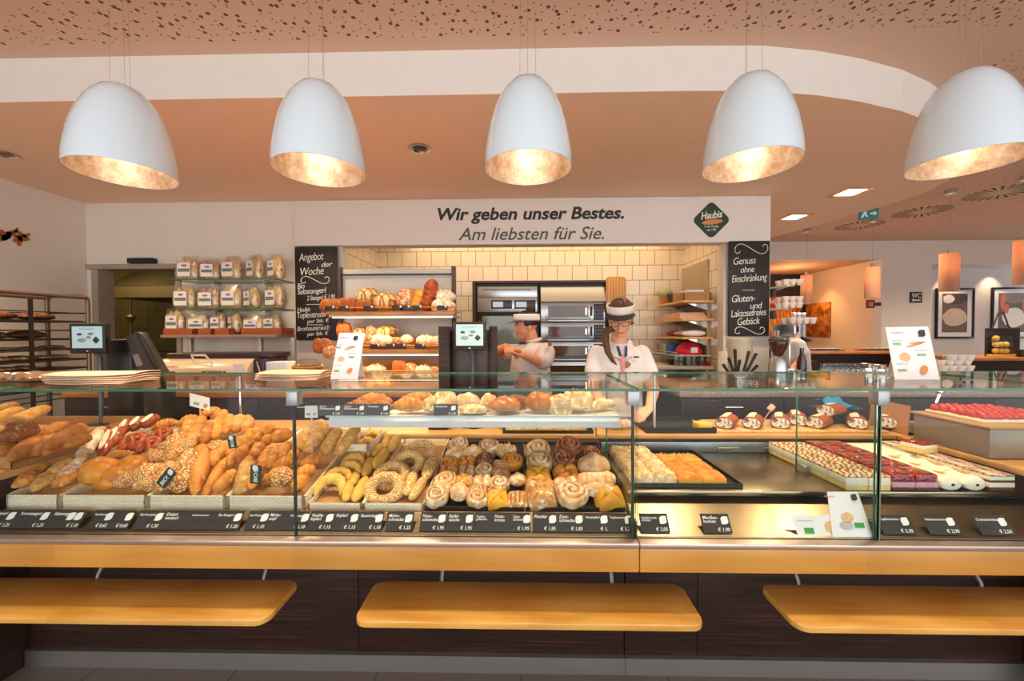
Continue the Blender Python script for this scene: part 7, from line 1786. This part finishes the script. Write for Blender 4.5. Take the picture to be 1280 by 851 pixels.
# tall glass tubes
for i, px in enumerate((995.5, 1001.5, 1007.5)):
    p = at(px, 440, 5.5); za, zb4 = at(px, 391, 5.5).z, 1.09
    t = thing('glass_dispenser', (p.x, 5.55, 1.09), f'tall slim glass tube dispenser behind the grinder, {nth(i, 3)}', 'dispenser', 'tall glass tubes')
    MB().lathe([(.028, 0), (.030, 0), (.030, za-zb4-.02), (.027, za-zb4-.02), (.028, 0)], 16, (p.x, 5.55, zb4)).build('tube', M_crystal, t)
    MB().lathe([(0, 0), (.034, 0), (.034, .025), (0, .03)], 16, (p.x, 5.55, za-.02)).build('cap', M_chrome, t)
    MB().lathe([(0, -.08), (.034, -.08), (.034, 0), (0, 0)], 16, (p.x, 5.55, zb4)).build('base', M_dark, t)
p = at(1001, 440, 5.5); single('dispenser_stand', MB().box(p.x-.18, p.x+.18, 5.42, 5.72, 0, 1.009), M_dwood, 'dark cabinet under the tall glass tubes', 'cabinet')
# ================================================================== people
def skin_mat(name, c): 
    m = plain(name, c, .45, var=.05, scale=20, spec=.35, sss=.12); return m
M_skin = skin_mat('skin_fair', '#e6a88a'); M_skin2 = skin_mat('skin_warm', '#e09a7a')
M_polo = plain('white_polo', '#d9d4d6', .8, var=.02, scale=10); M_polo2 = plain('pale_polo', '#d9cdc8', .8, var=.02, scale=10)
t = NT('brown_hair'); f_ = t.noise(t.coord('Object', (160, 160, 14)), 1.2, 4); t.set(col=t.ramp(f_, [(.3, '#3c2214'), (.6, '#6a4530'), (.75, '#85603f')]), rough=.45, spec=.3); t.bump(f_, .5, .004); M_hair = t.m; M_hair2 = plain('dark_hair', '#24130d', .45, var=.3, scale=60)
M_visor = plain('visor_band', '#eee6da', .7, var=.02); M_brim = plain('visor_brim', '#3a2c26', .6); M_apron = plain('apron_brown', '#4b4038', .8); M_trous = plain('dark_trousers', '#2a2524', .8); M_belt = plain('beige_apron', '#b39c86', .8)
M_lip = plain('lips', '#b8605a', .4); M_eye = plain('eye_white', '#efe9e4', .2); M_iris = plain('iris', '#3a2a20', .2); M_nav = plain('navy_collar', '#33405e', .8, var=.2, scale=90); M_pinkb = plain('pink_placket', '#d98a98', .8, var=.2, scale=90)
M_shoe = plain('dark_shoes', '#1d1a19', .5)
class Body:
    """tapered limbs and ellipsoids fused into one continuous surface"""
    def __init__(s): s.mb = MB()
    def limb(s, pts, rs, seg=14, flat=None):
        P = [Vector(p) for p in pts]; n = len(P); Q = []; RR = []
        for i in range(n-1):
            for k in range(6):
                u = k/6; Q.append(P[i].lerp(P[i+1], u)); RR.append(rs[i]*(1-u)+rs[i+1]*u)
        Q.append(P[-1]); RR.append(rs[-1])
        s.mb.tube(Q, RR, seg); s.mb.sph(P[0], rs[0], 14); s.mb.sph(P[-1], rs[-1], 14)
        for i in range(1, n-1): s.mb.sph(P[i], rs[i]*1.0, 14)
        return s
    def ell(s, c, r, M=None, seg=20): s.mb.sph((0, 0, 0), r, seg, Matrix.Translation(c) @ (M or Matrix.Identity(4))); return s
    def loft(s, rows, seg=24):
        """rows of (centre, rx, ry[, yaw])"""
        b = s.mb.bm; rings = []
        for c, rx, ry, *w in rows:
            a0 = w[0] if w else 0; R_ = []
            for k in range(seg):
                a = 2*PI*k/seg; x, y = rx*math.copysign(abs(math.cos(a))**.85, math.cos(a)), ry*math.copysign(abs(math.sin(a))**.85, math.sin(a))
                R_.append(b.verts.new((c[0]+x*math.cos(a0)-y*math.sin(a0), c[1]+x*math.sin(a0)+y*math.cos(a0), c[2])))
            rings.append(R_)
        for A, B in zip(rings, rings[1:]):
            for k in range(seg): b.faces.new((A[k], A[(k+1) % seg], B[(k+1) % seg], B[k]))
        b.faces.new(rings[0][::-1]); b.faces.new(rings[-1]); return s
    def build(s, name, mat, parent, vox=.007, it=4):
        o = s.mb.build(name, mat, None, sharp=180)
        r = o.modifiers.new('fuse', 'REMESH'); r.mode = 'VOXEL'; r.voxel_size = vox; r.use_smooth_shade = True
        m = o.modifiers.new('soften', 'SMOOTH'); m.factor = .5; m.iterations = it
        mod_mesh(o); o.data.materials.clear(); o.data.materials.append(mat)
        for p in o.data.polygons: p.use_smooth = True
        o.parent = parent; o.data.transform(Matrix.Translation(-wloc(parent))); return o
def hand(B, wrist, d, up, side, curl=.5, k=1.0):
    """palm, four unequal bent fingers and a thumb; d = finger direction, up = back of the hand, side = thumb direction"""
    w = Vector(wrist); d = Vector(d).normalized(); up = Vector(up); up = (up-d*up.dot(d)).normalized(); sd = d.cross(up); sd = sd if sd.dot(Vector(side)) > 0 else -sd
    pal = w+d*.045*k
    for t in (-.026, -.009, .009, .026): B.limb([w+sd*t*.6*k, w+d*.085*k+sd*t*k], [.014*k, .0115*k], 10)
    for t, L in ((.027, .066), (.009, .075), (-.010, .069), (-.027, .054)):
        p = w+d*.085*k+sd*t*k; dd = d.copy(); pts = [p]; ang = 0
        for j, f in enumerate((.42, .33, .25)):
            ang += curl*(.55, .8, .6)[j]; q = d*math.cos(ang)-up*math.sin(ang); p = p+q*L*f*k; pts.append(p)
        B.limb(pts, [.0105*k, .0095*k, .0085*k, .0075*k], 9)
    b = w+d*.022*k+sd*.022*k; B.limb([b, b+(sd*.7+d*.6-up*.3).normalized()*.040*k, b+(sd*.7+d*.6-up*.3).normalized()*.040*k+(d*.8+sd*.2-up*.5).normalized()*.032*k], [.0135*k, .0115*k, .009*k], 10)
def head(B, c, fwd, upv, s=1.0):
    """skull, jaw, nose, lips ridge, ears, brow; returns the head frame"""
    f = Vector(fwd).normalized(); u = Vector(upv); u = (u-f*u.dot(f)).normalized(); r = u.cross(f)*-1; r = f.cross(u)
    M = Matrix((r, f, u)).transposed().to_4x4(); M.translation = Vector(c)
    def e(p, q): B.mb.sph((0, 0, 0), tuple(x*s for x in q), 20, M @ Matrix.Translation(Vector(p)*s))
    e((0, -.012, .035), (.074, .092, .082)); e((0, .012, -.02), (.064, .075, .075)); e((0, .034, -.068), (.040, .045, .038)); e((0, .056, -.088), (.020, .020, .017))
    e((.034, .052, -.028), (.026, .028, .026)); e((-.034, .052, -.028), (.026, .028, .026))
    e((0, .086, -.016), (.010, .018, .024)); e((0, .098, -.030), (.012, .012, .010)); e((.010, .09, -.033), (.008, .009, .007)); e((-.010, .09, -.033), (.008, .009, .007))
    e((0, .074, .022), (.046, .018, .012)); e((0, .074, -.058), (.022, .014, .009)); e((0, .072, -.067), (.018, .013, .007))
    for sg in (-1, 1): e((sg*.072, -.012, -.008), (.009, .019, .030))
    return M
def face_parts(t, M, s, mouth=True, lid=True):
    """eyes, brows and lips as parts of the person"""
    for sg in (-1, 1):
        MB().sph((0, 0, 0), tuple(x*s for x in (.012, .006, .0032)), 12, M @ Matrix.Translation(Vector((sg*.030, .075, .003))*s)).build('eye', M_eye, t)
        MB().sph((0, 0, 0), tuple(x*s for x in (.005, .003, .003)), 10, M @ Matrix.Translation(Vector((sg*.030, .0795, .001))*s)).build('iris', M_iris, t)
        P = [M @ (Vector((sg*(.014+.034*k/4), .0845-.012*k*k/16, .021+.006*math.sin(PI*k/4)))*s) for k in range(5)]
        MB().tube(P, .003*s, 6).build('eyebrow', M_hair, t)
    P = [M @ (Vector((-.022+.044*k/6, .0865-.010*abs(k-3)/3, -.062+.003*abs(k-3)/3))*s) for k in range(7)]
    MB().tube(P, [.002*s, .0045*s, .0055*s, .005*s, .0055*s, .0045*s, .002*s], 8).build('lips', M_lip, t)
def hair_cap(t, M, s, mat, back=.0):
    mb = MB()
    def fn(i, j):
        a = 2*PI*i; v = j; th = v*PI*.62
        x = math.sin(th)*math.sin(a); y = math.sin(th)*math.cos(a); z = math.cos(th)
        cut = 1
        if y > .45 and z < .35: z = max(z, .35)          # hairline over the forehead
        rr = 1+.02*math.sin(a*17)
        return M @ (Vector((x*.083*rr, -.016+y*.101*rr, .040+z*.092*rr))*s)
    mb.grid(fn, 40, 14, wrap=True); o = mb.build('hair', mat, t); m = o.modifiers.new('thick', 'SOLIDIFY'); m.thickness = .008*s; m.offset = -1
    return o
def visor(t, M, s):
    mb = MB(); n = 36
    for lo in (0,):
        def fn(i, j):
            a = 2*PI*i; return M @ (Vector((.088*math.sin(a), -.014+.106*math.cos(a), .046+.052*j+.010*math.cos(a)))*s)
        mb.grid(fn, n, 3, wrap=True)
    o = mb.build('visor_band', M_visor, t); m = o.modifiers.new('thick', 'SOLIDIFY'); m.thickness = .004
    mb = MB()
    def fb(i, j):
        a = R(-62+124*i); r0, r1 = 1.0, 1.0+.52*math.cos(a)
        q = r0+(r1-r0)*j
        return M @ (Vector((.086*q*math.sin(a), -.014+.104*q*math.cos(a), .054-.014*j*math.cos(a)+.002*math.cos(a*2)))*s)
    mb.grid(fb, 18, 6); o = mb.build('visor_brim', M_brim, t); m = o.modifiers.new('thick', 'SOLIDIFY'); m.thickness = .003
def legs(t, x, y, zh, w=.095, yaw=0, mat=None):
    B = Body(); c, s_ = math.cos(yaw), math.sin(yaw)
    def P(a, b, z): return (x+a*c-b*s_, y+a*s_+b*c, z)
    B.loft([((x, y, zh-.10), .165, .115, yaw), ((x, y, zh), .168, .115, yaw), ((x, y, zh+.08), .15, .105, yaw)])
    for sg in (-1, 1): B.limb([P(sg*.085, 0, zh-.06), P(sg*.09, -.01, zh*.52), P(sg*.095, .02, .10)], [.092, .062, .046])
    B.build('trousers', mat or M_trous, t, .012, 3)
    for sg in (-1, 1):
        q = P(sg*.095, -.04, .045); MB().sph((0, 0, 0), (.046, .125, .045), 16, Matrix.Translation(q) @ Matrix.Rotation(yaw, 4, 'Z')).build('shoe', M_shoe, t)
def sleeve_open(): pass
# ---------------------------------------------------------------- woman at the counter
x0, y0 = .655, 2.62
t = thing('person', (x0, y0, 0), 'person with visor, glasses and white polo looking down at the counter', 'person')
hc = at(776, 399, 2.55)
B = Body()
fw_ = Vector((-.26, -.88, -.36)); upv = Vector((-.10, -.3, .95))
HM = head(B, hc, fw_, upv, 1.0)
neck0 = Vector((x0+.0, y0-.005, 1.33)); B.limb([neck0, hc+Vector((0, .035, -.05))], [.056, .050])
sh = [Vector((x0-.155, y0, 1.285)), Vector((x0+.16, y0, 1.285))]
B.loft([((x0, y0, .90), .125, .085), ((x0, y0, 1.05), .115, .08), ((x0, y0, 1.2), .14, .085), ((x0, y0, 1.30), .12, .06)])
# her left arm (right in the photo) reaches down to the worktop
e1 = Vector((at(818, 492, 2.50).x, 2.50, 1.03)); w1_ = Vector((at(811, 512, 2.36).x, 2.37, .925))
e1 = at(817, 487, 2.52); w1_ = at(812, 510, 2.38); f1 = at(801, 519, 2.30)
B.limb([sh[1]-Vector((.01, 0, .03)), e1, w1_], [.040, .039, .026]); hand(B, w1_, f1-w1_, (0, -.2, 1), (-1, -.4, 0), .35)
e0 = at(741, 481, 2.52); w0 = at(752, 508, 2.36); B.limb([sh[0]-Vector((-.01, 0, .03)), e0, w0], [.040, .039, .026]); hand(B, w0, at(764, 517, 2.28)-w0, (0, -.2, 1), (1, -.3, 0), .4)
B.build('body', M_skin, t, .0055, 3)
S = Body()
S.loft([((x0, y0+.03, .86), .172, .115), ((x0, y0+.015, 1.0), .155, .112), ((x0, y0-.006, 1.13), .165, .122), ((x0, y0-.004, 1.20), .185, .115), ((x0, y0, 1.26), .172, .095), ((x0, y0, 1.305), .125, .078), ((x0, y0, 1.345), .07, .064)])
for i, (a, e) in enumerate(((sh[0], e0), (sh[1], e1))): S.limb([a+Vector((.010*(1 if i == 0 else -1), 0, -.012)), a.lerp(e, .58)], [.060, .062])
S.build('polo_shirt', M_polo, t, .009, 4)
# collar, placket, badge, pocket mark
for sg in (-1, 1):
    P = [(x0+sg*.012, y0-.118, 1.245), (x0+sg*.062, y0-.098, 1.265), (x0+sg*.080, y0-.02, 1.345), (x0+sg*.062, y0-.02, 1.365), (x0+sg*.02, y0-.075, 1.325)]
    MB().prism(P, (sg*.004, -.006, .004)).build('collar', M_polo, t)
    Q = [(x0+sg*.008, y0-.118, 1.26), (x0+sg*.02, y0-.086, 1.325), (x0+sg*.036, y0-.075, 1.33), (x0+sg*.026, y0-.108, 1.262)]
    MB().prism(Q, (0, -.004, 0)).build('collar_lining', M_nav, t)
MB().box(x0-.016, x0+.004, y0-.136, y0-.120, 1.165, 1.265, .003).build('placket', M_pinkb, t)
bc = at(785, 455.5, 2.47); k = mpp(2.47)
MB().prism([(bc.x+a*4.8*k, y0-.129, bc.z+b*4.8*k) for a, b in ((0, -1), (1, 0), (0, 1), (-1, 0))], (0, -.006, 0)).build('badge', plain('leather_badge', '#9c5a38', .6), t)
bm_ = at(797, 446.5, 2.47); MB().box(bm_.x-.014, bm_.x+.014, y0-.132, y0-.118, bm_.z-.005, bm_.z+.005).build('embroidery', M_nav, t)
hair_cap(t, HM, 1.0, M_hair); visor(t, HM, 1.0); face_parts(t, HM, 1.0)
MB().sph((0, 0, 0), (.066, .075, .04), 18, HM @ Matrix.Translation((0, -.035, .092))).build('hair_top', M_hair, t)
# ponytail over her right shoulder
P = [at(764, 400, 2.56), at(757, 414, 2.52), at(757, 428, 2.485), at(760, 440, 2.475), at(766, 451, 2.47), at(771, 456, 2.475)]
P[0] = HM @ Vector((-.07, -.02, -.02))
MB().tube(P, [.022, .024, .022, .019, .012, .003], 12).build('ponytail', M_hair, t)
# glasses
for sg in (-1, 1):
    C = [HM @ Vector((sg*.032+.024*math.cos(a), .094-.006*abs(math.cos(a)), .001+.017*math.sin(a))) for a in [2*PI*i/20 for i in range(20)]]
    MB().tube(C, .0022, 6, closed=True).build('glasses_rim', M_black, t)
    MB().tube([HM @ Vector((sg*.056, .09, .004)), HM @ Vector((sg*.072, .04, .004)), HM @ Vector((sg*.077, -.01, .0))], .002, 6).build('glasses_arm', M_black, t)
MB().tube([HM @ Vector((-.009, .096, .004)), HM @ Vector((0, .099, .006)), HM @ Vector((.009, .096, .004))], .002, 6).build('glasses_bridge', M_black, t)
legs(t, x0, y0+.05, .84)
MB().prism([(x0-.19, y0-.088, .84), (x0+.19, y0-.088, .84), (x0+.20, y0-.088, .42), (x0-.20, y0-.088, .42)], (0, -.006, 0)).build('apron', M_apron, t)
# ---------------------------------------------------------------- woman by the ovens, seen from her left side
yb = 3.25; k = mpp(yb); c0 = at(664, 450, yb); x1 = c0.x
t = thing('person', (x1, yb, 0), 'person in pale polo and visor facing left, holding a small pastry in both hands', 'person')
B = Body(); hc = at(657.5, 408, yb)
HM = head(B, hc, (-.97, -.22, -.10), (.06, 0, 1), 1.02)
shN = at(682, 441, yb-.14); shF = at(645, 440, yb+.14)
nb_ = Vector((x1+.01, yb, 1.32)); B.limb([nb_, hc+Vector((.03, 0, -.05))], [.06, .055])
B.loft([((x1+.0, yb, .90), .10, .13, .3), ((x1, yb, 1.05), .10, .125, .3), ((x1, yb, 1.2), .10, .14, .3), ((x1, yb, 1.29), .07, .12, .3)])
eN = at(679, 452.5, yb-.20); eN.z = at(679, 453, yb-.2).z; wN = at(655, 444, yb-.30); hN = at(642, 438, yb-.31)
B.limb([shN, eN, wN], [.050, .044, .030]); hand(B, wN, hN-wN, (0, -.5, .8), (-.2, .5, .6), .6)
eF = at(624, 438, yb+.02); wF = at(637, 433, yb-.22); hF = at(646, 440, yb-.27)
eF = at(621, 440, yb-.02); wF = at(632, 434, yb-.20)
B.limb([shF, eF, wF], [.050, .046, .032]); hand(B, wF, hF-wF, (0, -.4, .9), (.3, -.6, .4), .7)
B.build('body', M_skin2, t, .0058, 3)
S = Body()
S.loft([((x1, yb, .86), .155, .165, .3), ((x1-.005, yb, 1.0), .165, .165, .3), ((x1-.01, yb, 1.10), .165, .165, .3), ((x1-.008, yb, 1.2), .15, .17, .3), ((x1, yb, 1.28), .11, .15, .3), ((x1+.008, yb, 1.335), .075, .08, .3)])
S.limb([shN, shN.lerp(eN, .75)], [.078, .074]); S.limb([shF, shF.lerp(eF, .45)], [.072, .068])
S.build('polo_shirt', M_polo2, t, .009, 4)
MB().tube([(x1+.008+.072*math.cos(a), yb+.074*math.sin(a), 1.345+.018*math.cos(a)) for a in [2*PI*i/20 for i in range(20)]], .014, 8, closed=True).build('collar', M_polo2, t)
q = at(654, 417.5, yb-.12); MB().sph((q.x, yb-.085, 1.335), (.035, .012, .014), 12).build('collar_lining', M_nav, t)
q = at(687, 429.5, yb-.22); MB().box(q.x-.012, q.x+.016, yb-.232, yb-.20, q.z-.02, q.z+.015, .004).build('sleeve_badge', plain('leather_badge', '#9c5a38', .6), t)
q = at(660, 428, yb-.18); MB().box(q.x-.015, q.x+.012, yb-.188, yb-.172, q.z-.004, q.z+.004, .002).build('embroidery', M_nav, t)
hair_cap(t, HM, 1.03, M_hair2); visor(t, HM, 1.03); face_parts(t, HM, 1.02)
MB().sph((0, 0, 0), (.038, .042, .04), 14, HM @ Matrix.Translation((0, -.055, .135))).build('hair_bun', M_hair2, t)
legs(t, x1, yb, .84, yaw=.3); 
Ap = Body(); Ap.loft([((x1, yb, .84), .172, .172, .3), ((x1, yb, .93), .17, .17, .3)]); Ap.build('apron_band', M_belt, t, .012, 2)
q = at(646, 441, yb-.31); single('small_pastry', SL(.07, .045, .03, seed=81), B_gold, 'small golden pastry held by the person at the ovens', 'pastry').location = (q.x, yb-.315, q.z)
# ---------------------------------------------------------------- person bending behind the coffee machine
yc = 4.35; c0 = at(992, 440, yc)
t = thing('person', (c0.x, yc, 0), 'person in white shirt behind the coffee grinder with face turned away', 'person')
B = Body(); hc = at(984, 418, yc+.05)
HM = head(B, hc, (-.9, .3, -.3), (-.2, 0, 1), 1.0); B.limb([(c0.x-.0, yc, 1.33), hc+Vector((.03, 0, -.05))], [.055, .05])
s1_, e1_, w1_ = at(998, 432, yc-.12), at(1002, 449, yc-.16), at(990, 460, yc-.24)
s0_ = at(985, 434, yc+.16); e0_ = s0_+Vector((-.06, -.03, -.24)); 
B.loft([((c0.x, yc, .9), .12, .12), ((c0.x-.01, yc, 1.1), .11, .12), ((c0.x-.02, yc, 1.28), .08, .12)])
B.limb([s1_, e1_, w1_], [.046, .040, .028]); hand(B, w1_, (-.7, -.4, -.2), (0, 0, 1), (0, -1, 0), .5); B.limb([s0_, e0_, e0_+Vector((-.14, -.14, .02))], [.046, .04, .028]); hand(B, e0_+Vector((-.14, -.14, .02)), (-.8, -.3, 0), (0, 0, 1), (0, 1, 0), .5)
B.build('body', M_skin, t, .0065, 3)
S = Body(); S.loft([((c0.x, yc, .84), .16, .15), ((c0.x, yc, 1.0), .155, .15), ((c0.x-.01, yc, 1.2), .145, .155), ((c0.x-.02, yc, 1.29), .10, .14), ((c0.x-.02, yc, 1.34), .07, .07)])
S.limb([s1_, s1_.lerp(e1_, .55)], [.072, .066]); S.limb([s0_, s0_.lerp(e0_, .55)], [.07, .066]); S.build('tee_shirt', M_polo, t, .01, 4)
hair_cap(t, HM, 1.02, M_hair2); face_parts(t, HM, 1.0); legs(t, c0.x, yc, .82)
# ================================================================== lamps and light
WARM = '#ffd09a'; WARM2 = '#ffe2bd'
t = NT('gold_leaf'); v = t.coord('Object'); f_ = t.noise(v, 18, 6, .75)
t.set(col=t.ramp(f_, [(.35, '#b98f6e'), (.55, '#dcc2a6'), (.7, '#f2e4d2')]), metal=.55, rough=.42); t.bump(f_, .3, .004); M_gold = t.m
M_shade = plain('daylight_tinted_shade', '#e6f3fb', .08, var=.005, coat=.6)  # slight blue in the base colour paints in reflected daylight
M_bulb = emit('bulb_glow', '#fff0d4', 3)
outer = [(.0, .388), (.05, .383), (.078, .366), (.104, .335), (.128, .298), (.152, .24), (.172, .172), (.185, .10), (.192, .045), (.193, 0), (.190, 0)]
inner = [(.1895, .0005), (.1885, .045), (.181, .10), (.168, .17), (.148, .238), (.124, .295), (.10, .331), (.075, .36), (.048, .377), (0, .382)]
LAMPS = [(155, 'leftmost'), (400, 'second from left'), (660, 'middle'), (938, 'fourth from left'), (1207, 'rightmost')]
LY, LZ = 1.75, 2.14
first = None
for i, (px, nm) in enumerate(LAMPS):
    x = at(px, 213, LY).x; lab = f'large white pendant lamp with gold lining, {nm} of the five'
    if first is None:
        t = thing('pendant_lamp', (x, LY, LZ), lab, 'lamp', 'large white pendant lamps')
        MB().lathe(outer, 48).build('lamp_shade', M_shade, t, local=True, sharp=60)
        MB().lathe(inner, 48).build('gold_lining', M_gold, t, local=True, sharp=60)
        MB().sph((0, 0, .17), (.03, .03, .045), 16).build('bulb', M_bulb, t, local=True)
        MB().lathe([(.018, .215), (.022, .25), (.02, .376), (0, .376)], 16).build('bulb_socket', M_chrome, t, local=True)
        for a in (90, 210, 330):
            MB().tube([(.04*math.cos(R(a)), .04*math.sin(R(a)), .376), (.035*math.cos(R(a)), .035*math.sin(R(a)), ZU-LZ)], .0008, 6).build('suspension_wire', M_chrome, t, local=True)
        MB().lathe([(0, ZU-LZ-.02), (.06, ZU-LZ-.02), (.06, ZU-LZ-.0005), (0, ZU-LZ-.0005)], 24).build('ceiling_rose', M_shade, t, local=True)
        first = t
    else: t = dup(first, loc=(x, LY, LZ), label=lab)
    light('pendant_bulb_light', 'POINT', (x, LY, LZ+.11), 0.8, '#ffeedd', .03)
    light('pendant_spot_light', 'SPOT', (x, LY, LZ+.03), 60, '#ffe0b8', .05, (R(-3), 0, 0), 110, .7)
# round downlights in the lower ceiling
M_dl = emit('downlight_glow', '#ffe9c8', 10)
for px, py, lab in ((525, 185, 'round chrome downlight in the lower ceiling between the second and third pendants'), (5, 192, 'round chrome downlight in the lower ceiling at the left edge')):
    p = atz(px, py, ZL)
    t = thing('round_downlight', (p.x, p.y, ZL), lab, 'ceiling light', 'round downlights')
    MB().lathe([(.075, -.0005), (.08, -.008), (.06, -.01), (.05, .0), (.055, -.0005)], 32).build('ring', M_chrome, t, local=True)
    MB().lathe([(0, -.004), (.03, -.006), (.05, -.0025), (0, -.002)], 24).build('reflector', plain('dim_reflector', '#4a3f36', .2, .9), t, local=True)
def sq_downlight(px, py, lab, z):
    p = atz(px, py, z); t = thing('square_downlight', (p.x, p.y, z), lab, 'ceiling light', 'square downlights')
    m = MB()
    for q in ((-.13, .13, -.13, -.09), (-.13, .13, .09, .13), (-.13, -.09, -.09, .09), (.09, .13, -.09, .09)): m.box(*q, -.006, -.0005)
    m.build('frame', M_chrome, t, local=True)
    MB().box(-.089, .089, -.089, .089, -.003, -.0005).build('lamp_glass', M_dl, t, local=True)
    light('downlight_spot', 'SPOT', (p.x, p.y, z-.02), 60, WARM2, .06, None, 100, .7)
sq_downlight(1063, 240, 'bright square recessed downlight, nearer one beside the exit sign', ZL)
sq_downlight(993, 271, 'bright square recessed downlight, farther one near the fascia end', ZL)
# alcove spots
for i, px in enumerate((470, 556, 645, 700, 790, 870)):
    x = at(px, 312, 5.1).x
    light('alcove_spot', 'SPOT', (x, 5.0, 2.6), 18, '#ffc080', .03, (R(8), 0, 0), 110, .8)
light('alcove_added_fill', 'AREA', (0.2, 4.65, 2.6), 18, '#ffd9ac', 3.2, None, size_y=.6)  # area fill added below the alcove ceiling, not a fitting
# bread rack strips are built with the rack; added fill lightens the kitchen, no fitting
light('kitchen_added_fill', 'POINT', (-4.9, 4.7, 2.4), 26, '#ffe0a0', .2)
# lamps on the lower ceiling that light the work aisle and the walls
for x, y in ((-3.4, 2.9), (-2.0, 3.2), (-.73, 2.9), (.9, 2.9), (2.0, 3.1)):
    light('aisle_spot', 'SPOT', (x, y, 2.74), 55, WARM2, .06, None, 120, .8)
light('left_wall_wash', 'SPOT', (-3.9, 2.5, 2.74), 90, '#ffd08c', .06, (0, R(-12), 0), 110, .8)
# cafe: ceiling fills added to brighten it, then niche and picture spots
for x, y, e in ((4.6, 5.0, 170), (6.0, 5.0, 190), (7.6, 5.4, 190)):
    light('cafe_added_fill', 'SPOT', (x, y, 2.98), e, WARM2, .1, None, 140, .8)
for x, y in ((6.2, 8.3), (5.2, 8.3), (5.6, 7.6)):
    light('niche_spot', 'SPOT', (x, y, 2.66), 70, '#ffcf90', .03, (0, R(14), 0), 100, .8)
light('niche_bounce_fill', 'POINT', (5.4, 8.0, 2.3), 22, '#ffc890', .15)  # added point light, stands in for bounce onto the niche ceiling
for px in (1197, 1253):
    x = at(px, 335, YF+.3).x; light('picture_spot', 'SPOT', (x, YF+.27, rt_-.02), 22, '#ffd9b0', .02, (R(20), 0, 0), 80, .8)
# daylight: the shop front behind the camera is open to the street
w = bpy.data.worlds.new('daylight'); SC.world = w; w.use_nodes = True
bg = w.node_tree.nodes['Background']; bg.inputs['Color'].default_value = (.92, .965, 1.0, 1); bg.inputs['Strength'].default_value = 3.0
# ------------------------------------------------------------------ camera
cam = bpy.data.cameras.new('camera'); cam.sensor_width = 36; cam.sensor_fit = 'HORIZONTAL'; cam.lens = 36*F/1280
cam.clip_start = .05; cam.clip_end = 60
co = bpy.data.objects.new('camera', cam); COL.objects.link(co)
M = Matrix((RT, UP, -FW)).transposed().to_4x4(); M.translation = (0, 0, CAMH); co.matrix_world = M; SC.camera = co
vs = SC.view_settings; vs.view_transform = 'Standard'; vs.look = 'None'; vs.exposure = 0.0; vs.gamma = 1; vs.use_curve_mapping = False
SC.display_settings.display_device = 'sRGB'
cy = SC.cycles; cy.use_denoising = True; cy.max_bounces = 10; cy.transparent_max_bounces = 24; cy.diffuse_bounces = 4; cy.glossy_bounces = 4
cy.sample_clamp_indirect = 6; cy.caustics_reflective = False; cy.caustics_refractive = False
